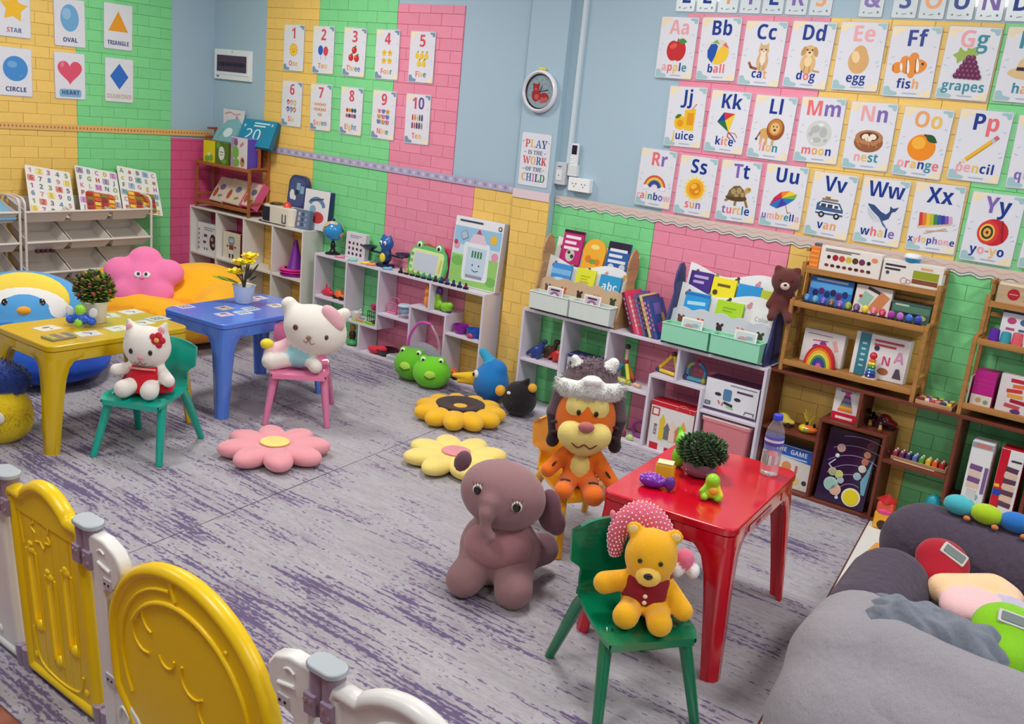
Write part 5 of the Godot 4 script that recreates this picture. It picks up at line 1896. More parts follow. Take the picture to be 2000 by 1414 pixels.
	s.k(rgb(236, 206, 110)).cyl(V(0.122, 0.05, 0.018), V(0.13, 0.13, 0.018), 0.006, 0.005, 8)
	part(s, "pen_and_handle", "plastic", g)
	for i in 3:
		s = sk([rgb(140, 200, 120), rgb(120, 190, 130), rgb(90, 170, 160)][i])
		s.cyl(V(-0.127, 0.05 + i * 0.04, 0.0), V(-0.127, 0.05 + i * 0.04, 0.02), 0.011, -1, 12)
		part(s, "stamp", "plastic", g)
	g = thing("drawing_board", "pink drawing board standing behind the frog shaped board", "drawing board", V(2.40, Y, 0.068), -0.06)
	g.rotation.x = -0.16
	s = sk(rgb(214, 80, 120))
	s.slab(Transform2D(0, Vector2(0, 0.1)) * rr(0.3, 0.2, 0.05, 5), -0.01, 0.01, 0.004)
	part(s, "board", "plastic", g)
	# caterpillar train
	for i in 12:
		var col: Color = [rgb(70, 40, 40), rgb(190, 180, 60), rgb(150, 170, 70), rgb(90, 150, 80), rgb(60, 150, 150), rgb(60, 130, 150), rgb(50, 60, 110), rgb(60, 60, 120), rgb(70, 90, 140), rgb(60, 60, 110), rgb(56, 64, 120), rgb(130, 40, 80)][i]
		s = sk(rgb(40, 34, 50))
		s.box(V(0, 0.01, 0), V(0.03, 0.008, 0.016), 0.002)
		for q in [-0.009, 0.009]:
			s.cyl(V(q, 0.006, -0.01), V(q, 0.006, 0.01), 0.006, -1, 10)
		s.k(col)
		s.cyl(V(0, 0.014, 0), V(0, 0.032, 0), 0.01, 0.008, 10)
		s.ell(V(0, 0.034, 0), V(0.008, 0.006, 0.008), Basis(), 8, 6)
		one(s, "train_wagon", "plastic", "toy train wagon, %s, %s" % [["dark brown", "mustard", "olive", "leaf green", "turquoise", "petrol blue", "dark navy", "violet", "slate blue", "indigo", "royal blue", "maroon"][i], "the left end one" if i == 0 else "the right end one" if i == 11 else "on the white shelf"], "toy", V(2.18 + i * 0.049, Y, 0.158), 0, "toy train wagons on the white shelf")
	# big box
	sz = V(0.372, 0.415, 0.05)
	g = gbox("game_box", "large white box picturing a drawing board castle, against the yellow bricks", "box", V(2.708, Y, 0.075), 0.0, sz, rgb(232, 234, 238), 0.09, "", "paper", rgb(200, 190, 190))
	s = front(sz)
	s.k(rgb(150, 196, 226)).rect(0, 0.07, 0.36, 0.16).k(rgb(206, 226, 236)).rect(0, 0.01, 0.36, 0.06).k(rgb(150, 206, 110)).rect(0, -0.11, 0.36, 0.18).k(rgb(120, 184, 90)).disc(-0.13, -0.06, 0.05, 0.03).disc(0.14, -0.15, 0.04, 0.03)
	s.k(rgb(240, 190, 50)).disc(0.125, 0.1, 0.026)
	s.k(rgb(230, 150, 180)).disc(0.15, -0.0, 0.026).disc(-0.15, 0.03, 0.022).k(rgb(200, 60, 90)).disc(-0.16, 0.05, 0.015)
	s.k(rgb(228, 236, 242)).pol(Transform2D(0.04, Vector2(0.01, -0.05)) * rr(0.2, 0.23, 0.02)).k(rgb(226, 200, 214)).pol(pv([-0.06, 0.06, 0.08, 0.06, 0.05, 0.115, -0.03, 0.115])).k(rgb(210, 70, 90)).pol(pv([-0.01, 0.12, 0.03, 0.12, 0.01, 0.15]))
	s.k(rgb(196, 216, 232)).rect(0.01, -0.05, 0.15, 0.17).k(rgb(70, 130, 90))
	for i in 4: s.rect(-0.02 + i * 0.022, -0.005, 0.014, 0.04)
	s.k(rgb(70, 90, 130)).disc(-0.01, -0.07, 0.006).disc(0.04, -0.07, 0.006).line(pv([-0.01, -0.1, 0.015, -0.108, 0.04, -0.1]), 0.005).k(rgb(150, 150, 170)).rect(0.01, -0.14, 0.13, 0.018)
	s.k(rgb(140, 160, 190)).rect(-0.1, 0.1, 0.05, 0.05, 0.5).k(rgb(180, 196, 214)).rect(-0.1, 0.1, 0.038, 0.038, 0.5)
	bars(s, -0.06, 0.185, 0.18, 1, 0.01, rgb(60, 66, 90))
	s.k(rgb(60, 64, 80)).disc(0.163, 0.172, 0.014).k(rgb(225, 225, 230)).disc(0.163, 0.172, 0.008)
	part(s, "picture_print", "print", g)
	# in the compartments
	blob_toy("toy_boat", "red toy boat in the upper left compartment of the white shelf", V(1.47, 0.3045, 0.115), rgb(206, 40, 70), 0)
	blob_toy("toy_car", "orange toy car in the upper left compartment of the white shelf", V(1.6, 0.3045, 0.12), rgb(240, 110, 50), 1)
	g = thing("toy_bowl", "white toy cup with a spoon in the second compartment of the white shelf", "toy", V(1.77, 0.2025, 0.125))
	s = sk(rgb(232, 228, 230))
	s.lathe([Vector2(0, 0), Vector2(0.022, 0), Vector2(0.038, 0.03), Vector2(0.04, 0.05), Vector2(0.036, 0.05), Vector2(0.03, 0.02), Vector2(0, 0.008)], Vector3.ZERO, 22)
	part(s, "cup", "plastic", g)
	s = sk(rgb(240, 236, 236))
	s.cyl(V(0.0, 0.02, 0), V(0.04, 0.075, 0.0), 0.004, 0.005, 8)
	part(s, "spoon", "plastic", g)
	g = thing("toy_rack", "dark toy dish rack with a magenta cup in the second compartment", "toy", V(1.93, 0.2025, 0.09))
	s = sk(rgb(60, 30, 50))
	for q in [0.006, 0.05, 0.08]:
		for z in [-0.035, 0.035]:
			s.cyl(V(-0.055, q, z), V(0.055, q, z), 0.003, -1, 6)
	for i in 7:
		for z in [-0.035, 0.035]:
			s.cyl(V(-0.054 + i * 0.018, 0.004, z), V(-0.054 + i * 0.018, 0.082, z), 0.0025, -1, 6)
	s.box(V(0, 0.005, 0), V(0.11, 0.006, 0.07), 0.002)
	part(s, "wire_rack", "plastic", g)
	s = sk(rgb(214, 60, 120))
	s.lathe([Vector2(0, 0), Vector2(0.02, 0), Vector2(0.026, 0.035), Vector2(0.022, 0.035), Vector2(0, 0.01)], V(-0.03, 0.085, 0.0), 14)
	part(s, "cup", "plastic", g)
	g = thing("toy_board", "lime toy tray with pink and green slices in the second compartment", "toy", V(1.87, 0.2025, 0.155))
	s = sk(rgb(170, 206, 90))
	s.slab(rr(0.2, 0.04, 0.01), -0.0035, 0.0035, 0.001)
	var tr := part(s, "tray", "plastic", g)
	tr.rotation.x = -PI / 2
	tr.position.y = 0.0035
	s = sk(rgb(230, 140, 120))
	s.ell(V(-0.04, 0.012, 0), V(0.035, 0.006, 0.015)).k(rgb(130, 190, 70)).ell(V(0.05, 0.012, 0.0), V(0.04, 0.007, 0.014))
	part(s, "slices", "plastic", g)
	g = thing("toy_figure", "small brown and green toy figure at the floor of the white shelf", "toy", V(1.74, 0.015, 0.12))
	s = Sh.new()
	s.blob([["e", V(0, 0.02, 0), V(0.05, 0.02, 0.04), Basis(), rgb(70, 160, 90)], ["e", V(0, 0.07, 0), V(0.026, 0.035, 0.024), Basis(), rgb(60, 36, 34)], ["e", V(0, 0.122, 0), V(0.024, 0.024, 0.022), Basis(), rgb(176, 120, 70)]], 0.008, 0.012)
	part(s, "body", "plastic", g)
	g = thing("toy_basket", "red and black toy plate set low in the white shelf", "toy", V(2.03, 0.015, 0.12))
	s = sk(rgb(50, 24, 36))
	s.lathe([Vector2(0, 0), Vector2(0.05, 0), Vector2(0.075, 0.04), Vector2(0.07, 0.042), Vector2(0.0, 0.012)], V(0.02, 0, -0.02), 24)
	part(s, "dark_bowl", "plastic", g)
	s = sk(rgb(216, 50, 70))
	s.ell(V(-0.05, 0.03, 0.02), V(0.06, 0.025, 0.035)).ell(V(0.0, 0.04, 0.01), V(0.04, 0.022, 0.03))
	part(s, "red_cloth", "fabric", g)
	g = thing("paper_stack", "stack of white printed cards on the bottom board of the white shelf", "paper", V(2.18, 0.015, 0.12), 0.2)
	for i in 6:
		s = sk(rgb(226 - i * 4, 218, 220))
		s.box(V(0.004 * sin(i * 2.0), 0.0025 + i * 0.005, 0.003 * cos(i * 3.0)), V(0.14, 0.004, 0.09))
		part(s, "card", "paper", g)
	s = sk(rgb(150, 110, 110))
	s.mv(Transform3D(Basis(Vector3.RIGHT, V(0, 0, -1), Vector3.UP), V(0, 0.0305, 0)))
	for i in 8: s.rect(-0.05 + i * 0.014, 0.0, 0.006, 0.07)
	part(s, "stripe_print", "print", g)
	g = thing("toy_cage", "pink toy pet cage in the middle compartment of the white shelf", "toy", V(2.085, 0.3045, 0.09))
	s = sk(rgb(226, 120, 160))
	s.box(V(0, 0.008, 0), V(0.08, 0.016, 0.06), 0.004)
	for q in [-0.038, 0.038]:
		for z in [-0.028, 0.028]:
			s.cyl(V(q, 0.01, z), V(q, 0.075, z), 0.003, -1, 6)
	for i in 4:
		s.cyl(V(-0.038, 0.025 + i * 0.016, 0.028), V(0.038, 0.025 + i * 0.016, 0.028), 0.0025, -1, 6)
	s.tube(spline([V(-0.038, 0.075, 0), V(-0.03, 0.1, 0), V(0.03, 0.1, 0), V(0.038, 0.075, 0)], 5), 0.003, 6)
	part(s, "cage", "plastic", g)
	g = thing("toy_jar", "clear toy tank with a pale blue lid in the middle compartment", "toy", V(2.205, 0.3045, 0.125))
	s = Sh.new()
	s.lathe([Vector2(0, 0), Vector2(0.04, 0), Vector2(0.045, 0.01), Vector2(0.045, 0.075)], Vector3.ZERO, 22)
	part(s, "clear_wall", "clear", g)
	s = sk(rgb(120, 170, 206))
	s.ell(V(0, 0.045, 0), V(0.036, 0.022, 0.034))
	s.k(rgb(190, 210, 226)).lathe([Vector2(0.045, 0.074), Vector2(0.047, 0.078), Vector2(0.035, 0.088), Vector2(0, 0.088)], Vector3.ZERO, 22)
	part(s, "blue_animal_and_lid", "plastic", g)
	blob_toy("toy_animal", "orange toy animal beside the right divider of the white shelf", V(2.395, 0.4125, 0.12), rgb(244, 150, 60), 2)
	blob_toy("toy_dinosaur", "green and purple toy dinosaur in the upper right compartment", V(2.475, 0.4125, 0.11), rgb(136, 196, 50), 3)
	blob_toy("toy_dinosaur", "short green toy dinosaur beside the purple topped one", V(2.555, 0.4125, 0.13), rgb(130, 200, 50), 4)
	for q in [["purple", rgb(140, 30, 150), 2.675, 0.118], ["blue", rgb(40, 90, 190), 2.79, 0.125]]:
		g = thing("toy_bowl", "%s toy pot in the right compartment of the white shelf" % q[0], "toy", V(q[2], 0.3045, q[3]))
		s = sk(q[1])
		s.lathe([Vector2(0, 0.0), Vector2(0.03, 0.0), Vector2(0.048, 0.03), Vector2(0.05, 0.055), Vector2(0.045, 0.055), Vector2(0.04, 0.03), Vector2(0, 0.012)], Vector3.ZERO, 22)
		s.box(V(0.05, 0.045, 0), V(0.03, 0.006, 0.016), 0.002).box(V(-0.05, 0.045, 0), V(0.03, 0.006, 0.016), 0.002)
		part(s, "pot", "plastic", g)
	blob_toy("toy_car", "small pink toy before the blue pot", V(2.79, 0.3045, 0.168), rgb(206, 70, 130), 5)
	blob_toy("toy_car", "orange toy truck low in the right end of the white shelf", V(2.66, 0.015, 0.13), rgb(238, 96, 46), 1)
	blob_toy("toy_car", "small dark red toy on the floor before the white shelf", V(2.8, 0.015, 0.14), rgb(176, 40, 60), 5)
	# grey bag with a pink handle
	g = thing("toy_backpack", "grey bag with a clear pink handle behind the green frog plush", "bag", V(2.52, 0.0, 0.265), 0.1)
	s = sk(rgb(136, 136, 146))
	s.blob([["e", V(0, 0.11, 0), V(0.15, 0.12, 0.055), Basis(), rgb(136, 136, 146)], ["e", V(0, 0.03, 0), V(0.14, 0.03, 0.06), Basis(), rgb(120, 120, 130)]], 0.012, 0.03)
	part(s, "bag", "fabric", g)
	s = sk(rgb(206, 80, 180))
	s.tube(spline([V(-0.13, 0.13, -0.01), V(-0.125, 0.24, -0.01), V(-0.06, 0.34, -0.01), V(0.03, 0.34, -0.01), V(0.09, 0.25, -0.01), V(0.1, 0.16, -0.01)], 8), [0.008], 8) if false else s.tube(spline([V(-0.13, 0.13, -0.01), V(-0.125, 0.24, -0.01), V(-0.06, 0.34, -0.01), V(0.03, 0.35, -0.01)], 8), 0.009, 8)
	part(s, "pink_handle", "gloss", g)
	s = Sh.new()
	s.tube(spline([V(0.03, 0.35, -0.01), V(0.09, 0.27, -0.01), V(0.11, 0.17, -0.01)], 8), 0.008, 8)
	part(s, "clear_handle", "clear", g)

func blob_toy(called: String, label: String, at: Vector3, c: Color, kind: int) -> void:
	var g := thing(called, label, "toy", at)
	var s := sk(c)
	var d := c.darkened(0.3)
	match kind:
		0:
			s.blob([["e", V(0, 0.02, 0), V(0.055, 0.02, 0.024), Basis(), c], ["e", V(0.02, 0.022, 0), V(0.04, 0.02, 0.022), Basis(), c], ["c", V(-0.01, 0.03, 0), V(-0.012, 0.08, 0), 0.012, 0.004, c], ["c", V(0.015, 0.03, 0), V(0.02, 0.06, 0), 0.012, 0.006, c]], 0.006, 0.012)
		1:
			s.blob([["e", V(0, 0.024, 0), V(0.055, 0.018, 0.028), Basis(), c], ["e", V(-0.008, 0.042, 0), V(0.03, 0.02, 0.024), Basis(), c]], 0.006, 0.012)
			part(s, "body", "plastic", g)
			s = sk(rgb(50, 40, 50))
			for x in [-0.03, 0.03]:
				s.cyl(V(x, 0.013, -0.03), V(x, 0.013, 0.03), 0.013, -1, 14)
			part(s, "wheels", "plastic", g)
			return
		2:
			s.blob([["e", V(0, 0.04, 0), V(0.03, 0.04, 0.028), Basis(), c], ["e", V(0.004, 0.1, 0.006), V(0.026, 0.03, 0.026), Basis(), c], ["c", V(-0.014, 0.13, 0), V(-0.016, 0.145, 0), 0.008, 0.006, c]], 0.007, 0.015)
		3:
			s.blob([["e", V(0, 0.035, 0), V(0.04, 0.032, 0.028), Basis(), c], ["c", V(0, 0.06, 0), V(0, 0.085, 0.01), 0.022, 0.018, c], ["e", V(0, 0.115, 0.0), V(0.026, 0.03, 0.02), Basis(), rgb(96, 50, 130)], ["c", V(-0.02, 0.02, 0.01), V(-0.025, 0.006, 0.015), 0.014, 0.013, d], ["c", V(0.02, 0.02, 0.01), V(0.025, 0.006, 0.015), 0.014, 0.013, d]], 0.007, 0.012)
		4:
			s.blob([["e", V(0, 0.034, 0), V(0.042, 0.03, 0.026), Basis(), c], ["e", V(0.03, 0.05, 0.0), V(0.022, 0.02, 0.02), Basis(), c], ["c", V(-0.02, 0.02, 0.0), V(-0.02, 0.008, 0), 0.016, 0.015, rgb(80, 50, 110)], ["c", V(0.02, 0.02, 0.0), V(0.025, 0.008, 0), 0.016, 0.015, rgb(80, 50, 110)]], 0.007, 0.012)
		5:
			s.blob([["e", V(0, 0.014, 0), V(0.024, 0.014, 0.012), Basis(), c], ["e", V(0.006, 0.024, 0), V(0.012, 0.012, 0.011), Basis(), c]], 0.005, 0.01)
		6:
			s.blob([["e", V(0, 0.045, 0), V(0.035, 0.03, 0.024), Basis(), c], ["c", V(0.025, 0.055, 0), V(0.04, 0.1, 0.0), 0.018, 0.012, c], ["e", V(0.046, 0.108, 0), V(0.022, 0.014, 0.013), Basis(), d], ["c", V(-0.03, 0.04, 0), V(-0.075, 0.012, 0), 0.016, 0.006, c], ["c", V(-0.014, 0.035, 0.012), V(-0.016, 0.008, 0.016), 0.013, 0.01, c], ["c", V(0.018, 0.035, 0.012), V(0.02, 0.008, 0.016), 0.012, 0.01, c], ["c", V(0.0, 0.035, -0.012), V(0.0, 0.008, -0.016), 0.013, 0.01, c]], 0.006, 0.012)
	part(s, "body", "plastic", g)

func rack_side(t: Node3D, x: float, col: Color, z0: float, head: bool, m: String) -> void:
	var s := sk(col)
	# outline in (z, y), then stood on the x axis
	s.mv(Transform3D(Basis(V(0, 0, 1), Vector3.UP, V(-1, 0, 0)), V(x, 0, 0)))
	var o: PackedVector2Array
	if head:
		o = pv([0.225, 0.0, 0.205, 0.09, 0.175, 0.19, 0.15, 0.26, 0.16, 0.3, 0.158, 0.35, 0.135, 0.4, 0.1, 0.425, 0.068, 0.4, 0.05, 0.35, 0.055, 0.29, 0.075, 0.25, 0.06, 0.1, 0.05, 0.0])
	else:
		o = pv([0.225, 0.0, 0.21, 0.09, 0.18, 0.19, 0.155, 0.25, 0.165, 0.3, 0.155, 0.36, 0.13, 0.4, 0.1, 0.405, 0.075, 0.38, 0.06, 0.3, 0.05, 0.0])
	var mz := Transform2D(0, Vector2(z0, 0)) * o
	s.slab(mz, -0.006, 0.006, 0.002, 0.5)
	part(s, "side_panel", m, t)

func wavy(w: float, h: float, kind: int) -> PackedVector2Array:
	var p := pv([-w / 2, 0.0, w / 2, 0.0])
	for i in 33:
		var u := 1.0 - i / 32.0
		var y := h
		if kind == 0:
			y += 0.022 * cos(u * TAU * 1.25 + 0.25) - 0.012
		else:
			y += 0.018 * absf(sin(u * PI * 5.0)) - 0.018 + 0.012 * sin(u * PI)
		p.append(Vector2((u - 0.5) * w, y))
	return p

func book_rack(label: String, x0: float, x1: float, side: Color, front_col: Color, bin_col: Color, head: bool, bins: String) -> void:
	var Y := 0.592
	var w := x1 - x0
	var t := thing("book_rack", label, "book rack", V((x0 + x1) / 2, Y, 0.0))
	var z0 := 0.012
	rack_side(t, -w / 2 + 0.006, side, z0, head, "softplastic" if not head else "wood")
	rack_side(t, w / 2 - 0.006, side, z0, head, "softplastic" if not head else "wood")
	var iw := w - 0.026
	var s := sk(rgb(232, 234, 234))
	s.box(V(0, 0.012, 0.135), V(iw, 0.012, 0.19), 0.003)
	part(s, "base_board", "plastic", t)
	for q in [[0.16, 0.24, 0.09, 0, rgb(236, 238, 238), "back_board"], [0.1, 0.2, 0.145, 0, rgb(234, 236, 236), "middle_board"], [0.04, 0.152, 0.195, 1, front_col, "front_board"]]:
		s = sk(q[4])
		s.mv(Transform3D(Basis(Vector3.RIGHT, -0.2), V(0, q[0], q[2])))
		s.slab(wavy(iw, q[1], q[3]) if q[3] == 0 else wavy(iw, q[1], 1), -0.003, 0.003, 0.0015)
		part(s, q[5], "plastic", t)
		s = Sh.new()
		s.mv(Transform3D(Basis(Vector3.RIGHT, -0.2), V(0, q[0], q[2])).translated_local(V(0, 0, 0.0034)))
		if q[3] == 1:
			for i in 5:
				var x := -iw * 0.4 + i * iw * 0.2
				s.lay = 0
				s.k([rgb(110, 66, 56), rgb(190, 80, 50), rgb(60, 40, 40), rgb(200, 130, 100), rgb(60, 66, 46)][i]).disc(x, 0.085, 0.016, 0.022, 0.3).disc(x - 0.012, 0.106, 0.008).disc(x + 0.012, 0.106, 0.008).disc(x, 0.062, 0.01, 0.012)
		else:
			for i in 5:
				s.lay = 0
				var x := -iw * 0.42 + i * iw * 0.21
				s.k([rgb(120, 70, 70), rgb(206, 150, 160), rgb(140, 150, 110), rgb(214, 160, 80), rgb(80, 56, 60)][(i * 2) % 5]).disc(x, q[1] - 0.045, 0.015, 0.013).disc(x + 0.006, q[1] - 0.03, 0.009)
		part(s, "animal_print", "print", t)
	for k in [-1, 1]:
		var b := thing("book_bin", "%s bin at the %s of the %s" % [bins, "left" if k < 0 else "right", "wooden sided book rack" if head else "navy sided book rack"], "bin", V((x0 + x1) / 2 + k * iw * 0.25, Y + 0.018, 0.236))
		open_bin(b, iw * 0.5 - 0.006, 0.095, 0.085, bin_col)

func open_bin(b: Node3D, w: float, h: float, d: float, col: Color) -> void:
	var s := sk(col)
	var th := 0.004
	s.box(V(0, th / 2, 0), V(w - 0.012, th, d - 0.012), 0.0015)
	for q in [-1, 1]:
		s.box(V(0, h / 2, q * (d / 2 - th / 2 - 0.003)), V(w - 0.006, h, th), 0.0015, Basis(Vector3.RIGHT, q * 0.06))
		s.box(V(q * (w / 2 - th / 2 - 0.003), h / 2, 0), V(th, h, d - 0.006), 0.0015)
	part(s, "tray", "plastic", b)
	s = sk(col.lightened(0.12))
	for q in [-1, 1]:
		s.box(V(0, h, q * (d / 2 - 0.001)), V(w, 0.006, 0.008), 0.002)
		s.box(V(q * (w / 2 - 0.004), h, 0), V(0.008, 0.006, d), 0.002)
	part(s, "rim", "plastic", b)

func book(label: String, at: Vector3, sz: Vector3, col: Color, lean: float, art: Callable, group := "", roll := 0.0) -> Node3D:
	var g := gbox("picture_book", label, "book", at, 0, sz, col, lean, group)
	g.rotation.z = roll
	var s := front(sz)
	art.call(s)
	part(s, "cover_print", "print", g)
	return g

func make_shelf_c() -> void:
	stagger_shelf("white staggered shelf under the two book racks", 3.215, 0.06, 0.182, 1.475, [0.285, 0.575, 0.43, 0.855, 1.152, 1.0], rgb(216, 210, 224), "board", false)
	var Y := 0.592
	book_rack("small book rack with wooden animal sides and white bins on the white shelf", 3.258, 3.822, rgb(214, 168, 122), rgb(196, 168, 136), rgb(218, 230, 226), true, "white")
	book_rack("small book rack with navy sides and mint green bins on the white shelf", 4.098, 4.665, rgb(60, 66, 118), rgb(196, 202, 210), rgb(150, 224, 190), false, "mint green")
	# books standing in the racks
	book("magenta sing along book in the wooden sided rack", V(3.39, 0.86, 0.092), V(0.135, 0.19, 0.014), rgb(190, 30, 110), 0.2, func(s: Sh):
		s.k(rgb(50, 16, 40)).rect(0, 0.085, 0.133, 0.016)
		bars(s, 0, 0.055, 0.1, 3, 0.016, rgb(240, 226, 236))
		s.k(rgb(200, 200, 190)).disc(0.0, -0.045, 0.03, 0.035).k(rgb(60, 60, 60)).disc(-0.01, -0.03, 0.01).disc(0.014, -0.05, 0.012), "books at the top of the wooden sided rack")
	var rb := thing("round_book", "orange round topped book in the middle of the wooden sided rack", "book", V(3.54, 0.85, 0.092), 0, "books at the top of the wooden sided rack")
	rb.rotation.x = -0.2
	var s := sk(rgb(238, 170, 40))
	var o := pv([-0.068, 0.0, 0.068, 0.0])
	for i in 13:
		var a := PI * i / 12
		o.append(Vector2(cos(a) * 0.072, 0.11 + sin(a) * 0.065))
	s.slab(o, -0.006, 0.006, 0.001)
	part(s, "body", "paper", rb)
	s = Sh.new()
	s.mt(V(0, 0.08, 0.0064))
	s.k(rgb(246, 214, 130)).disc(0, 0.05, 0.028, 0.014).k(rgb(226, 120, 40)).disc(-0.03, -0.02, 0.02).disc(0.03, -0.03, 0.018).k(rgb(110, 160, 60)).disc(0.0, -0.03, 0.022, 0.014)
	part(s, "cover_print", "print", rb)
	book("navy music book at the right of the wooden sided rack", V(3.69, 0.84, 0.092), V(0.14, 0.19, 0.014), rgb(40, 90, 160), 0.2, func(s: Sh):
		s.k(rgb(40, 20, 50)).rect(0, 0.07, 0.138, 0.048)
		bars(s, 0, 0.05, 0.11, 3, 0.016, rgb(220, 230, 240))
		s.k(rgb(230, 200, 70)).disc(0.01, -0.06, 0.018).k(rgb(200, 210, 220)).disc(-0.03, -0.045, 0.02).disc(0.04, -0.04, 0.02), "books at the top of the wooden sided rack")
	book("blue sea picture book in the middle tier of the wooden sided rack", V(3.385, 0.745, 0.158), V(0.13, 0.12, 0.01), rgb(60, 140, 210), 0.2, func(s: Sh):
		s.k(rgb(120, 180, 230)).rect(0, 0.015, 0.128, 0.03).k(rgb(190, 220, 240)).disc(0.0, -0.03, 0.05, 0.014).k(rgb(40, 90, 120)).disc(-0.05, -0.04, 0.014, 0.012), "books in the middle tier of the wooden sided rack")
	book("lime yellow book in the middle tier of the wooden sided rack", V(3.545, 0.74, 0.158), V(0.125, 0.125, 0.01), rgb(222, 224, 50), 0.2, func(s: Sh):
		bars(s, 0, 0.02, 0.06, 3, 0.008, rgb(190, 190, 30))
		s.k(rgb(150, 180, 60)).disc(0.03, -0.04, 0.012), "books in the middle tier of the wooden sided rack")
	book("blue alphabet book lettered abc in the wooden sided rack", V(3.705, 0.735, 0.158), V(0.135, 0.12, 0.01), rgb(40, 150, 205), 0.2, func(s: Sh):
		s.txt("abc", 0, -0.02, 0.042, rgb(220, 236, 244))
		s.k(rgb(40, 90, 80)).disc(-0.05, -0.05, 0.018, 0.012), "books in the middle tier of the wooden sided rack")
	for q in [[3.42, "leaning in the left white bin"], [3.665, "leaning in the right white bin"]]:
		book("white edged picture card %s" % q[1], V(q[0] - 0.01, 0.62, 0.238), V(0.108, 0.125, 0.004), rgb(238, 238, 236), 0.15, func(s: Sh):
			s.k(rgb(206, 190, 206)).rect(0, 0.01, 0.09, 0.09).k(rgb(150, 110, 140)).disc(0, 0.015, 0.03, 0.022).k(rgb(226, 214, 226)).disc(0, 0.01, 0.016, 0.014).k(rgb(70, 50, 70)).rect(0, 0.045, 0.06, 0.01), "picture cards in the rack bins")
	# navy rack
	book("dark purple book in the top tier of the navy sided rack", V(4.205, 0.85, 0.105), V(0.125, 0.115, 0.012), rgb(70, 40, 130), 0.2, func(s: Sh):
		bars(s, 0, 0.03, 0.08, 2, 0.014, rgb(190, 170, 220)), "books in the top tier of the navy sided rack")
	book("yellow book in the top tier of the navy sided rack", V(4.335, 0.84, 0.105), V(0.13, 0.115, 0.012), rgb(240, 226, 40), 0.2, func(s: Sh):
		bars(s, 0, 0.02, 0.07, 1, 0.014, rgb(110, 90, 30))
		s.k(rgb(90, 60, 40)).disc(-0.04, -0.02, 0.014), "books in the top tier of the navy sided rack")
	book("sky blue book in the top tier of the navy sided rack", V(4.47, 0.825, 0.105), V(0.125, 0.12, 0.012), rgb(40, 150, 220), 0.2, func(s: Sh):
		s.k(rgb(150, 210, 226)).rect(0, -0.04, 0.123, 0.035).k(rgb(80, 100, 110)).disc(-0.02, -0.01, 0.014, 0.01), "books in the top tier of the navy sided rack")
	book("green and orange book in the top tier of the navy sided rack", V(4.59, 0.815, 0.105), V(0.12, 0.12, 0.012), rgb(190, 200, 50), 0.2, func(s: Sh):
		s.k(rgb(240, 120, 50)).rect(0.04, 0.0, 0.035, 0.1).k(rgb(110, 130, 50)).disc(-0.03, 0.0, 0.02).k(rgb(180, 60, 40)).disc(0.03, -0.02, 0.014), "books in the top tier of the navy sided rack")
	book("bright blue book in the middle tier of the navy sided rack", V(4.225, 0.745, 0.158), V(0.135, 0.12, 0.01), rgb(30, 150, 220), 0.2, func(s: Sh):
		s.k(rgb(170, 220, 240)).rect(0, 0.005, 0.1, 0.018, 0.08).k(rgb(40, 110, 180)).rect(0, 0.048, 0.133, 0.012), "books in the middle tier of the navy sided rack")
	book("lime green book in the middle tier of the navy sided rack", V(4.405, 0.725, 0.158), V(0.145, 0.13, 0.01), rgb(170, 214, 40), 0.2, func(s: Sh):
		bars(s, 0, 0.03, 0.07, 2, 0.008, rgb(130, 180, 40))
		s.k(rgb(40, 110, 180)).pol(pv([0.0, -0.065, 0.07, -0.065, 0.07, -0.025])), "books in the middle tier of the navy sided rack")
	book("white colouring book with red dots in the navy sided rack", V(4.58, 0.71, 0.158), V(0.115, 0.13, 0.008), rgb(236, 238, 238), 0.2, func(s: Sh):
		s.txt("Color", 0.0, 0.012, 0.022, rgb(130, 140, 140), "regular")
		s.k(rgb(190, 60, 80)).disc(-0.025, -0.02, 0.016).k(rgb(60, 80, 120)).disc(0.025, -0.02, 0.005).disc(0.038, -0.025, 0.005), "books in the middle tier of the navy sided rack")
	for q in [[4.255, "leaning in the left mint green bin"], [4.545, "leaning in the right mint green bin"]]:
		book("white edged picture card %s" % q[1], V(q[0], 0.62, 0.238), V(0.118, 0.125, 0.004), rgb(238, 238, 236), 0.15, func(s: Sh):
			s.k(rgb(206, 214, 214)).rect(0, 0.01, 0.1, 0.09).k(rgb(206, 150, 160)).disc(-0.015, 0.012, 0.026, 0.022).k(rgb(160, 180, 190)).disc(0.02, 0.03, 0.02, 0.01), "picture cards in the rack bins")
	# bottle behind
	var g := thing("water_bottle", "clear water bottle with a blue cap behind the wooden sided book rack", "bottle", V(3.885, Y, 0.1))
	bottle(g, 0.21, 0.028)
	# leaning books
	var bc := [[rgb(110, 30, 50), "dark red"], [rgb(220, 60, 100), "hot pink"], [rgb(226, 120, 150), "pink"], [rgb(206, 50, 70), "red"], [rgb(110, 90, 150), "lavender"], [rgb(50, 50, 70), "charcoal"], [rgb(220, 200, 130), "cream"], [rgb(80, 70, 130), "navy"], [rgb(60, 90, 160), "blue"]]
	for i in 9:
		var bh := 0.22 + 0.012 * sin(i * 2.2)
		var sz := V(0.0155, bh, 0.15)
		var b := gbox("thin_book", "thin %s book number %d in the leaning row between the racks" % [bc[i][1], i + 1], "book", V(3.92 + i * 0.018, Y + 0.003, 0.14), 0, sz, rgb(230, 226, 220), 0, "leaning books between the racks")
		b.rotation.z = 0.42
		s = Sh.new()
		s.k(bc[i][0]).box(V(0, bh / 2, 0.0755), V(0.016, bh, 0.003), 0.001).box(V(0.0078, bh / 2, 0), V(0.0015, bh, 0.151)).box(V(-0.0078, bh / 2, 0), V(0.0015, bh, 0.151))
		part(s, "cover", "paper", b)
		s = Sh.new()
		s.mt(V(0, bh / 2, 0.0774))
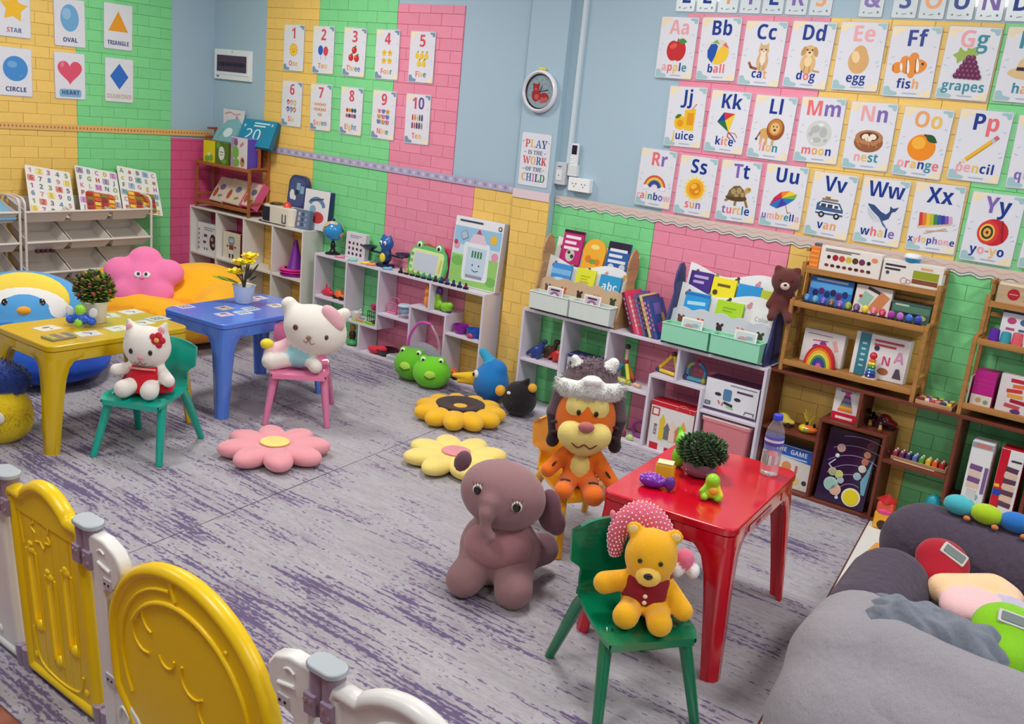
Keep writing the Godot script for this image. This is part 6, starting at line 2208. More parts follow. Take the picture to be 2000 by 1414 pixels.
		s.k(bc[(i + 4) % 9][0].lightened(0.3))
		for j in 6: s.rect(0, 0.075 - j * 0.026, 0.008, 0.014)
		if i == 8:
			s.mv(Transform3D(Basis(Vector3.UP, PI / 2), V(0.009, bh / 2, 0)))
			s.k(rgb(206, 160, 70)).rect(0.03, -0.02, 0.03, 0.09).k(rgb(190, 70, 170)).rect(-0.02, -0.05, 0.06, 0.05).k(rgb(120, 110, 190)).rect(-0.01, 0.05, 0.07, 0.06)
		part(s, "spine_print", "print", b)
	# in the compartments
	blob_toy("toy_dinosaur", "navy blue toy dinosaur in the left compartment under the book rack", V(3.3, 0.3045, 0.18), rgb(40, 60, 130), 6)
	blob_toy("toy_dinosaur", "dark brown toy dinosaur standing behind the navy one", V(3.345, 0.3045, 0.115), rgb(90, 60, 50), 6)
	blob_toy("toy_dinosaur", "red toy dinosaur in the left compartment under the book rack", V(3.43, 0.3045, 0.15), rgb(190, 50, 50), 6)
	var sz := V(0.245, 0.19, 0.1)
	g = gbox("game_box", "white box with a navy top in the second compartment behind the tiger's hat", "box", V(3.6455, 0.2025, 0.15), 0, sz, rgb(200, 206, 210), 0, "", "paper", rgb(50, 50, 110))
	s = front(sz)
	s.k(rgb(50, 50, 120)).rect(0, 0.085, 0.24, 0.018)
	bars(s, -0.05, 0.06, 0.08, 2, 0.008, rgb(90, 100, 140))
	part(s, "picture_print", "print", g)
	stick_triangle("magnetic stick triangle with a tall mast in the middle compartment", V(3.862, 0.3045, 0.16), true)
	stick_triangle("yellow magnetic stick triangle on the raised block", V(4.14, 0.4125, 0.16), false)
	g = thing("magnet_arch", "blue magnetic stick arch beside the white building set box", "toy", V(4.288, 0.4125, 0.16))
	var ac := [rgb(80, 150, 180), rgb(50, 110, 150), rgb(110, 120, 170), rgb(150, 170, 100), rgb(90, 150, 180)]
	for i in 5:
		s = sk(ac[i])
		var pts := []
		for j in 5:
			var a := -0.5 + (PI + 1.0) * (i + j / 4.0) / 5.0
			pts.append(V(cos(a) * 0.05, 0.048 + sin(a) * 0.05, 0))
		s.tube(spline(pts, 3), 0.01, 10)
		part(s, "bent_stick", "plastic", g)
	s = sk(rgb(80, 160, 190))
	s.cyl(V(-0.042, 0.014, 0.01), V(0.042, 0.014, 0.01), 0.011, -1, 10)
	part(s, "straight_stick", "plastic", g)
	s = sk(rgb(50, 40, 110))
	s.ell(V(-0.05, 0.016, 0.01), Vector3.ONE * 0.015).k(rgb(140, 40, 60)).ell(V(0.0, 0.1, 0), Vector3.ONE * 0.014).k(rgb(170, 170, 60)).ell(V(0.05, 0.016, 0.01), Vector3.ONE * 0.015)
	part(s, "magnet_balls", "gloss", g)
	sz = V(0.283, 0.165, 0.11)
	g = gbox("game_box", "white building set box with a blue robot on the raised shelf", "box", V(4.515, 0.3045, 0.155), 0, sz, rgb(226, 228, 234), 0, "", "paper", rgb(96, 60, 90))
	s = front(sz)
	s.k(rgb(80, 130, 170)).pol(Transform2D(0, Vector2(-0.02, 0.015)) * rr(0.045, 0.06, 0.01)).k(rgb(50, 50, 70)).rect(-0.01, -0.03, 0.05, 0.014, -0.2).disc(-0.07, 0.01, 0.018, 0.009).disc(0.035, 0.005, 0.018, 0.009)
	s.k(rgb(190, 120, 110)).rect(-0.06, -0.03, 0.01, 0.02, 0.5).rect(-0.04, -0.035, 0.01, 0.02, -0.3).k(rgb(150, 200, 150)).rect(0.0, -0.045, 0.04, 0.01, -0.2)
	s.k(rgb(80, 60, 90)).rect(0.07, 0.045, 0.085, 0.01, -0.0).rect(0.0, -0.073, 0.28, 0.013)
	s.k(rgb(60, 60, 100)).rect(-0.12, -0.045, 0.03, 0.02)
	s.txt("EQ", -0.12, -0.05, 0.011, rgb(230, 230, 240))
	s.k(rgb(70, 60, 90)).line(pv([0.08, -0.06, 0.085, -0.045, 0.13, -0.045, 0.128, -0.06]), 0.004)
	bars(s, 0.06, 0.07, 0.14, 1, 0.004, rgb(120, 120, 140))
	part(s, "picture_print", "print", g)
	sz = V(0.25, 0.262, 0.1)
	g = gbox("game_box", "red topped block set box with castle towers in the lower block", "box", V(4.219, 0.015, 0.172), 0, sz, rgb(226, 222, 222), 0, "", "paper", rgb(190, 24, 44))
	s = front(sz)
	s.k(rgb(200, 30, 50)).rect(0, 0.118, 0.248, 0.024).rect(-0.085, -0.112, 0.05, 0.035)
	s.k(rgb(196, 60, 70)).rect(-0.095, 0.075, 0.045, 0.045).k(rgb(235, 230, 226)).rect(-0.095, 0.075, 0.03, 0.03)
	for q in [[-0.05, 0.09, 226, 196, 60], [0.01, 0.07, 236, 210, 190], [0.07, 0.08, 226, 170, 70], [-0.02, 0.05, 110, 110, 120], [0.045, 0.05, 214, 120, 90]]:
		s.k(rgb(q[2], q[3], q[4])).rect(q[0], -0.05 + q[1] * 0.3, 0.03, q[1] * 1.1).pol(pv([q[0] - 0.02, -0.05 + q[1] * 0.85, q[0] + 0.02, -0.05 + q[1] * 0.85, q[0], -0.02 + q[1]]))
	s.txt("BLOCK", -0.095, -0.02, 0.017, rgb(110, 60, 50), "bold", 0.8, 0, -PI / 2)
	s.k(rgb(180, 40, 60)).rect(0.0, -0.115, 0.04, 0.02)
	s.k(rgb(225, 110, 90)).arc(0.06, 0.1, 0.04, 0.044, 0.2, PI - 0.2)
	part(s, "picture_print", "print", g)
	g = thing("storage_bin", "dusty pink storage bin in the lower right compartment", "bin", V(4.52, 0.015, 0.15))
	s = sk(rgb(214, 128, 136))
	var rows := []
	for q in [[0.105, 0.002], [0.115, 0.0], [0.13, 0.235], [0.136, 0.24], [0.136, 0.25], [0.126, 0.25], [0.11, 0.01]]:
		var row := PackedVector3Array()
		for v in rr(q[0] * 2, q[0] * 1.25, 0.02, 3):
			row.append(V(v.x, q[1], v.y))
		rows.append(row)
	s.grid(rows, false, true, true)
	part(s, "tub", "plastic", g)
	s = sk(rgb(236, 196, 200))
	s.mv(Transform3D(Basis(Vector3.RIGHT, V(0, 0, -1), Vector3.UP), V(0, 0.25, 0)))
	s.slab(rr(0.276, 0.174, 0.022), 0, 0.012, 0.004)
	part(s, "lid", "plastic", g)
	# small sticks low in the third compartment
	for q in [["yellow", rgb(226, 210, 50), 3.83, 0.09], ["salmon", rgb(226, 120, 110), 3.92, 0.12]]:
		s = sk(q[1])
		s.cyl(V(0, 0.02, 0), V(0.0, 0.115, 0), 0.009, 0.0095, 10)
		s.k(rgb(130, 40, 60)).ell(V(0, 0.013, 0), Vector3.ONE * 0.013, Basis(), 10, 8)
		one(s, "magnet_stick", "plastic", "%s magnetic stick standing on the bottom board" % q[0], "toy", V(q[2], 0.015, q[3] + 0.05), 0, "loose magnetic sticks")
	g = thing("toy_ring", "purple toy ring standing at the bottom beside the block set box", "toy", V(4.0, 0.015, 0.14))
	s = sk(rgb(150, 40, 130))
	var ring := []
	for i in 18:
		var row := PackedVector3Array()
		var a := TAU * i / 18
		for j in 8:
			var b := TAU * j / 8
			row.append(V(cos(a) * (0.042 + 0.008 * cos(b)), 0.05 + sin(a) * (0.042 + 0.008 * cos(b)), 0.008 * sin(b)))
		ring.append(row)
	s.grid(ring, true, true)
	part(s, "ring", "plastic", g)
	blob_toy("toy_block", "teal toy piece lying low in the third compartment", V(3.865, 0.015, 0.215), rgb(80, 170, 190), 5)
	blob_toy("toy_block", "cream and green toy piece lying low before the purple ring", V(3.985, 0.015, 0.215), rgb(190, 220, 140), 5)
	blob_toy("toy_block", "dark red toy piece lying low in the third compartment", V(3.925, 0.015, 0.19), rgb(140, 40, 66), 5)

func stick_triangle(label: String, at: Vector3, mast: bool) -> void:
	var g := thing("magnet_triangle", label, "toy", at)
	var a := V(-0.072, 0.014, 0.0)
	var b := V(0.06, 0.014, 0.03)
	var c := V(0.012, 0.115, 0.0)
	var d := V(0.05, 0.014, -0.035)
	var cc := [rgb(60, 130, 160), rgb(226, 214, 60), rgb(206, 210, 60), rgb(226, 110, 50)] if mast else [rgb(240, 196, 50), rgb(236, 200, 60), rgb(222, 206, 70), rgb(200, 120, 60)]
	var ed := [[a, c], [a, b], [b, c], [d, c]]
	for i in 4:
		var s := sk(cc[i])
		var p: Vector3 = ed[i][0]
		var q: Vector3 = ed[i][1]
		s.cyl(p.lerp(q, 0.12), p.lerp(q, 0.88), 0.0105, -1, 10)
		part(s, "stick", "plastic", g)
	var bc := [rgb(40, 36, 90), rgb(170, 176, 50) if mast else rgb(190, 170, 60), rgb(150, 40, 60) if mast else rgb(80, 30, 50), rgb(110, 40, 60)]
	var bp := [a, b, c, d]
	for i in 4:
		var s := sk(bc[i])
		s.ell(bp[i], Vector3.ONE * 0.014, Basis(), 12, 8)
		part(s, "magnet_ball", "gloss", g)
	if mast:
		var s := sk(rgb(214, 180, 170))
		s.cyl(c + V(0, 0.012, 0), c + V(0.0, 0.07, 0), 0.0105, -1, 10)
		part(s, "stick", "plastic", g)
		s = sk(rgb(30, 26, 30))
		s.ell(c + V(0.0, 0.083, 0), Vector3.ONE * 0.015, Basis(), 12, 8)
		part(s, "magnet_ball", "gloss", g)
		s = sk(rgb(226, 180, 150))
		s.cyl(V(0.09, 0.011, 0.02), V(0.135, 0.011, 0.035), 0.0105, -1, 10)
		part(s, "stick", "plastic", g)

func bottle(g: Node3D, h: float, r: float) -> void:
	var s := Sh.new()
	s.lathe([Vector2(0, 0.004), Vector2(r * 0.6, 0.0), Vector2(r * 0.95, 0.006), Vector2(r, 0.03), Vector2(r * 0.97, h * 0.42), Vector2(r * 0.92, h * 0.46), Vector2(r * 0.97, h * 0.5), Vector2(r, h * 0.68), Vector2(r * 0.9, h * 0.76), Vector2(r * 0.42, h * 0.92), Vector2(r * 0.42, h * 0.94)], Vector3.ZERO, 28)
	part(s, "clear_wall", "clear", g)
	s = Sh.new()
	s.lathe([Vector2(0, 0.006), Vector2(r * 0.9, 0.008), Vector2(r * 0.93, 0.03), Vector2(r * 0.91, h * 0.36), Vector2(0, h * 0.36)], Vector3.ZERO, 28)
	part(s, "water", "water", g)
	s = sk(rgb(90, 86, 180))
	s.lathe([Vector2(r * 1.01, h * 0.52), Vector2(r * 1.025, h * 0.525), Vector2(r * 1.025, h * 0.66), Vector2(r * 1.01, h * 0.665)], Vector3.ZERO, 28)
	s.k(rgb(226, 226, 240)).lathe([Vector2(r * 1.03, h * 0.575), Vector2(r * 1.03, h * 0.615)], Vector3.ZERO, 28)
	part(s, "label_band", "paper", g)
	s = sk(rgb(50, 66, 200))
	s.lathe([Vector2(0, h * 0.92), Vector2(r * 0.5, h * 0.92), Vector2(r * 0.5, h), Vector2(r * 0.44, h * 1.01), Vector2(0, h * 1.01)], Vector3.ZERO, 20)
	part(s, "cap", "plastic", g)

func make_shelf_d() -> void:
	stagger_shelf("reddish brown staggered shelf under the two right bamboo racks", 4.678, 0.012, 0.188, 1.49, [0.303, 0.609, 0.456, 0.9, 1.198, 1.036], BROWN, "wood", true)
	var Y := 0.592
	bamboo_rack("bamboo rack holding the rainbow, on the brown shelf", 4.722, Y, BAMB)
	bamboo_rack("bamboo rack at the right edge of the photo, on the brown shelf", 5.535, Y, BAMB)
	# top of the middle rack
	var sz := V(0.283, 0.118, 0.05)
	var g := gbox("game_box", "long white box with a row of coloured dots on top of the middle bamboo rack", "box", V(4.935, Y + 0.488, 0.078), 0, sz, rgb(232, 226, 220))
	var s := front(sz)
	var dc := [rgb(60, 40, 40), rgb(160, 30, 50), rgb(206, 70, 60), rgb(206, 190, 60), rgb(90, 60, 30), rgb(110, 50, 90), rgb(50, 36, 40)]
	for i in 7: s.k(dc[i]).disc(-0.1 + i * 0.031, 0.012 - i * 0.0, 0.009 if i in [0, 6] else 0.014)
	for i in 8: s.k([rgb(130, 50, 50), rgb(90, 40, 40), rgb(70, 34, 40)][i % 3]).disc(-0.105 + i * 0.028, -0.026, 0.01, 0.007)
	s.k(rgb(236, 140, 100)).disc(0.11, 0.03, 0.014, 0.01)
	bars(s, -0.04, 0.048, 0.16, 2, 0.004, rgb(120, 110, 110))
	part(s, "picture_print", "print", g)
	sz = V(0.262, 0.108, 0.05)
	g = gbox("game_box", "long white box with a green picture on top of the middle bamboo rack", "box", V(5.215, Y + 0.488, 0.078), 0, sz, rgb(230, 226, 222))
	s = front(sz)
	bars(s, -0.075, 0.03, 0.09, 2, 0.009, rgb(60, 50, 60))
	s.k(rgb(150, 160, 40)).rect(0.06, 0.005, 0.11, 0.035).k(rgb(130, 80, 50)).rect(0.06, -0.025, 0.11, 0.02).k(rgb(226, 170, 120)).rect(0.06, 0.035, 0.05, 0.01)
	s.k(rgb(190, 130, 150)).arc(-0.03, -0.03, 0.012, 0.015, 0, TAU).arc(-0.01, -0.032, 0.008, 0.011, 0, TAU).k(rgb(80, 80, 90)).disc(-0.105, -0.005, 0.008)
	part(s, "picture_print", "print", g)
	g = thing("round_tub", "small round tub, white over blue, on top of the long white boxes", "tub", V(5.2, Y + 0.597, 0.078))
	s = sk(rgb(40, 140, 200))
	s.lathe([Vector2(0, 0), Vector2(0.03, 0), Vector2(0.036, 0.018), Vector2(0.0, 0.018)], Vector3.ZERO, 24)
	part(s, "tub", "plastic", g)
	s = sk(rgb(226, 232, 238))
	s.lathe([Vector2(0.037, 0.018), Vector2(0.038, 0.024), Vector2(0.03, 0.036), Vector2(0.0, 0.038)], Vector3.ZERO, 24)
	part(s, "lid", "plastic", g)
	s = sk(rgb(236, 130, 50))
	s.box(V(0, 0.055, 0), V(0.05, 0.11, 0.05), 0.006)
	for i in 4: s.k(rgb(250, 160, 70)).box(V(0, 0.02 + i * 0.022, 0.0255), V(0.04, 0.008, 0.002))
	s.k(rgb(90, 90, 110)).box(V(0, 0.115, 0), V(0.03, 0.02, 0.03), 0.004)
	one(s, "paint_pot", "gloss", "orange paint pot at the left end of the top of the middle bamboo rack", "pot", V(4.768, Y + 0.488, 0.078))
	# second tier
	sz = V(0.205, 0.125, 0.03)
	g = gbox("game_box", "blue game box with dark figures on the second tier of the middle rack", "box", V(4.87, Y + 0.334, 0.09), 0, sz, rgb(40, 110, 190), 0.12, "", "paper", rgb(30, 30, 60))
	s = front(sz)
	s.k(rgb(90, 160, 220)).rect(0, 0.02, 0.2, 0.03)
	for i in 6: s.k([rgb(40, 36, 90), rgb(90, 40, 110), rgb(30, 50, 110)][i % 3]).disc(-0.07 + i * 0.028, -0.015 + 0.012 * (i % 2), 0.014, 0.016)
	bars(s, 0, 0.05, 0.15, 1, 0.009, rgb(190, 210, 230))
	part(s, "picture_print", "print", g)
	sz = V(0.165, 0.125, 0.03)
	g = gbox("game_box", "white game box with a tan board on the second tier of the middle rack", "box", V(5.068, Y + 0.334, 0.095), 0, sz, rgb(226, 216, 210), 0.12)
	s = front(sz)
	s.k(rgb(200, 130, 80)).rect(0.03, -0.01, 0.05, 0.1, -0.5).k(rgb(150, 190, 170)).rect(-0.03, 0.0, 0.05, 0.06, -0.4).k(rgb(60, 46, 46)).rect(0.0, 0.045, 0.06, 0.014, -0.3).k(rgb(190, 60, 70)).disc(-0.055, 0.01, 0.008)
	part(s, "picture_print", "print", g)
	sz = V(0.17, 0.085, 0.05)
	g = gbox("game_box", "dark green box at the right of the second tier of the middle rack", "box", V(5.245, Y + 0.334, 0.09), 0, sz, rgb(60, 96, 84), 0, "", "paper", rgb(60, 50, 60))
	s = front(sz)
	s.k(rgb(90, 130, 110)).rect(0, 0.015, 0.16, 0.03).k(rgb(30, 40, 50)).rect(0.0, -0.008, 0.09, 0.012).k(rgb(180, 180, 130)).disc(0.05, -0.015, 0.02, 0.012).k(rgb(190, 206, 190)).rect(-0.04, 0.03, 0.06, 0.008)
	part(s, "picture_print", "print", g)
	# number caterpillar
	var nc := [rgb(60, 130, 200), rgb(90, 160, 200), rgb(90, 80, 190), rgb(120, 90, 60), rgb(130, 90, 190), rgb(150, 160, 50), rgb(110, 70, 120), rgb(240, 206, 40), rgb(226, 100, 130), rgb(206, 50, 90), rgb(170, 60, 170), rgb(190, 110, 200), rgb(70, 110, 200), rgb(60, 70, 190)]
	for i in 14:
		var w := thing("caterpillar_piece", "%s wooden caterpillar piece in the row on the middle rack" % ["bright blue leading", "pale blue", "indigo", "brown", "violet", "olive", "dull purple", "yellow", "rose pink", "crimson", "magenta", "orchid", "cornflower blue", "deep blue last"][i], "toy", V(4.79 + i * 0.039, Y + 0.3345, 0.168), 0, "number caterpillar pieces")
		s = sk(rgb(50, 36, 56))
		s.box(V(0, 0.008, 0), V(0.032, 0.006, 0.014), 0.002)
		for q in [-0.01, 0.01]: s.cyl(V(q, 0.0065, -0.009), V(q, 0.0065, 0.009), 0.0065, -1, 10)
		part(s, "wheel_base", "plastic", w)
		s = sk(nc[i])
		s.ell(V(0, 0.028, 0), V(0.016, 0.019, 0.009), Basis(), 12, 8)
		part(s, "body", "gloss", w)
		if i in [0, 1, 2, 3, 4, 5, 6, 7, 8, 9]:
			s = Sh.new()
			s.mt(V(0, 0.02, 0.0088))
			s.txt(str(i), 0, 0, 0.016, nc[i].lightened(0.55))
			part(s, "numeral", "print", w)
	# lower tier
	sz = V(0.198, 0.16, 0.05)
	g = gbox("game_box", "white box with purple butterflies behind the rainbow", "box", V(4.885, Y + 0.049, 0.09), 0, sz, rgb(226, 222, 222), 0.06)
	s = front(sz)
	bars(s, -0.02, 0.06, 0.12, 1, 0.005, rgb(150, 140, 150))
	s.k(rgb(120, 70, 170)).disc(-0.03, 0.0, 0.018, 0.014).disc(0.0, 0.02, 0.016, 0.012).k(rgb(206, 70, 90)).line(pv([-0.05, 0.03, 0.02, 0.035]), 0.005).k(rgb(230, 170, 170)).rect(0.06, 0.02, 0.02, 0.05, 0.4).k(rgb(230, 190, 90)).disc(0.05, -0.03, 0.012)
	part(s, "picture_print", "print", g)
	g = thing("toy_rainbow", "wooden stacking rainbow of seven arches on the middle bamboo rack", "toy", V(4.9, Y + 0.049, 0.158), -0.05)
	var rc := [rgb(206, 40, 50), rgb(236, 110, 40), rgb(244, 190, 50), rgb(236, 216, 110), rgb(90, 150, 60), rgb(40, 80, 160), rgb(96, 60, 160), rgb(220, 110, 170)]
	for i in 8:
		s = sk(rc[i])
		var r1 := 0.074 - i * 0.0085
		var r0 := r1 - 0.008
		if i == 7: r0 = 0.0005
		var p := PackedVector2Array()
		for j in 17: p.append(Vector2(cos(PI * j / 16) * r1, sin(PI * j / 16) * r1 * 1.45))
		for j in 17: p.append(Vector2(-cos(PI * j / 16) * r0, sin(PI * j / 16) * r0 * 1.45))
		s.slab(p, -0.014, 0.014, 0.001, 0.6)
		part(s, "arch", "softplastic", g)
	sz = V(0.245, 0.2, 0.05)
	g = gbox("game_box", "white and teal letter puzzle box on the lower tier of the middle rack", "box", V(5.155, Y + 0.049, 0.1), 0, sz, rgb(230, 226, 228), 0.05)
	s = front(sz)
	s.k(rgb(60, 130, 150)).rect(-0.078, 0, 0.05, 0.198).k(rgb(180, 214, 220))
	for i in 5: s.rect(-0.078, 0.05 - i * 0.026, 0.02, 0.009)
	bars(s, 0.03, 0.075, 0.13, 2, 0.01, rgb(196, 70, 90))
	s.txt("N", 0.03, -0.03, 0.04, rgb(206, 80, 130))
	s.txt("A", 0.085, -0.01, 0.05, rgb(220, 150, 190))
	s.k(rgb(170, 100, 70)).disc(0.025, -0.06, 0.024, 0.016).k(rgb(90, 80, 100)).pol(pv([0.07, -0.08, 0.11, -0.08, 0.095, -0.035, 0.08, -0.035])).k(rgb(60, 60, 100)).disc(-0.02, 0.04, 0.012)
	part(s, "picture_print", "print", g)
	g = thing("ring_stacker", "rainbow ring stacker with a red ball before the letter puzzle box", "toy", V(5.14, Y + 0.049, 0.165))
	s = sk(rgb(226, 200, 170))
	s.box(V(0, 0.006, 0), V(0.06, 0.012, 0.05), 0.002)
	part(s, "base", "softplastic", g)
	var sc := [rgb(40, 50, 140), rgb(50, 80, 170), rgb(60, 140, 180), rgb(70, 140, 60), rgb(236, 210, 50), rgb(236, 120, 50)]
	for i in 6:
		s = sk(sc[i])
		var r := 0.026 - i * 0.0018
		s.lathe([Vector2(0.004, 0), Vector2(r * 0.8, 0), Vector2(r, 0.007), Vector2(r * 0.8, 0.014), Vector2(0.004, 0.014)], V(0, 0.012 + i * 0.0142, 0), 20)
		part(s, "ring", "gloss", g)
	s = sk(rgb(206, 36, 60))
	s.ell(V(0, 0.112, 0), Vector3.ONE * 0.017, Basis(), 14, 10)
	part(s, "ball", "gloss", g)
	# brown teddy on the navy book rack
	g = thing("brown_teddy", "dark brown teddy bear sitting between the navy book rack and the bamboo rack", "plush toy", V(4.675, 0.86, 0.165), 0.35)
	var bc := rgb(96, 46, 44)
	s = Sh.new()
	s.blob([["e", V(0, 0.05, 0), V(0.042, 0.055, 0.038), Basis(), bc], ["e", V(0, 0.15, 0.005), V(0.068, 0.062, 0.058), Basis(), bc], ["e", V(-0.045, 0.205, 0), V(0.018, 0.018, 0.012), Basis(), bc], ["e", V(0.045, 0.205, 0), V(0.018, 0.018, 0.012), Basis(), bc], ["c", V(-0.025, 0.02, 0.01), V(-0.04, -0.02, 0.065), 0.024, 0.02, bc], ["c", V(0.025, 0.02, 0.01), V(0.04, -0.02, 0.065), 0.024, 0.02, bc], ["c", V(-0.035, 0.08, 0), V(-0.06, 0.03, 0.02), 0.018, 0.016, bc], ["c", V(0.035, 0.08, 0), V(0.06, 0.03, 0.02), 0.018, 0.016, bc]], 0.009, 0.022)
	part(s, "body", "plush", g)
	s = sk(rgb(226, 206, 196))
	s.ell(V(0, 0.135, 0.058), V(0.022, 0.019, 0.014), Basis(), 14, 10)
	part(s, "muzzle", "plush", g)
	s = sk(rgb(26, 20, 22))
	s.ell(V(0, 0.142, 0.071), V(0.008, 0.006, 0.004), Basis(), 10, 6).ell(V(-0.026, 0.162, 0.056), Vector3.ONE * 0.006, Basis(), 8, 6).ell(V(0.026, 0.162, 0.056), Vector3.ONE * 0.006, Basis(), 8, 6)
	part(s, "eyes_and_nose", "gloss", g)
	# in the brown shelf
	blob_toy("toy_plane", "yellow winged toy behind the blue capped bottle in the brown shelf", V(4.77, 0.3045, 0.12), rgb(200, 180, 70), 1)
	g = thing("toy_hedgehog", "round orange wooden toy with yellow straws in the brown shelf", "toy", V(4.9, 0.3045, 0.135))
	s = Sh.new()
	s.blob([["e", V(0, 0.02, 0), V(0.045, 0.02, 0.026), Basis(), rgb(236, 120, 40)], ["e", V(-0.026, 0.019, 0.004), V(0.022, 0.019, 0.024), Basis(), rgb(226, 206, 50)], ["e", V(-0.006, 0.014, 0.014), V(0.014, 0.014, 0.016), Basis(), rgb(90, 160, 60)]], 0.006, 0.01)
	part(s, "body", "gloss", g)
	s = sk(rgb(226, 206, 60))
	for i in 9: s.cyl(V(-0.012 + 0.003 * (i % 3), 0.036, 0), V(-0.012 + sin(i * 0.9) * 0.03, 0.1 + 0.012 * cos(i * 2.0), cos(i * 1.7) * 0.02), 0.0014, 0.001, 5)
	s.k(rgb(40, 34, 40)).cyl(V(-0.012, 0.034, 0), V(-0.012, 0.056, 0), 0.009, 0.007, 10).cyl(V(0.024, 0.034, 0), V(0.024, 0.052, 0), 0.008, 0.006, 10)
	part(s, "straws", "plastic", g)
	sz = V(0.268, 0.205, 0.06)
	g = gbox("game_box", "white and blue game box lettered GAME in the lower left of the brown shelf", "box", V(4.832, 0.015, 0.13), 0, sz, rgb(226, 222, 214), 0.05, "", "paper", rgb(60, 70, 130))
	s = front(sz)
	s.k(rgb(40, 96, 190)).pol(pv([-0.133, 0.1, 0.133, 0.1, 0.133, 0.035, -0.133, 0.052]))
	s.txt("GAME", 0.05, 0.064, 0.022, rgb(235, 240, 245))
	s.txt("THE", -0.04, 0.07, 0.022, rgb(235, 240, 245))
	s.k(rgb(190, 210, 235)).rect(0.03, 0.048, 0.13, 0.008)
	s.k(rgb(226, 150, 90)).disc(0.0, 0.0, 0.024).k(rgb(206, 100, 90)).rect(0.05, -0.005, 0.012, 0.04).k(rgb(236, 206, 130)).disc(0.055, -0.06, 0.02).k(rgb(60, 60, 70)).disc(0.1, -0.06, 0.012).k(rgb(140, 170, 200)).rect(0.0, -0.035, 0.05, 0.016)
	part(s, "picture_print", "print", g)
	sz = V(0.12, 0.165, 0.045)
	g = gbox("game_box", "white box picturing a striped cone stacker, red at the bottom", "box", V(5.058, 0.4125, 0.135), 0, sz, rgb(226, 222, 222), 0.03)
	s = front(sz)
	s.k(rgb(206, 30, 60)).rect(0, -0.062, 0.118, 0.038).k(rgb(236, 226, 226)).rect(0.0, -0.066, 0.08, 0.012)
	bars(s, 0, 0.07, 0.07, 2, 0.006, rgb(120, 110, 120))
	var tc := [rgb(226, 120, 60), rgb(230, 170, 60), rgb(130, 130, 130), rgb(90, 90, 110), rgb(140, 120, 160), rgb(110, 60, 110)]
	for i in 6:
		var w0 := 0.036 - i * 0.0038
		s.k(tc[i]).pol(pv([-w0, -0.036 + i * 0.013, w0, -0.036 + i * 0.013, w0 - 0.0038, -0.023 + i * 0.013, -w0 + 0.0038, -0.023 + i * 0.013]))
	s.k(rgb(206, 60, 130)).disc(0, 0.05, 0.012)
	part(s, "picture_print", "print", g)
	for q in [[5.165, 0.1, "dark jingle bell stick at the top of the raised brown block"], [5.225, 0.145, "small wooden clapper beside the jingle bell stick"]]:
		g = thing("bell_stick", q[2], "toy instrument", V(q[0], 0.4125, q[1]), 0.3, "toy instruments on the brown block")
		s = sk(rgb(206, 150, 100))
		s.cyl(V(0, 0.01, 0.03), V(0, 0.03, -0.002), 0.009, 0.007, 10)
		part(s, "handle", "wood", g)
		s = sk(rgb(46, 36, 50))
		for i in 5: s.ell(V(sin(i * 1.3) * 0.016, 0.035 + i * 0.009, cos(i * 1.3) * 0.01 - 0.01), Vector3.ONE * 0.0105, Basis(), 10, 8)
		part(s, "bells", "chrome" if q[1] < 0.12 else "gloss", g)
	blob_toy("toy_car", "dark red toy car at the back of the raised brown block", V(5.225, 0.4125, 0.06), rgb(150, 30, 40), 1)
	# solar system board
	sz = V(0.235, 0.355, 0.02)
	g = gbox("solar_puzzle", "dark purple solar system puzzle board with a yellow sun leaning in the brown shelf", "puzzle board", V(5.116, 0.0155, 0.17), 0, sz, rgb(44, 22, 60), 0.16, "", "gloss")
	s = front(sz)
	s.k(rgb(150, 130, 180))
	for i in 6: s.arc(0.045, -0.13, 0.065 + i * 0.045, 0.068 + i * 0.045, PI * 0.36, PI * (0.95 - i * 0.07), 22)
	part(s, "orbit_lines", "print", g)
	s = Sh.new()
	s.mt(V(0, 0.1775, 0.0101))
	s.k(rgb(230, 226, 190)).slab(ngon(0.05, -0.125, 0.044, 0.044, 26), 0, 0.003, 0.0006).k(rgb(226, 206, 30)).slab(ngon(0.05, -0.125, 0.036, 0.036, 26), 0.003, 0.005, 0.0006)
	part(s, "sun_piece", "softplastic", g)
	for q in [[-0.055, -0.09, 0.034, 150, 190, 180], [-0.03, -0.11, 0.028, 214, 170, 150], [-0.015, -0.06, 0.016, 160, 180, 190], [-0.06, -0.03, 0.02, 170, 170, 130], [-0.028, -0.035, 0.02, 190, 196, 110], [0.055, -0.02, 0.018, 150, 180, 190], [0.07, 0.02, 0.018, 206, 206, 196], [0.075, 0.055, 0.016, 190, 110, 80], [0.078, 0.09, 0.016, 200, 130, 100], [-0.045, 0.09, 0.02, 190, 150, 140], [-0.055, 0.05, 0.01, 226, 226, 230], [0.085, 0.135, 0.016, 90, 30, 60]]:
		s = sk(rgb(q[3], q[4], q[5]).lightened(0.2))
		s.mt(V(0, 0.1775, 0.0101))
		s.slab(ngon(q[0], q[1], q[2], q[2], 18), 0, 0.002, 0.0005)
		s.k(rgb(q[3], q[4], q[5])).slab(ngon(q[0], q[1], q[2] * 0.75, q[2] * 0.75, 18), 0.002, 0.0035, 0.0005)
		part(s, "planet_piece", "softplastic", g)
	s = sk(rgb(110, 170, 190))
	s.mt(V(0, 0.1775, 0.0109))
	s.pol(pv([0.09, -0.1, 0.105, -0.1, 0.11, 0.08, 0.09, 0.0, 0.075, -0.04])).k(rgb(200, 206, 226)).line(pv([-0.06, 0.03, -0.085, 0.0, -0.06, -0.02]), 0.005).line(pv([-0.01, -0.1, -0.015, -0.14]), 0.006).disc(-0.015, -0.145, 0.008)
	part(s, "comet_print", "print", g)
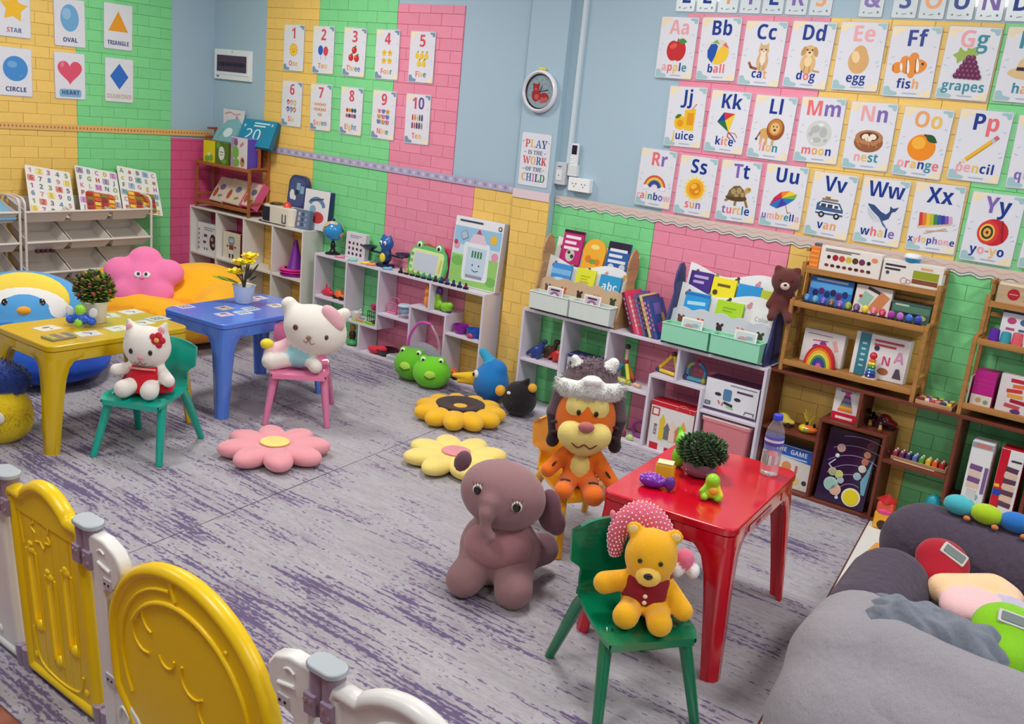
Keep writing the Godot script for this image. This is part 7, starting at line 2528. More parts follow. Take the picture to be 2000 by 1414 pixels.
	# xylophone of pegs
	g = thing("peg_xylophone", "wooden stand of rainbow pegs on the right brown shelf", "toy", V(5.42, 0.3045, 0.135), 0.0)
	s = sk(rgb(214, 170, 130))
	s.box(V(0, 0.006, 0), V(0.24, 0.012, 0.06), 0.002)
	s.box(V(0.12, 0.015, 0), V(0.008, 0.03, 0.06), 0.002).box(V(0, 0.014, 0.027), V(0.24, 0.006, 0.006), 0.001)
	part(s, "base", "wood", g)
	for i in 8:
		s = sk([rgb(150, 40, 70), rgb(110, 40, 100), rgb(60, 50, 110), rgb(80, 110, 170), rgb(90, 150, 60), rgb(226, 180, 40), rgb(226, 96, 40), rgb(186, 40, 40)][i])
		s.box(V(-0.105 + i * 0.029, 0.026, 0), V(0.024, 0.03, 0.05), 0.005)
		part(s, "bar", "gloss", g)
		s = sk(rgb(226, 220, 210))
		for z in [-0.016, 0.016]: s.ell(V(-0.105 + i * 0.029, 0.042, z), Vector3.ONE * 0.005, Basis(), 8, 6)
		part(s, "pins", "gloss", g)
	g = thing("mallet", "wooden mallet lying before the rainbow pegs", "toy", V(5.42, 0.3045, 0.183), 0.0)
	s = sk(rgb(226, 190, 150))
	s.cyl(V(-0.1, 0.005, -0.004), V(0.08, 0.005, 0.004), 0.004, 0.004, 8)
	part(s, "stick", "wood", g)
	# tray of domino blocks between the racks
	g = thing("block_tray", "pale tray of coloured wooden blocks between the two right bamboo racks", "toy", V(5.437, Y, 0.135))
	s = sk(rgb(222, 170, 130))
	s.box(V(0, 0.005, 0), V(0.155, 0.01, 0.11), 0.002)
	for q in [-1, 1]:
		s.box(V(0, 0.012, q * 0.053), V(0.155, 0.016, 0.005), 0.001)
		s.box(V(q * 0.075, 0.012, 0), V(0.005, 0.016, 0.1), 0.001)
	part(s, "tray", "wood", g)
	for i in 18:
		s = sk([rgb(206, 70, 100), rgb(236, 220, 80), rgb(60, 70, 90), rgb(230, 226, 226), rgb(90, 80, 150), rgb(226, 130, 150), rgb(150, 40, 70), rgb(230, 216, 70)][(i * 5 + i / 6) % 8])
		s.box(V(-0.058 + (i % 6) * 0.0235, 0.019, -0.03 + (i / 6) * 0.03), V(0.021, 0.018, 0.026), 0.004, Basis(Vector3.UP, sin(i * 2.0) * 0.3))
		part(s, "block", "gloss", g)
	# rack at the right edge
	sz = V(0.3, 0.095, 0.05)
	g = gbox("wood_box", "pale wooden box with red shapes on top of the right bamboo rack", "box", V(5.72, Y + 0.488, 0.078), 0, sz, rgb(226, 196, 160), 0, "", "wood")
	s = front(sz)
	s.k(rgb(176, 36, 50)).disc(-0.085, 0.0, 0.024).pol(pv([-0.045, -0.022, 0.015, -0.022, -0.012, 0.026])).rect(0.06, 0.0, 0.045, 0.045)
	s.k(rgb(226, 150, 150)).rect(-0.085, 0.0, 0.034, 0.004).rect(-0.014, -0.014, 0.03, 0.004)
	s.k(rgb(236, 216, 190)).rect(0, 0.04, 0.29, 0.012)
	part(s, "shape_print", "print", g)
	sz = V(0.26, 0.15, 0.03)
	g = gbox("game_box", "white box with a navy top and purple pictures on the right rack", "box", V(5.74, Y + 0.334, 0.085), 0, sz, rgb(226, 226, 230), 0.08, "", "paper", rgb(40, 50, 110))
	s = front(sz)
	s.k(rgb(40, 56, 120)).rect(0, 0.06, 0.258, 0.028)
	for i in 4: s.k([rgb(190, 70, 120), rgb(70, 100, 140), rgb(110, 60, 130), rgb(90, 140, 90)][i]).disc(-0.09 + i * 0.05, 0.015, 0.018, 0.014).rect(-0.09 + i * 0.05, -0.02, 0.034, 0.01)
	part(s, "picture_print", "print", g)
	for i in 4:
		s = sk([rgb(96, 40, 170), rgb(60, 160, 180), rgb(226, 96, 106), rgb(230, 226, 222)][i])
		s.cyl(V(0, 0, 0), V(0, 0.05 - 0.006 * (i % 2), 0), 0.022, 0.02, 18)
		s.k(s.col.darkened(0.15)).cyl(V(0, 0.044 if i % 2 else 0.05, 0), V(0, 0.048 if i % 2 else 0.053, 0), 0.018, 0.017, 18)
		one(s, "wooden_cup", "softplastic", "%s wooden cup on the right bamboo rack" % ["purple", "turquoise", "coral pink", "white"][i], "cup", V(5.605 + i * 0.045, Y + 0.3345, 0.15), 0, "cups on the right bamboo rack")
	sz = V(0.085, 0.15, 0.1)
	g = gbox("game_box", "magenta box standing at the left of the lower tier of the right rack", "box", V(5.612, Y + 0.049, 0.11), 0, sz, rgb(186, 30, 130))
	s = front(sz)
	s.k(rgb(226, 214, 200)).rect(0, -0.05, 0.083, 0.046).k(rgb(190, 160, 120)).disc(-0.01, -0.05, 0.012).k(rgb(120, 160, 140)).disc(0.02, -0.055, 0.01)
	s.k(rgb(200, 60, 150)).rect(0, 0.02, 0.08, 0.003).rect(0, 0.04, 0.08, 0.003)
	part(s, "picture_print", "print", g)
	sz = V(0.26, 0.16, 0.06)
	g = gbox("game_box", "white box with red and orange food pictures on the right rack", "box", V(5.8, Y + 0.049, 0.125), 0, sz, rgb(222, 212, 216))
	s = front(sz)
	for i in 6: s.k([rgb(190, 40, 60), rgb(226, 110, 60), rgb(206, 60, 50), rgb(226, 160, 60), rgb(170, 30, 60), rgb(200, 80, 90)][i]).rect(-0.06 + 0.012 * sin(i * 2.0), 0.06 - i * 0.022, 0.06, 0.016, 0.1 * sin(i))
	s.k(rgb(90, 60, 120)).disc(-0.05, -0.07, 0.02, 0.01).k(rgb(200, 90, 130)).rect(0.03, 0.03, 0.05, 0.014)
	part(s, "picture_print", "print", g)
	s = sk(rgb(226, 220, 216))
	s.box(V(0, 0.06, 0), V(0.006, 0.12, 0.12), 0.002)
	one(s, "thin_book", "paper", "thin white book standing against the side of the right rack", "book", V(5.558, Y + 0.049, 0.11), 0)
	# tall boxes in the hanging compartment
	sz = V(0.088, 0.292, 0.09)
	g = gbox("tower_box", "tall white block tower box in the brown shelf", "box", V(5.668, 0.2025, 0.14), 0, sz, rgb(226, 228, 232), 0, "tall tower boxes")
	s = front(sz)
	s.k(rgb(150, 160, 170)).rect(0, 0.13, 0.084, 0.026).k(rgb(206, 120, 110)).rect(0.004, 0.13, 0.06, 0.014)
	for i in 4: s.k([rgb(120, 80, 130), rgb(222, 196, 180)][i % 2]).rect(-0.008, 0.03 - i * 0.028, 0.05, 0.024, -0.08)
	s.k(rgb(120, 90, 150)).rect(0.034, -0.02, 0.014, 0.12).k(rgb(120, 170, 190)).disc(0.01, -0.1, 0.014)
	part(s, "picture_print", "print", g)
	sz = V(0.092, 0.292, 0.09)
	g = gbox("tower_box", "tall red and white block tower box in the brown shelf", "box", V(5.787, 0.2025, 0.14), 0, sz, rgb(226, 228, 232), 0, "tall tower boxes", "paper", rgb(196, 30, 50))
	s = front(sz)
	s.k(rgb(200, 26, 50)).rect(-0.028, 0.0, 0.034, 0.29).k(rgb(40, 70, 170)).rect(-0.028, -0.05, 0.034, 0.03).k(rgb(240, 190, 60)).rect(-0.034, -0.02, 0.02, 0.014)
	for i in 7: s.k([rgb(96, 60, 80), rgb(222, 190, 170)][i % 2]).rect(0.01, 0.06 - i * 0.026, 0.05, 0.022, -0.1 + 0.05 * (i % 3))
	s.k(rgb(60, 50, 60)).rect(0.02, 0.1, 0.04, 0.008)
	part(s, "picture_print", "print", g)
	# low toys beside the brown block
	g = thing("toy_house", "orange and pink toy house standing low at the end of the brown block", "toy", V(5.345, 0.0, 0.235), 0.1)
	s = sk(rgb(238, 170, 40))
	s.box(V(0, 0.04, 0), V(0.08, 0.08, 0.07), 0.006)
	part(s, "yellow_block", "plastic", g)
	s = sk(rgb(236, 90, 70))
	s.box(V(0, 0.105, 0), V(0.074, 0.05, 0.066), 0.01)
	s.k(rgb(226, 70, 140)).ell(V(0, 0.085, 0.033), V(0.03, 0.012, 0.006)).k(rgb(190, 50, 50)).lathe([Vector2(0.05, 0.13), Vector2(0.0, 0.165)], Vector3.ZERO, 4)
	part(s, "red_roof", "plastic", g)
	s = sk(rgb(60, 30, 30))
	s.mt(V(0, 0.012, 0.0352))
	s.disc(0, 0.012, 0.022, 0.022)
	part(s, "doorway", "print", g)
	g = thing("toy_figure", "teal and blue toy figure standing behind the dark sofa back", "toy", V(5.52, 0.0, 0.16))
	s = Sh.new()
	s.blob([["e", V(0, 0.06, 0), V(0.04, 0.06, 0.035), Basis(), rgb(40, 80, 150)], ["e", V(0, 0.15, 0), V(0.036, 0.05, 0.032), Basis(), rgb(30, 150, 170)], ["e", V(-0.035, 0.09, 0.02), V(0.018, 0.014, 0.016), Basis(), rgb(226, 190, 130)]], 0.009, 0.015)
	part(s, "body", "plastic", g)

# ---------------------------------------------------------------- tables and chairs
func play_table(label: String, at: Vector3, yaw: float, w: float, d: float, h: float, col: Color, m: String) -> Node3D:
	var t := thing("play_table", label, "table", at, yaw)
	var s := sk(col)
	s.mv(Transform3D(Basis(Vector3.RIGHT, V(0, 0, -1), Vector3.UP), V(0, h - 0.03, 0)))
	s.slab(rr(w, d, 0.045, 5), 0.0, 0.03, 0.007, 0.3)
	part(s, "tabletop", m, t)
	s = sk(col)
	for q in [-1, 1]:
		s.box(V(q * (w / 2 - 0.014), h - 0.055, 0), V(0.012, 0.055, d - 0.2), 0.003)
		s.box(V(0, h - 0.055, q * (d / 2 - 0.014)), V(w - 0.2, 0.055, 0.012), 0.003)
	part(s, "apron", m, t)
	# legs: rounded angle section, broad under the top and narrowing to the foot
	for sx in [-1, 1]:
		for sz in [-1, 1]:
			s = sk(col)
			var rows := []
			for q in [[0.0, 0.05, 1.0], [0.12, 0.058, 0.75], [0.25, 0.068, 0.45], [0.34, 0.078, 0.25], [0.39, 0.092, 0.12], [0.415, 0.112, 0.06], [0.43, 0.135, 0.02], [0.4345, 0.16, 0.0], [0.47, 0.16, 0.0]]:
				var y: float = q[0] / 0.47 * (h - 0.03)
				var a: float = q[1]
				var o: Vector2 = Vector2(w / 2 - 0.006, d / 2 - 0.006) + Vector2(0.03, 0.03) * q[2]
				var r := 0.028
				var pl := [Vector2(-a, 0), Vector2(-a * 0.5, 0), Vector2(-r, 0), Vector2(-r * 0.3, -r * 0.3), Vector2(0, -r), Vector2(0, -a * 0.5), Vector2(0, -a), Vector2(-0.016, -a), Vector2(-0.018, -0.036), Vector2(-0.024, -0.024), Vector2(-0.036, -0.018), Vector2(-a, -0.016)]
				var row := PackedVector3Array()
				for p in pl:
					row.append(V(sx * (o.x + p.x), y, sz * (o.y + p.y)))
				rows.append(row)
			s.grid(rows, false, true, true)
			part(s, "leg", m, t)
	return t

func kid_chair(label: String, at: Vector3, yaw: float, col: Color, sh: float, bh: float) -> Node3D:
	var t := thing("kid_chair", label, "chair", at, yaw)
	var m := "gloss"
	# seat: curved shell with a rolled front edge
	var s := sk(col)
	for side in [0.0, -0.014]:
		var rows := []
		for i in 13:
			var u := i / 12.0
			var row := PackedVector3Array()
			for j in 11:
				var v := j / 10.0 * 2.0 - 1.0
				var hw := lerpf(0.125, 0.15, sin(u * PI * 0.6)) - 0.012 * pow(maxf(0.0, u - 0.85) / 0.15, 2)
				var z := lerpf(-0.13, 0.17, u)
				var y := sh + 0.012 * v * v - 0.02 * pow(maxf(0.0, u - 0.75) / 0.25, 2) - 0.006 * sin(u * PI)
				row.append(V(v * hw, y + side, z))
			rows.append(row)
		s.grid(rows)
	# rim that closes the two faces
	for i in 12:
		for v in [-1.0, 1.0]:
			var p := []
			for uu in [i / 12.0, (i + 1) / 12.0]:
				var hw := lerpf(0.125, 0.15, sin(uu * PI * 0.6)) - 0.012 * pow(maxf(0.0, uu - 0.85) / 0.15, 2)
				p.append(V(v * hw, sh + 0.012 - 0.02 * pow(maxf(0.0, uu - 0.75) / 0.25, 2) - 0.006 * sin(uu * PI), lerpf(-0.13, 0.17, uu)))
			s.quad(p[0], p[1], p[1] - V(0, 0.014, 0), p[0] - V(0, 0.014, 0), V(v, 0, 0))
	for q in [[0.17, 0.02, 1.0], [-0.13, 0.0, -1.0]]:
		var hw := 0.131 if q[2] > 0 else 0.125
		var y0: float = sh - q[1]
		s.quad(V(-hw, y0 + 0.012, q[0]), V(hw, y0 + 0.012, q[0]), V(hw, y0 - 0.012, q[0]), V(-hw, y0 - 0.012, q[0]), V(0, 0, q[2]))
	part(s, "seat", m, t)
	# backrest: curved panel on a narrower neck
	s = sk(col)
	for side in [0.0, -0.014]:
		var rows := []
		for i in 15:
			var u := i / 14.0
			var y := lerpf(sh - 0.005, bh, u)
			var hw := 0.135
			if u < 0.12: hw = 0.12
			elif u < 0.4: hw = lerpf(0.118, 0.122, (u - 0.12) / 0.28)
			elif u < 0.47: hw = lerpf(0.122, 0.16, smoothstep(0.4, 0.47, u))
			else: hw = 0.16 - 0.006 * (u - 0.47) - 0.03 * pow(maxf(0, u - 0.9) / 0.1, 2)
			var row := PackedVector3Array()
			for j in 11:
				var v := j / 10.0 * 2.0 - 1.0
				row.append(V(v * hw, y - 0.012 * v * v * smoothstep(0.8, 1.0, u), -0.12 - 0.055 * u + 0.03 * v * v * smoothstep(0.1, 0.5, u) + side + 0.02 * pow(1.0 - minf(1.0, u / 0.15), 2)))
			rows.append(row)
		s.grid(rows)
		if side == 0.0:
			for e in [0, 10]:
				for i in 14:
					var a: Vector3 = rows[i][e]
					var b: Vector3 = rows[i + 1][e]
					s.quad(a, b, b - V(0, 0, 0.014), a - V(0, 0, 0.014), V(-1.0 if e == 0 else 1.0, 0, 0))
			for j in 10:
				var a: Vector3 = rows[14][j]
				var b: Vector3 = rows[14][j + 1]
				s.quad(a, b, b - V(0, 0, 0.014), a - V(0, 0, 0.014), Vector3.UP)
	part(s, "backrest", m, t)
	for sx in [-1, 1]:
		for q in [[0.12, 0.2, 0.155], [-0.1, -0.195, 0.16]]:
			s = sk(col.darkened(0.04))
			s.tube(PackedVector3Array([V(sx * 0.118, sh + 0.002, q[0] * 0.8), V(sx * 0.125, sh - 0.03, q[0]), V(sx * q[2], 0.006, q[1]), V(sx * (q[2] + 0.001), 0.0, q[1] * 1.005)]), [0.02, 0.021, 0.0155, 0.014], 10)
			part(s, "leg", m, t)
	return t

func flash_card(i: int, label: String, at: Vector3, yaw: float, w: float, d: float, paper: Color, ink: Color, group: String) -> void:
	var t := thing("flash_card", label, "card", at, yaw, group)
	var s := sk(paper)
	s.box(V(0, 0.0009, 0), V(w, 0.0018, d), 0.0004)
	part(s, "sheet", "film", t)
	s = Sh.new()
	s.mv(Transform3D(Basis(Vector3.RIGHT, V(0, 0, -1), Vector3.UP), V(0, 0.0021, 0)))
	s.k(ink)
	match i % 4:
		0: s.rect(0, 0.01, w * 0.42, 0.006, 0.1).disc(0.0, -0.02, 0.005)
		1: s.disc(0.0, 0.012, 0.02, 0.01).disc(0.006, -0.018, 0.007, 0.005)
		2: s.line(pv([-0.015, 0.02, 0.012, 0.0, 0.006, -0.02]), 0.008)
		3:
			for j in 6: s.rect(-0.02 + (j % 3) * 0.02, 0.014 - (j / 3) * 0.026, 0.014, 0.012, j)
	part(s, "picture_print", "print", t)

func make_tables() -> void:
	var ty := play_table("yellow plastic play table at the left edge of the photo", V(2.15, 0, 2.19), 0.03, 0.46, 0.72, 0.49, rgb(212, 174, 14), "gloss")
	var tb := play_table("blue plastic play table with a yellow flower pot", V(2.165, 0, 1.345), 0.08, 0.47, 0.70, 0.49, rgb(84, 126, 222), "gloss")
	var tr := play_table("glossy red plastic play table with a small plant", V(5.07, 0, 1.64), 0.1, 0.46, 0.70, 0.51, rgb(204, 18, 40), "gloss")
	var s := sk(rgb(206, 160, 166))
	s.box(V(0.2245, 0.455, 0.05), V(0.001, 0.024, 0.24), 0.0)
	s.k(rgb(170, 40, 60)).box(V(0.2251, 0.455, 0.08), V(0.0008, 0.018, 0.05))
	for i in 6: s.box(V(0.2251, 0.455, -0.05 + i * 0.016), V(0.0008, 0.012, 0.005))
	part(s, "worn_sticker", "paper", tr)
	kid_chair("teal plastic kid's chair holding the kitten plush in a red dress", V(2.56, 0, 2.17), 0.505, rgb(16, 166, 146), 0.27, 0.49)
	kid_chair("pink plastic kid's chair beside the blue table", V(2.6, 0, 1.31), 0.785, rgb(226, 126, 168), 0.27, 0.47)
	kid_chair("dark green plastic kid's chair at the red table", V(5.15, 0, 2.22), 0.95, rgb(10, 116, 78), 0.27, 0.49)
	kid_chair("yellow orange plastic kid's chair under the tiger plush", V(4.42, 0, 1.41), 1.05, rgb(242, 170, 24), 0.25, 0.47)
	# cards on the yellow table
	var y := 0.4902
	var n := 0
	for q in [[2.09, 2.39, 0.15, 1, "blank white card beside the toy on the yellow table", 235], [2.26, 2.29, -0.1, 2, "white card with grey print before the plant on the yellow table", 235], [2.24, 2.13, 0.05, 0, "white card with a blue mark right of the front card on the yellow table", 235], [2.2, 1.98, 0.1, 2, "white card with a dark tick near the kitten plush on the yellow table", 235], [2.0, 2.04, -0.1, 1, "white card behind the plant pot on the yellow table", 235], [1.98, 1.9, 0.1, 2, "white card at the far left corner of the yellow table", 235], [2.16, 1.87, 0.1, 3, "pale beige card at the far end of the yellow table", 214]]:
		flash_card(q[3], q[4], V(q[0], y, q[1]), PI / 2 + q[2], 0.105, 0.085, Color(q[5] / 255.0, q[5] / 255.0 * 0.985, q[5] / 255.0 * 0.97), rgb(90, 100, 130), "cards on the yellow table")
		n += 1
	s = sk(rgb(150, 140, 120))
	s.box(V(0, 0.005, 0), V(0.12, 0.01, 0.09), 0.002)
	for i in 8: s.k([rgb(170, 190, 60), rgb(120, 110, 100), rgb(190, 170, 130), rgb(90, 110, 90)][i % 4]).box(V(-0.04 + (i % 4) * 0.027, 0.0105, -0.02 + (i / 4) * 0.04), V(0.024, 0.001, 0.034))
	one(s, "picture_puzzle", "film", "green and brown picture puzzle at the near corner of the yellow table", "puzzle", V(2.265, y, 2.43), PI / 2 + 0.1)
	# toy bird on the yellow table
	var g := thing("toy_aeroplane", "blue and lime toy aeroplane on the yellow table", "toy", V(2.13, y, 2.25), 0.6)
	s = Sh.new()
	var bl := rgb(40, 90, 200)
	var li := rgb(150, 220, 60)
	s.blob([["e", V(0, 0.04, 0), V(0.04, 0.03, 0.03), Basis(), bl], ["e", V(0, 0.085, 0.005), V(0.026, 0.024, 0.024), Basis(), li], ["e", V(-0.05, 0.03, 0), V(0.022, 0.02, 0.022), Basis(), bl], ["e", V(0.05, 0.03, 0), V(0.022, 0.02, 0.022), Basis(), bl], ["e", V(0, 0.022, 0.03), V(0.018, 0.02, 0.012), Basis(), li]], 0.007, 0.01)
	part(s, "body", "plastic", g)
	s = sk(rgb(220, 226, 236))
	for q in [-1, 1]: s.ell(V(q * 0.055, 0.07, -0.005), V(0.02, 0.026, 0.006), Basis(V(0, 0, 1), -q * 0.5), 14, 8)
	part(s, "wings", "plastic", g)
	# potted plant on the yellow table
	g = thing("flower_pot", "white pot of small dark red flowers on the yellow table", "potted plant", V(2.075, y, 2.15))
	s = sk(rgb(226, 228, 222))
	s.lathe([Vector2(0, 0), Vector2(0.046, 0), Vector2(0.05, 0.004), Vector2(0.058, 0.095), Vector2(0.063, 0.1), Vector2(0.062, 0.106), Vector2(0.054, 0.104), Vector2(0.05, 0.085), Vector2(0, 0.085)], Vector3.ZERO, 28)
	part(s, "pot", "softplastic", g)
	bush(g, V(0, 0.165, 0), V(0.085, 0.075, 0.085), 300, [rgb(50, 84, 34), rgb(80, 116, 44), rgb(150, 160, 44), rgb(60, 70, 34)], 0.017, [rgb(140, 40, 44), rgb(110, 26, 36), rgb(150, 70, 60)], 30)
	# flowers on the blue table
	g = thing("flower_pot", "white pot of yellow flowers on the blue table", "potted plant", V(2.06, y, 1.27))
	s = Sh.new()
	s.k(rgb(222, 228, 234)).lathe([Vector2(0, 0.0), Vector2(0.04, 0.0), Vector2(0.046, 0.006), Vector2(0.06, 0.095), Vector2(0.066, 0.1)], Vector3.ZERO, 28)
	s.lathe([Vector2(0.066, 0.1), Vector2(0.058, 0.097), Vector2(0.043, 0.008), Vector2(0, 0.004)], Vector3.ZERO, 28)
	part(s, "pot", "softplastic", g)
	s = sk(rgb(228, 232, 236))
	s.lathe([Vector2(0, 0.006), Vector2(0.041, 0.006), Vector2(0.05, 0.05), Vector2(0, 0.052)], Vector3.ZERO, 24)
	part(s, "gravel", "paper", g)
	s = sk(rgb(76, 60, 20))
	var tips := [V(-0.035, 0.16, 0.03), V(0.035, 0.225, 0.01), V(0.01, 0.25, -0.03), V(-0.01, 0.215, 0.02)]
	for q in tips: s.tube(spline([V(0, 0.05, 0), V(q.x * 0.2, 0.12, q.z * 0.3), q], 6), 0.004, 6)
	part(s, "stems", "leaf", g)
	for i in 4:
		s = sk([rgb(240, 216, 20), rgb(246, 226, 24), rgb(240, 210, 30), rgb(236, 200, 30)][i])
		for j in 14:
			var a := j * 2.4
			var e := 0.25 + 0.5 * (j / 14.0)
			var dir := V(cos(a) * cos(e), sin(e) * 0.8, sin(a) * cos(e))
			s.ell(tips[i] + dir * 0.028, V(0.017, 0.005, 0.028), Basis.looking_at(dir, Vector3.UP if absf(dir.y) < 0.95 else Vector3.RIGHT), 8, 5)
		part(s, "flower_head", "leaf", g)
	for q in [[V(-0.06, 0.125, 0.06), rgb(120, 140, 30), 0.06], [V(-0.085, 0.13, 0.09), rgb(140, 160, 40), 0.05], [V(0.06, 0.17, 0.02), rgb(70, 60, 16), 0.042], [V(0.05, 0.195, -0.03), rgb(80, 66, 20), 0.04], [V(0.065, 0.15, -0.01), rgb(60, 50, 16), 0.03]]:
		s = sk(q[1])
		var d: Vector3 = (q[0] - V(0, 0.1, 0)).normalized()
		s.ell(q[0], V(q[2] * 0.5, 0.004, q[2]), Basis.looking_at(d, Vector3.UP), 12, 6)
		part(s, "leaf", "leaf", g)
	n = 0
	for q in [[2.0, 1.6, "card with a purple corner at the far left of the blue table"], [2.12, 1.44, "beige patterned card left of the flower pot on the blue table"], [2.24, 1.53, "pink edged card at the near corner of the blue table"], [2.25, 1.42, "pale card right of the pink edged one on the blue table"], [2.2, 1.33, "pale blue card before the flower pot on the blue table"], [2.2, 1.16, "white card with a dark picture near the plush on the blue table"], [2.0, 1.12, "white card lying at the far side of the blue table"], [2.2, 1.05, "small white card at the far right end of the blue table"], [2.02, 1.2, "small white card behind the flower pot on the blue table"]]:
		flash_card(n * 3 + 3 if n % 2 == 0 else n, q[2], V(q[0], y, q[1]), PI / 2 + 0.1 * sin(n * 2.0), 0.085, 0.075, [rgb(220, 214, 226), rgb(206, 200, 176), rgb(230, 214, 222), rgb(222, 230, 232), rgb(206, 222, 236), rgb(230, 220, 214), rgb(236, 232, 236), rgb(232, 230, 226), rgb(226, 214, 226)][n], rgb(80, 80, 110), "cards on the blue table")
		n += 1
	# red table
	y = 0.5102
	g = thing("plant_bowl", "small dark green plant in a round mauve bowl on the red table", "potted plant", V(5.035, y, 1.62))
	s = sk(rgb(126, 90, 110))
	s.lathe([Vector2(0, 0), Vector2(0.032, 0), Vector2(0.054, 0.014), Vector2(0.062, 0.036), Vector2(0.056, 0.056), Vector2(0.05, 0.054), Vector2(0, 0.05)], Vector3.ZERO, 28)
	part(s, "bowl", "gloss", g)
	bush(g, V(0, 0.095, 0), V(0.082, 0.054, 0.082), 420, [rgb(46, 78, 38), rgb(60, 100, 50), rgb(34, 56, 40), rgb(84, 96, 72)], 0.0115, [], 0)
	g = thing("water_bottle", "half full clear water bottle with a purple label on the red table corner", "bottle", V(5.20, y, 1.40))
	bottle(g, 0.225, 0.033)
	g = thing("toy_block", "yellow and cream toy block on the red table", "toy", V(4.975, y, 1.765), 0.35)
	s = sk(rgb(240, 186, 40))
	s.box(V(0, 0.034, 0), V(0.066, 0.066, 0.05), 0.012)
	part(s, "body", "plastic", g)
	s = sk(rgb(236, 226, 170))
	s.box(V(0, 0.066, 0), V(0.056, 0.006, 0.042), 0.002)
	part(s, "cream_top", "plastic", g)
	g = thing("toy_hedgehog", "purple bristly toy on the red table", "toy", V(4.985, y, 1.845), 0.3)
	s = Sh.new()
	s.blob([["e", V(-0.01, 0.022, 0), V(0.045, 0.024, 0.03), Basis(), rgb(116, 40, 170)], ["e", V(0.05, 0.026, 0.005), V(0.018, 0.026, 0.016), Basis(), rgb(96, 50, 150)]], 0.006, 0.01)
	part(s, "body", "plastic", g)
	s = sk(rgb(190, 130, 226))
	for i in 26:
		var a := i * 2.4
		var e := 0.15 + 1.2 * (i / 26.0)
		s.ell(V(-0.01 + cos(a) * cos(e) * 0.045, 0.022 + sin(e) * 0.024, sin(a) * cos(e) * 0.03), Vector3.ONE * 0.0036, Basis(), 6, 4)
	part(s, "bristles", "plastic", g)
	g = thing("toy_dinosaur", "small lime green toy dinosaur sitting at the front of the red table", "toy", V(5.16, y, 1.785), 0.5)
	s = Sh.new()
	var lg := rgb(150, 206, 40)
	s.blob([["e", V(0, 0.03, 0), V(0.026, 0.028, 0.026), Basis(), rgb(206, 216, 50)], ["e", V(0, 0.066, 0.004), V(0.024, 0.024, 0.026), Basis(), lg], ["e", V(-0.022, 0.014, 0.022), V(0.013, 0.013, 0.018), Basis(), lg], ["e", V(0.022, 0.014, 0.022), V(0.013, 0.013, 0.018), Basis(), lg], ["c", V(-0.018, 0.045, 0.01), V(-0.034, 0.03, 0.02), 0.01, 0.008, lg], ["c", V(0.018, 0.045, 0.01), V(0.032, 0.026, 0.022), 0.01, 0.008, rgb(236, 216, 50)], ["c", V(0, 0.02, -0.02), V(0, 0.008, -0.045), 0.014, 0.006, rgb(96, 70, 170)]], 0.006, 0.01)
	part(s, "body", "plastic", g)
	s = sk(rgb(240, 180, 60))
	s.ell(V(0.005, 0.038, 0.026), V(0.015, 0.013, 0.008), Basis(), 12, 8)
	part(s, "belly", "plastic", g)
	blob_toy("toy_animal", "bright green toy animal behind the plant on the red table", V(4.945, y, 1.60), rgb(120, 216, 40), 2)
	g = thing("paper_cup", "white cup at the far end of the red table", "cup", V(4.92, y, 1.41))
	s = sk(rgb(222, 232, 230))
	s.lathe([Vector2(0, 0), Vector2(0.03, 0), Vector2(0.037, 0.06), Vector2(0.034, 0.06), Vector2(0.028, 0.006), Vector2(0, 0.006)], Vector3.ZERO, 24)
	part(s, "cup", "paper", g)
	g = thing("toy_shell", "pale blue spiky toy behind the plant on the red table", "toy", V(5.0, y, 1.44))
	s = sk(rgb(96, 180, 190))
	for i in 7: s.tube(PackedVector3Array([V(0, 0.01, 0), V(sin(i * 0.9 - 2.7) * 0.05, 0.05 + 0.02 * cos(i * 0.9 - 2.7), 0.01 * cos(i * 3.0))]), [0.016, 0.005], 8)
	part(s, "spikes", "plastic", g)

# small leaves (and berries) scattered over an ellipsoid
func bush(t: Node3D, ce: Vector3, r: Vector3, count: int, cols: Array, size: float, berries: Array, nb: int) -> void:
	var s := sk(rgb(34, 40, 24))
	s.ell(ce - V(0, r.y * 0.2, 0), r * 0.68, Basis(), 14, 8)
	for i in 5: s.cyl(V(sin(i * 1.3) * 0.01, ce.y - r.y * 1.4, cos(i * 1.3) * 0.01), ce + V(sin(i * 1.3) * 0.03, -r.y * 0.3, cos(i * 1.3) * 0.03), 0.003, 0.002, 5)
	part(s, "stems", "leaf", t)
	s = Sh.new()
	for i in count:
		var yy := 1.0 - 1.75 * (i + 0.5) / count
		var a := i * 2.39996
		var rad := sqrt(maxf(0.0, 1.0 - yy * yy))
		var dir := V(cos(a) * rad, yy, sin(a) * rad)
		var p := ce + dir * r * (0.7 + 0.36 * absf(sin(i * 7.3)))
		var d2 := (dir + V(sin(i * 3.1), 0.6 + 0.5 * sin(i * 1.7), cos(i * 5.3)) * 0.55).normalized()
		s.k(cols[(i * 7) % cols.size()])
		s.ell(p, V(size * 0.6, size * 0.2, size), Basis.looking_at(d2, Vector3.UP if absf(d2.y) < 0.95 else Vector3.RIGHT), 6, 4)
	var l := part(s, "leaves", "leaf", t)
	l.set_meta("kind", "stuff")
	if nb:
		s = Sh.new()
		for i in nb:
			var yy := 1.0 - 1.3 * (i + 0.5) / nb
			var a := i * 2.39996 + 1.0
			var rad := sqrt(maxf(0.0, 1.0 - yy * yy))
			s.k(berries[i % berries.size()])
			s.ell(ce + V(cos(a) * rad, yy, sin(a) * rad) * r * 1.02, Vector3.ONE * size * 0.62, Basis(), 8, 6)
		l = part(s, "small_flowers", "leaf", t)
		l.set_meta("kind", "stuff")

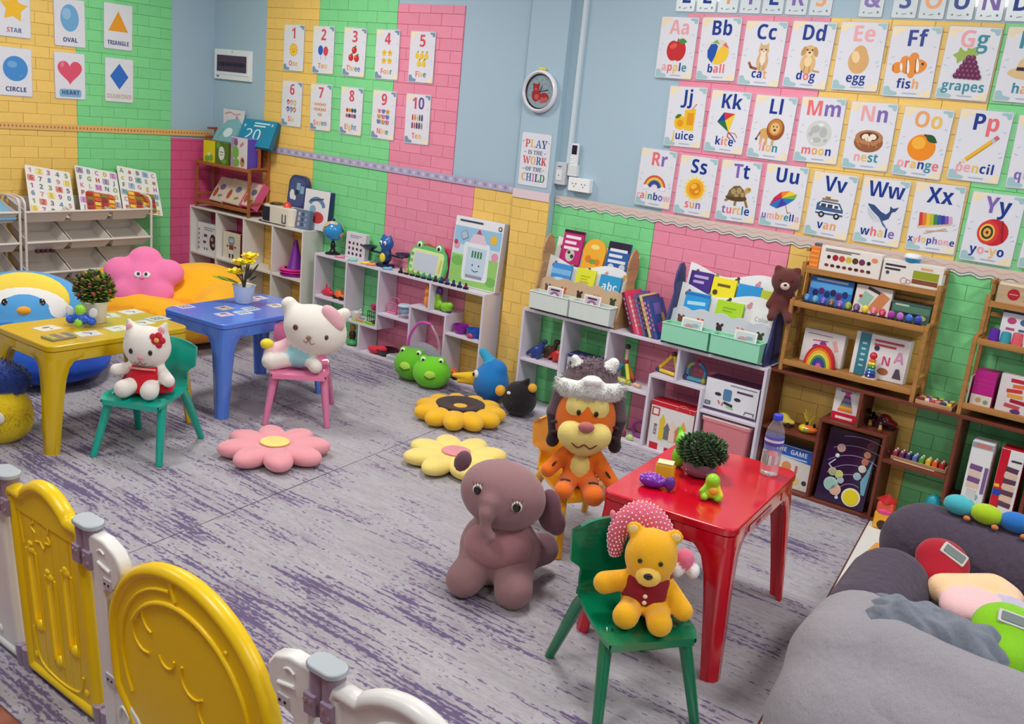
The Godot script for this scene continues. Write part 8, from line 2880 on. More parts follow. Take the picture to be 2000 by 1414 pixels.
# ---------------------------------------------------------------- plush toys, cushions, bean bags
func E_(c: Vector3, r: Vector3, col: Color, bs := Basis()) -> Array:
	return ["e", c, r, bs, col]

func C_(a: Vector3, b: Vector3, ra: float, rb: float, col: Color) -> Array:
	return ["c", a, b, ra, rb, col]

func dots(t: Node3D, called: String, m: String, col: Color, pts: Array) -> void:
	for q in pts:
		var s := sk(col)
		s.ell(q[0], q[1], Basis() if q.size() < 3 else q[2], 14, 8)
		part(s, called, m, t)

func flower_cushion(label: String, at: Vector3, yaw: float, n: int, R: float, pc: Color, cc: Color, cr: float, th: float, hollow: bool) -> Node3D:
	var t := thing("flower_cushion", label, "cushion", at, yaw, "flower cushions on the carpet")
	for i in n:
		var s := sk(pc)
		var a := TAU * i / n
		var wd := R * 0.62 * sin(PI / n) * (1.12 if n < 10 else 1.4)
		s.ell(V(cos(a), 0, sin(a)) * R * 0.62 + V(0, th * 0.5, 0), V(R * 0.4, th * 0.5, wd), Basis(Vector3.UP, -a), 22, 12, 0.9, 1.0)
		part(s, "petal", "plush", t)
	var s := sk(pc)
	s.ell(V(0, th * 0.45, 0), V(R * (0.42 if n < 10 else 0.6), th * 0.45, R * (0.42 if n < 10 else 0.6)), Basis(), 28, 10)
	part(s, "filling", "plush", t)
	s = sk(cc)
	if hollow:
		s.lathe([Vector2(0.0, th * 0.86), Vector2(cr * 0.5, th * 0.9), Vector2(cr * 0.9, th * 1.06), Vector2(cr, th * 1.0), Vector2(cr * 0.98, th * 0.8), Vector2(0, th * 0.8)], Vector3.ZERO, 36)
	else:
		s.ell(V(0, th * 0.86, 0), V(cr, th * 0.12, cr), Basis(), 28, 8)
	part(s, "centre", "plush", t)
	return t

func make_plush() -> void:
	flower_cushion("pale pink flower cushion with a yellow centre on the carpet", V(3.0, 0, 1.80), 0.2, 8, 0.255, rgb(238, 160, 170), rgb(246, 226, 130), 0.07, 0.085, false)
	flower_cushion("sunflower cushion with a dark brown centre near the white shelf", V(3.18, 0, 0.68), 0.1, 11, 0.25, rgb(244, 188, 40), rgb(52, 22, 26), 0.135, 0.095, true)
	flower_cushion("pale yellow flower cushion with a pink centre behind the elephant", V(3.60, 0, 1.20), 0.15, 8, 0.25, rgb(250, 226, 130), rgb(232, 150, 160), 0.07, 0.08, false)
	var w := rgb(236, 230, 222)
	var t := thing("kitten_plush", "white kitten plush in a red dress on the teal chair", "plush toy", V(2.56, 0.272, 2.18), 0.62)
	t.scale = Vector3.ONE * 1.2
	var s := Sh.new()
	s.blob([E_(V(0, 0.175, 0.0), V(0.088, 0.08, 0.068), w), C_(V(-0.052, 0.225, 0), V(-0.07, 0.272, 0), 0.03, 0.008, w), C_(V(0.052, 0.225, 0), V(0.07, 0.272, 0), 0.03, 0.008, w), E_(V(0, 0.06, -0.01), V(0.055, 0.06, 0.05), w), C_(V(-0.05, 0.09, 0), V(-0.1, 0.085, 0.04), 0.022, 0.024, w), C_(V(0.05, 0.09, 0), V(0.1, 0.065, 0.05), 0.022, 0.024, w), C_(V(-0.03, 0.035, 0.03), V(-0.048, 0.034, 0.1), 0.03, 0.034, w), C_(V(0.03, 0.035, 0.03), V(0.048, 0.034, 0.1), 0.03, 0.034, w)], 0.008, 0.02)
	part(s, "body", "plush", t)
	s = sk(rgb(196, 20, 44))
	var rows := []
	for q in [[0.015, 0.1, 0.09], [0.03, 0.098, 0.085], [0.055, 0.085, 0.075], [0.085, 0.068, 0.062], [0.108, 0.058, 0.052]]:
		var row := PackedVector3Array()
		for j in 28:
			var a := TAU * j / 28
			var k: float = 1.0 + 0.05 * sin(a * 7.0) * (1.0 - q[0] * 8.0)
			row.append(V(cos(a) * q[1] * k, q[0], sin(a) * q[2] * k - 0.005))
		rows.append(row)
	s.grid(rows, false, true)
	part(s, "red_dress", "fabric", t)
	s = sk(rgb(226, 150, 140))
	s.tube(spline([V(-0.05, 0.1, 0.045), V(0, 0.104, 0.06), V(0.05, 0.1, 0.045)], 6), 0.004, 6)
	part(s, "dress_trim", "fabric", t)
	dots(t, "eye", "gloss", rgb(26, 22, 26), [[V(-0.036, 0.17, 0.062), V(0.008, 0.011, 0.006)], [V(0.036, 0.17, 0.062), V(0.008, 0.011, 0.006)]])
	dots(t, "pink_nose", "plush", rgb(226, 140, 150), [[V(0, 0.148, 0.068), V(0.01, 0.007, 0.007)]])
	dots(t, "inner_ear", "plush", rgb(236, 176, 184), [[V(-0.06, 0.246, 0.018), V(0.013, 0.018, 0.006)], [V(0.06, 0.246, 0.018), V(0.013, 0.018, 0.006)]])
	s = sk(rgb(130, 80, 80))
	s.tube(spline([V(-0.022, 0.13, 0.063), V(-0.01, 0.124, 0.066), V(0, 0.134, 0.069), V(0.01, 0.124, 0.066), V(0.022, 0.13, 0.063)], 5), 0.0018, 5)
	part(s, "stitched_mouth", "fabric", t)
	s = sk(rgb(206, 40, 60))
	for i in 5: s.ell(V(0.056 + cos(i * TAU / 5) * 0.018, 0.218 + sin(i * TAU / 5) * 0.018, 0.047), V(0.014, 0.014, 0.008), Basis(), 10, 6)
	s.k(rgb(246, 176, 90)).ell(V(0.056, 0.218, 0.054), V(0.01, 0.01, 0.006), Basis(), 10, 6)
	part(s, "felt_flower", "fabric", t)
	t = thing("puppy_plush", "large white puppy plush with a pink ear and pale blue suit on the pink chair", "plush toy", V(2.63, 0.272, 1.335), 0.62)
	t.scale = Vector3.ONE * 1.1
	s = Sh.new()
	var pb := rgb(150, 206, 214)
	var pk := rgb(232, 190, 198)
	s.blob([E_(V(0.06, 0.19, 0.01), V(0.15, 0.115, 0.105), w, Basis(V(0, 0, 1), -0.25)), C_(V(-0.05, 0.265, 0), V(-0.07, 0.295, 0), 0.044, 0.036, w), C_(V(0.16, 0.25, 0), V(0.19, 0.275, 0), 0.038, 0.03, w), E_(V(-0.01, 0.062, 0.0), V(0.085, 0.065, 0.075), pb), C_(V(-0.07, 0.1, 0.02), V(-0.125, 0.08, 0.07), 0.034, 0.034, pk), C_(V(-0.07, 0.04, 0.04), V(-0.12, 0.04, 0.09), 0.04, 0.044, w), C_(V(0.06, 0.035, 0.04), V(0.085, 0.032, 0.085), 0.03, 0.032, w)], 0.01, 0.022)
	part(s, "body", "plush", t)
	dots(t, "eye", "gloss", rgb(90, 50, 46), [[V(-0.01, 0.215, 0.107), V(0.012, 0.014, 0.007)], [V(0.13, 0.18, 0.098), V(0.012, 0.014, 0.007)]])
	dots(t, "brown_nose", "plush", rgb(150, 110, 90), [[V(0.055, 0.175, 0.117), V(0.013, 0.009, 0.008)]])
	s = sk(rgb(150, 120, 110))
	s.tube(spline([V(0.03, 0.158, 0.113), V(0.044, 0.148, 0.112), V(0.054, 0.164, 0.116), V(0.066, 0.144, 0.11), V(0.082, 0.148, 0.107)], 5), 0.002, 5)
	part(s, "stitched_mouth", "fabric", t)
	dots(t, "pink_ear", "plush", rgb(234, 180, 190), [[V(0.15, 0.265, 0.055), V(0.07, 0.038, 0.026), Basis(V(0, 0, 1), -0.85)]])
	dots(t, "yellow_toy", "plush", rgb(244, 220, 60), [[V(-0.145, 0.115, 0.08), V(0.032, 0.026, 0.026)]])
	t = thing("tiger_plush", "orange tiger plush wearing a furry winter hat on the yellow orange chair", "plush toy", V(4.45, 0.24, 1.46), 0.62)
	var og := rgb(238, 116, 30)
	var cr := rgb(244, 222, 130)
	s = Sh.new()
	s.blob([E_(V(0, 0.085, -0.005), V(0.068, 0.095, 0.06), og), E_(V(0, 0.285, 0.0), V(0.122, 0.14, 0.1), og), C_(V(-0.06, 0.13, 0.0), V(-0.125, 0.075, 0.06), 0.032, 0.03, og), C_(V(0.06, 0.13, 0.0), V(0.13, 0.05, 0.06), 0.032, 0.03, og), C_(V(-0.04, 0.03, 0.04), V(-0.06, 0.025, 0.14), 0.038, 0.036, og), C_(V(0.04, 0.03, 0.04), V(0.06, 0.02, 0.15), 0.038, 0.04, og)], 0.009, 0.02)
	part(s, "body", "plush", t)
	dots(t, "cream_belly", "plush", cr, [[V(0, 0.09, 0.022), V(0.048, 0.07, 0.042)]])
	s = Sh.new()
	s.blob([E_(V(-0.038, 0.24, 0.075), V(0.068, 0.062, 0.05), cr), E_(V(0.038, 0.24, 0.075), V(0.068, 0.062, 0.05), cr), E_(V(0, 0.2, 0.062), V(0.07, 0.05, 0.05), cr), E_(V(-0.036, 0.345, 0.05), V(0.05, 0.055, 0.045), cr), E_(V(0.036, 0.345, 0.05), V(0.05, 0.055, 0.045), cr)], 0.008, 0.015)
	part(s, "cream_face", "plush", t)
	dots(t, "nose", "plush", rgb(190, 110, 110), [[V(0, 0.288, 0.122), V(0.032, 0.022, 0.018)]])
	dots(t, "eye", "gloss", rgb(24, 18, 18), [[V(-0.034, 0.335, 0.095), V(0.009, 0.012, 0.006)], [V(0.034, 0.335, 0.095), V(0.009, 0.012, 0.006)]])
	s = sk(rgb(110, 44, 44))
	s.tube(spline([V(-0.055, 0.225, 0.118), V(-0.025, 0.203, 0.122), V(0, 0.215, 0.12), V(0.025, 0.203, 0.122), V(0.055, 0.225, 0.118)], 5), 0.003, 6)
	part(s, "stitched_mouth", "fabric", t)
	for q in [[V(-0.116, 0.27, 0.03), 0.3], [V(-0.114, 0.225, 0.025), 0.1], [V(0.116, 0.27, 0.03), -0.3], [V(0.114, 0.225, 0.025), -0.1], [V(-0.11, 0.1, 0.062), 0.8], [V(0.115, 0.08, 0.066), -0.8], [V(-0.055, 0.058, 0.11), 0.0], [V(0.055, 0.058, 0.115), 0.0]]:
		s = sk(rgb(60, 28, 24))
		s.ell(q[0], V(0.022, 0.006, 0.016), Basis(V(0, 0, 1), q[1]), 10, 6)
		part(s, "stripe", "plush", t)
	# furry hat
	var h := thing("fur_hat", "grey and white furry hat with long ear flaps on the tiger plush", "hat", V(4.45, 0.615, 1.45), 0.62)
	h.scale = V(0.84, 0.88, 0.84)
	var gy := rgb(104, 84, 92)
	var wf := rgb(232, 232, 228)
	s = Sh.new()
	s.blob([E_(V(0, 0.065, -0.02), V(0.13, 0.1, 0.11), gy), C_(V(-0.075, 0.145, 0), V(-0.085, 0.165, 0), 0.026, 0.02, wf), C_(V(0.08, 0.14, 0), V(0.095, 0.16, 0), 0.034, 0.028, wf)], 0.009, 0.02)
	part(s, "crown", "shaggy", h)
	s = Sh.new()
	var pr := []
	for i in 9:
		var a := PI * (i / 8.0)
		pr.append(E_(V(cos(a) * 0.115, 0.03 + 0.014 * sin(a), sin(a) * 0.085 - 0.005), V(0.045, 0.045, 0.042), wf))
	pr.append(E_(V(0, 0.085, 0.085), V(0.05, 0.034, 0.04), wf))
	s.blob(pr, 0.009, 0.02)
	part(s, "white_brim", "shaggy", h)
	dots(h, "pale_muzzle", "plush", rgb(240, 240, 238), [[V(-0.018, 0.096, 0.115), V(0.024, 0.02, 0.016)], [V(0.018, 0.096, 0.115), V(0.024, 0.02, 0.016)]])
	for q in [-1, 1]:
		s = Sh.new()
		s.blob([C_(V(q * 0.125, 0.02, -0.01), V(q * 0.155, -0.09, 0.0), 0.04, 0.034, gy), C_(V(q * 0.155, -0.09, 0.0), V(q * 0.15, -0.2, 0.012), 0.034, 0.02, rgb(70, 50, 60)), E_(V(q * 0.148, -0.22, 0.014), V(0.032, 0.032, 0.03), rgb(50, 36, 44))], 0.009, 0.015)
		part(s, "ear_flap", "shaggy", h)
	fur(h, "fur_tufts", 900, V(0, 0.045, -0.01), V(0.155, 0.075, 0.125), wf, 0.03, -0.35, 0.35)
	fur(h, "fur_tufts", 500, V(0, 0.07, -0.02), V(0.13, 0.1, 0.11), gy, 0.022, 0.45, 1.0)
	t = thing("elephant_plush", "big mauve brown elephant plush sitting on the carpet", "plush toy", V(4.47, 0, 1.98), 0.50)
	var el := rgb(150, 112, 116)
	var ed := rgb(112, 76, 88)
	s = Sh.new()
	s.blob([E_(V(0, 0.135, -0.01), V(0.145, 0.14, 0.125), el), E_(V(0.0, 0.36, 0.03), V(0.155, 0.122, 0.122), el, Basis(V(0, 0, 1), -0.22)), C_(V(-0.075, 0.07, 0.05), V(-0.095, 0.062, 0.13), 0.07, 0.066, el), C_(V(0.07, 0.07, 0.05), V(0.085, 0.062, 0.15), 0.07, 0.068, el), C_(V(0.11, 0.12, -0.05), V(0.15, 0.1, -0.13), 0.065, 0.06, ed), C_(V(-0.03, 0.365, 0.14), V(-0.035, 0.335, 0.16), 0.03, 0.02, el), C_(V(-0.035, 0.335, 0.16), V(-0.035, 0.28, 0.165), 0.02, 0.015, el), C_(V(-0.035, 0.28, 0.165), V(-0.01, 0.255, 0.168), 0.016, 0.02, el)], 0.011, 0.024)
	part(s, "body", "plush", t)
	s = Sh.new()
	s.blob([E_(V(0, 0.165, 0.035), V(0.125, 0.095, 0.1), rgb(164, 116, 122))], 0.012, 0.01)
	part(s, "belly_panel", "plush", t)
	for q in [-1, 1]:
		s = Sh.new()
		var c := V(0.165, 0.31, -0.015) if q > 0 else V(-0.16, 0.45, -0.02)
		s.blob([E_(c, V(0.05, 0.08, 0.03) if q > 0 else V(0.03, 0.035, 0.02), ed, Basis(Vector3.UP, -q * 0.6)), E_(c + V(q * 0.03, -0.05, -0.01) * (1.0 if q > 0 else 0.4), V(0.04, 0.05, 0.024) * (1.0 if q > 0 else 0.6), ed, Basis(Vector3.UP, -q * 0.6))], 0.01, 0.025)
		part(s, "ear", "plush", t)
	dots(t, "pale_eye_ring", "plush", rgb(226, 216, 210), [[V(-0.078, 0.405, 0.126), V(0.018, 0.02, 0.01)], [V(0.066, 0.37, 0.144), V(0.019, 0.021, 0.01)]])
	dots(t, "eye", "gloss", rgb(20, 16, 20), [[V(-0.078, 0.405, 0.134), V(0.0135, 0.016, 0.008)], [V(0.066, 0.37, 0.152), V(0.0145, 0.017, 0.008)]])
	s = sk(rgb(90, 60, 66))
	for q in [V(-0.078, 0.405, 0.13), V(0.066, 0.37, 0.148)]:
		for j in 4: s.tube(PackedVector3Array([q + V(-0.012 + j * 0.008, 0.016, 0.002), q + V(-0.02 + j * 0.013, 0.03, 0.0)]), 0.0012, 5)
	part(s, "eyelashes", "fabric", t)
	t = thing("teddy_plush", "honey yellow teddy bear in a dark red vest on the dark green chair", "plush toy", V(5.19, 0.272, 2.215), 0.46)
	t.scale = Vector3.ONE * 1.13
	var ho := rgb(244, 176, 28)
	s = Sh.new()
	s.blob([E_(V(0, 0.058, -0.005), V(0.066, 0.062, 0.056), ho), E_(V(0, 0.168, 0.005), V(0.068, 0.074, 0.064), ho), E_(V(-0.052, 0.232, -0.005), V(0.022, 0.02, 0.012), ho), E_(V(0.054, 0.228, -0.005), V(0.022, 0.02, 0.012), ho), C_(V(-0.05, 0.09, 0), V(-0.108, 0.085, 0.035), 0.026, 0.03, ho), C_(V(0.05, 0.09, 0), V(0.1, 0.045, 0.035), 0.026, 0.027, ho), C_(V(-0.032, 0.03, 0.03), V(-0.042, 0.034, 0.095), 0.03, 0.034, ho), C_(V(0.032, 0.03, 0.03), V(0.045, 0.03, 0.095), 0.03, 0.033, ho)], 0.0075, 0.016)
	part(s, "body", "plush", t)
	s = sk(rgb(136, 18, 36))
	rows = []
	for q in [[0.05, 0.071, 0.062], [0.07, 0.073, 0.063], [0.095, 0.066, 0.058], [0.112, 0.056, 0.05]]:
		var row := PackedVector3Array()
		for j in 28:
			var a := TAU * j / 28
			row.append(V(cos(a) * q[1], q[0] + 0.014 * (1.0 - absf(sin(a))) , sin(a) * q[2] - 0.005))
		rows.append(row)
	s.grid(rows, false, true)
	part(s, "red_vest", "fabric", t)
	dots(t, "cream_button", "softplastic", rgb(240, 226, 196), [[V(0, 0.078, 0.058), V(0.006, 0.006, 0.003)], [V(0, 0.06, 0.058), V(0.006, 0.006, 0.003)]])
	dots(t, "pale_muzzle", "plush", rgb(248, 200, 90), [[V(0, 0.138, 0.066), V(0.033, 0.026, 0.022)]])
	dots(t, "nose", "gloss", rgb(28, 20, 20), [[V(0, 0.148, 0.086), V(0.012, 0.009, 0.006)]])
	dots(t, "eye", "gloss", rgb(28, 20, 20), [[V(-0.026, 0.178, 0.066), V(0.006, 0.007, 0.004)], [V(0.027, 0.178, 0.066), V(0.006, 0.007, 0.004)]])
	dots(t, "inner_ear", "plush", rgb(246, 214, 140), [[V(-0.054, 0.234, 0.006), V(0.013, 0.012, 0.004)], [V(0.056, 0.23, 0.006), V(0.013, 0.012, 0.004)]])
	# neck pillow
	t = thing("neck_pillow", "pink neck pillow with white dots behind the yellow teddy", "pillow", V(5.135, 0.285, 2.155), 0.42)
	t.scale = V(0.82, 0.98, 1.15)
	s = sk(rgb(214, 96, 120))
	var pa := spline([V(-0.1, 0.12, 0.0), V(-0.105, 0.19, -0.012), V(-0.06, 0.245, -0.02), V(0.0, 0.25, -0.024), V(0.06, 0.215, -0.02), V(0.1, 0.15, 0.0)], 6)
	var rd := []
	for i in pa.size(): rd.append(0.042 * sqrt(sin(PI * clampf((i + 1.2) / (pa.size() + 1.4), 0.02, 0.98))) + 0.004)
	s.tube(pa, rd, 18)
	part(s, "pillow_body", "fabric", t)
	s = sk(rgb(246, 220, 226))
	for i in range(1, pa.size() - 1):
		for j in 9:
			var a := -1.2 + j * 0.42 + (0.21 if i % 2 else 0.0)
			var tg := (pa[i + 1] - pa[i - 1]).normalized()
			var up := V(0, 0, 1).cross(tg).normalized()
			var q: Vector3 = pa[i] + (up * sin(a) + V(0, 0, 1) * cos(a)) * rd[i]
			s.ell(q, Vector3.ONE * 0.0034, Basis(), 6, 4)
	var sp := part(s, "white_dots", "fabric", t)
	sp.set_meta("kind", "stuff")
	s = Sh.new()
	s.blob([E_(V(0.15, 0.15, 0.0), V(0.036, 0.034, 0.034), rgb(226, 110, 140)), E_(V(0.125, 0.125, 0.02), V(0.03, 0.026, 0.026), rgb(232, 222, 224)), E_(V(0.185, 0.125, 0.012), V(0.026, 0.024, 0.026), rgb(232, 222, 224))], 0.008, 0.01)
	part(s, "striped_end", "plush", t)
	dots(t, "pink_tab", "plush", rgb(226, 130, 150), [[V(-0.13, 0.24, -0.015), V(0.012, 0.022, 0.01), Basis(V(0, 0, 1), 0.4)]])
	var fg := rgb(110, 206, 40)
	var k := 0
	for q in [[V(2.68, 0.0, 0.36), 0.105, "round green frog plush in front, on the carpet before the white shelf"], [V(2.50, 0.0, 0.335), 0.108, "round green frog plush half hidden behind the other frog"]]:
		t = thing("frog_plush", q[2], "plush toy", q[0], 0.6 - k * 0.35, "round green frogs")
		var r: float = q[1]
		var c := fg.darkened(0.1 * k)
		s = Sh.new()
		s.blob([E_(V(0, r * 0.9, 0), V(r * 1.1, r * 0.92, r), c), E_(V(-r * 0.5, r * 1.68, 0.02), V(r * 0.26, r * 0.26, r * 0.22), c), E_(V(r * 0.5, r * 1.68, 0.02), V(r * 0.26, r * 0.26, r * 0.22), c)], 0.01, 0.02)
		part(s, "body", "plush", t)
		dots(t, "light_patch", "plush", rgb(180, 226, 80), [[V(0, r * 0.95, r * 0.78), V(r * 0.46, r * 0.36, r * 0.25)]])
		dots(t, "eye_white", "plush", rgb(236, 240, 226), [[V(-r * 0.5, r * 1.7, 0.02 + r * 0.16), V(r * 0.17, r * 0.17, r * 0.1)], [V(r * 0.5, r * 1.7, 0.02 + r * 0.16), V(r * 0.17, r * 0.17, r * 0.1)]])
		dots(t, "eye", "gloss", rgb(24, 24, 24), [[V(-r * 0.5, r * 1.7, 0.02 + r * 0.25), V(r * 0.08, r * 0.09, r * 0.04)], [V(r * 0.5, r * 1.7, 0.02 + r * 0.25), V(r * 0.08, r * 0.09, r * 0.04)]])
		s = sk(rgb(40, 90, 30))
		s.tube(spline([V(-r * 0.3, r * 0.9, r * 1.0), V(0, r * 0.78, r * 1.04), V(r * 0.3, r * 0.9, r * 1.0)], 5), 0.003, 6)
		part(s, "stitched_mouth", "fabric", t)
		k += 1
	t = thing("bird_plush", "round blue bird plush with a long yellow bill beside the white shelf", "plush toy", V(3.06, 0, 0.27), 0.0)
	s = Sh.new()
	var bb := rgb(30, 120, 196)
	s.blob([E_(V(0, 0.115, 0), V(0.11, 0.115, 0.1), bb), E_(V(0.02, 0.2, -0.01), V(0.07, 0.055, 0.06), bb), C_(V(-0.02, 0.235, 0), V(-0.07, 0.285, 0.01), 0.034, 0.024, rgb(50, 160, 206))], 0.01, 0.025)
	part(s, "body", "plush", t)
	s = Sh.new()
	s.blob([C_(V(-0.07, 0.135, 0.05), V(-0.19, 0.13, 0.11), 0.036, 0.013, rgb(240, 196, 40)), C_(V(-0.07, 0.115, 0.05), V(-0.16, 0.1, 0.1), 0.03, 0.012, rgb(236, 180, 40))], 0.007, 0.01)
	part(s, "bill", "plush", t)
	dots(t, "eye_white", "plush", rgb(236, 236, 236), [[V(-0.05, 0.165, 0.082), V(0.024, 0.026, 0.014), Basis(Vector3.UP, -0.5)]])
	dots(t, "eye", "gloss", rgb(24, 24, 30), [[V(-0.056, 0.165, 0.095), V(0.01, 0.012, 0.006)]])
	t = thing("round_plush", "black furry round plush with two yellow pompoms before the white shelf", "plush toy", V(3.33, 0, 0.345), 0.3)
	s = Sh.new()
	s.blob([E_(V(0, 0.1, 0), V(0.1, 0.1, 0.09), rgb(26, 20, 26)), C_(V(0.02, 0.19, 0), V(0.04, 0.215, 0), 0.02, 0.014, rgb(26, 20, 26))], 0.009, 0.02)
	part(s, "body", "shaggy", t)
	dots(t, "yellow_pompom", "plush", rgb(232, 170, 50), [[V(-0.1, 0.14, 0.05), V(0.03, 0.032, 0.028)], [V(0.08, 0.185, 0.03), V(0.026, 0.026, 0.024)]])
	dots(t, "eye", "gloss", rgb(226, 226, 230), [[V(-0.04, 0.145, 0.078), V(0.012, 0.01, 0.006)]])
	t = thing("bean_bag", "blue bean bag with a bird face behind the yellow table", "bean bag", V(1.13, 0, 2.02), 1.1)
	s = Sh.new()
	s.blob([E_(V(0, 0.16, 0.0), V(0.45, 0.17, 0.45), rgb(36, 92, 200)), E_(V(0, 0.32, -0.06), V(0.34, 0.22, 0.3), rgb(84, 160, 220)), E_(V(0.1, 0.1, 0.2), V(0.32, 0.1, 0.3), rgb(30, 80, 196))], 0.025, 0.08)
	part(s, "bag", "fabric", t)
	s = sk(rgb(238, 236, 232))
	var fb := Basis(Vector3.RIGHT, -0.55)
	s.ell(V(0.0, 0.40, 0.15), V(0.22, 0.15, 0.05), fb, 28, 14)
	part(s, "white_face", "fabric", t)
	s = sk(rgb(244, 214, 80))
	s.ell(V(0.0, 0.425, 0.132), V(0.228, 0.158, 0.046), fb, 28, 14)
	part(s, "yellow_cap_edge", "fabric", t)
	dots(t, "eye", "gloss", rgb(30, 26, 30), [[V(-0.085, 0.42, 0.185), V(0.022, 0.026, 0.012), fb], [V(0.085, 0.42, 0.185), V(0.022, 0.026, 0.012), fb]])
	dots(t, "cheek", "fabric", rgb(214, 80, 60), [[V(-0.145, 0.375, 0.175), V(0.034, 0.024, 0.01), fb], [V(0.145, 0.375, 0.175), V(0.034, 0.024, 0.01), fb]])
	dots(t, "orange_beak", "plush", rgb(236, 164, 50), [[V(0.0, 0.38, 0.205), V(0.045, 0.03, 0.035)]])
	t = thing("bean_bag", "bright yellow bean bag under the pink flower pillow", "bean bag", V(0.92, 0, 0.98), 0.6)
	s = Sh.new()
	var by := rgb(250, 178, 24)
	s.blob([E_(V(0, 0.15, 0), V(0.5, 0.16, 0.5), rgb(238, 150, 16)), E_(V(0.0, 0.25, -0.12), V(0.42, 0.2, 0.32), by), E_(V(0.2, 0.33, -0.12), V(0.26, 0.16, 0.22), by), E_(V(0.38, 0.24, 0.08), V(0.15, 0.16, 0.26), by), C_(V(-0.36, 0.26, 0.2), V(0.26, 0.2, 0.34), 0.1, 0.1, by), E_(V(-0.36, 0.32, 0.05), V(0.12, 0.12, 0.16), by)], 0.026, 0.07)
	part(s, "bag", "fabric", t)
	t = thing("flower_pillow", "pink flower shaped pillow with a small face on the yellow bean bag", "pillow", V(1.0, 0.32, 1.22), 0.85)
	t.scale = Vector3.ONE * 0.9
	t.rotation.x = -0.5
	s = Sh.new()
	pr = []
	for i in 5:
		var a := PI / 2 + TAU * i / 5
		pr.append(E_(V(cos(a) * 0.16, 0.13 + sin(a) * 0.125, 0), V(0.115, 0.1, 0.06), rgb(246, 124, 174)))
	pr.append(E_(V(0, 0.13, 0), V(0.13, 0.12, 0.075), rgb(246, 124, 174)))
	s.blob(pr, 0.013, 0.03)
	part(s, "pillow_body", "plush", t)
	dots(t, "eye_white", "plush", rgb(240, 232, 236), [[V(-0.028, 0.125, 0.07), V(0.026, 0.024, 0.012)], [V(0.028, 0.125, 0.07), V(0.026, 0.024, 0.012)]])
	dots(t, "eye", "gloss", rgb(60, 30, 46), [[V(-0.024, 0.128, 0.081), V(0.011, 0.013, 0.005)], [V(0.026, 0.128, 0.081), V(0.011, 0.013, 0.005)]])
	s = sk(rgb(140, 60, 96))
	s.tube(spline([V(-0.016, 0.1, 0.076), V(0, 0.095, 0.077), V(0.016, 0.1, 0.076)], 4), 0.0018, 5)
	part(s, "stitched_mouth", "fabric", t)
	t = thing("shaggy_cushion", "shaggy yellow monster cushion with a blue top at the left edge of the photo", "cushion", V(2.07, 0, 2.66), 0.72)
	s = Sh.new()
	var sy := rgb(236, 202, 30)
	var sb := rgb(40, 62, 130)
	s.blob([E_(V(0, 0.1, 0), V(0.19, 0.12, 0.11), sy), E_(V(0, 0.17, -0.005), V(0.185, 0.09, 0.105), sy), E_(V(0, 0.285, -0.02), V(0.175, 0.09, 0.1), sb)], 0.013, 0.03)
	part(s, "body", "shaggy", t)
	dots(t, "white_cheek", "shaggy", rgb(232, 230, 222), [[V(0.075, 0.14, 0.098), V(0.038, 0.032, 0.018)], [V(-0.11, 0.14, 0.088), V(0.038, 0.032, 0.018)]])
	dots(t, "eye", "gloss", rgb(30, 26, 26), [[V(-0.02, 0.19, 0.104), V(0.014, 0.014, 0.008)]])
	s = sk(rgb(190, 24, 36))
	s.tube(spline([V(-0.1, 0.04, 0.13), V(-0.02, 0.035, 0.15), V(0.03, 0.075, 0.13)], 6), [0.03, 0.031, 0.032, 0.033, 0.034, 0.034, 0.033, 0.032, 0.03, 0.028, 0.025, 0.02, 0.012], 12)
	part(s, "red_mouth", "plush", t)
	fur(t, "fur_tufts", 1500, V(0, 0.125, 0), V(0.185, 0.12, 0.108), sy, 0.02, -0.7, 0.6)
	fur(t, "fur_tufts", 900, V(0, 0.285, -0.02), V(0.175, 0.09, 0.1), sb, 0.02, -0.25, 1.0)

# short tufts of pile over part of an ellipsoid (from height lo to hi of its unit sphere)
func fur(t: Node3D, called: String, count: int, ce: Vector3, r: Vector3, col: Color, L: float, lo: float, hi: float) -> void:
	var s := Sh.new()
	var rng := RandomNumberGenerator.new()
	rng.seed = count + int(L * 1000)
	for i in count:
		var y := rng.randf_range(lo, hi)
		var a := rng.randf() * TAU
		var q := sqrt(maxf(0.0, 1.0 - y * y))
		var d := V(cos(a) * q, y, sin(a) * q)
		var p := ce + d * r
		var nn := (d / r).normalized()
		var e := (nn + V(rng.randf_range(-0.8, 0.8), rng.randf_range(-0.9, 0.3), rng.randf_range(-0.8, 0.8))).normalized()
		var sd := e.cross(nn + V(0.01, 0.02, 0.03)).normalized() * 0.0028
		var f := rng.randf_range(0.86, 1.1)
		s.k(Color(minf(col.r * f, 1), minf(col.g * f, 1), minf(col.b * f, 1)))
		s.tri(p - sd, p + sd, p + e * L * rng.randf_range(0.6, 1.2), nn, nn, nn)
	var o := part(s, called, "plush", t)
	o.set_meta("kind", "stuff")

# ---------------------------------------------------------------- play pen fence and sofa
const FZ := 3.386

func fence_sh(col: Color) -> Sh:
	return sk(col)

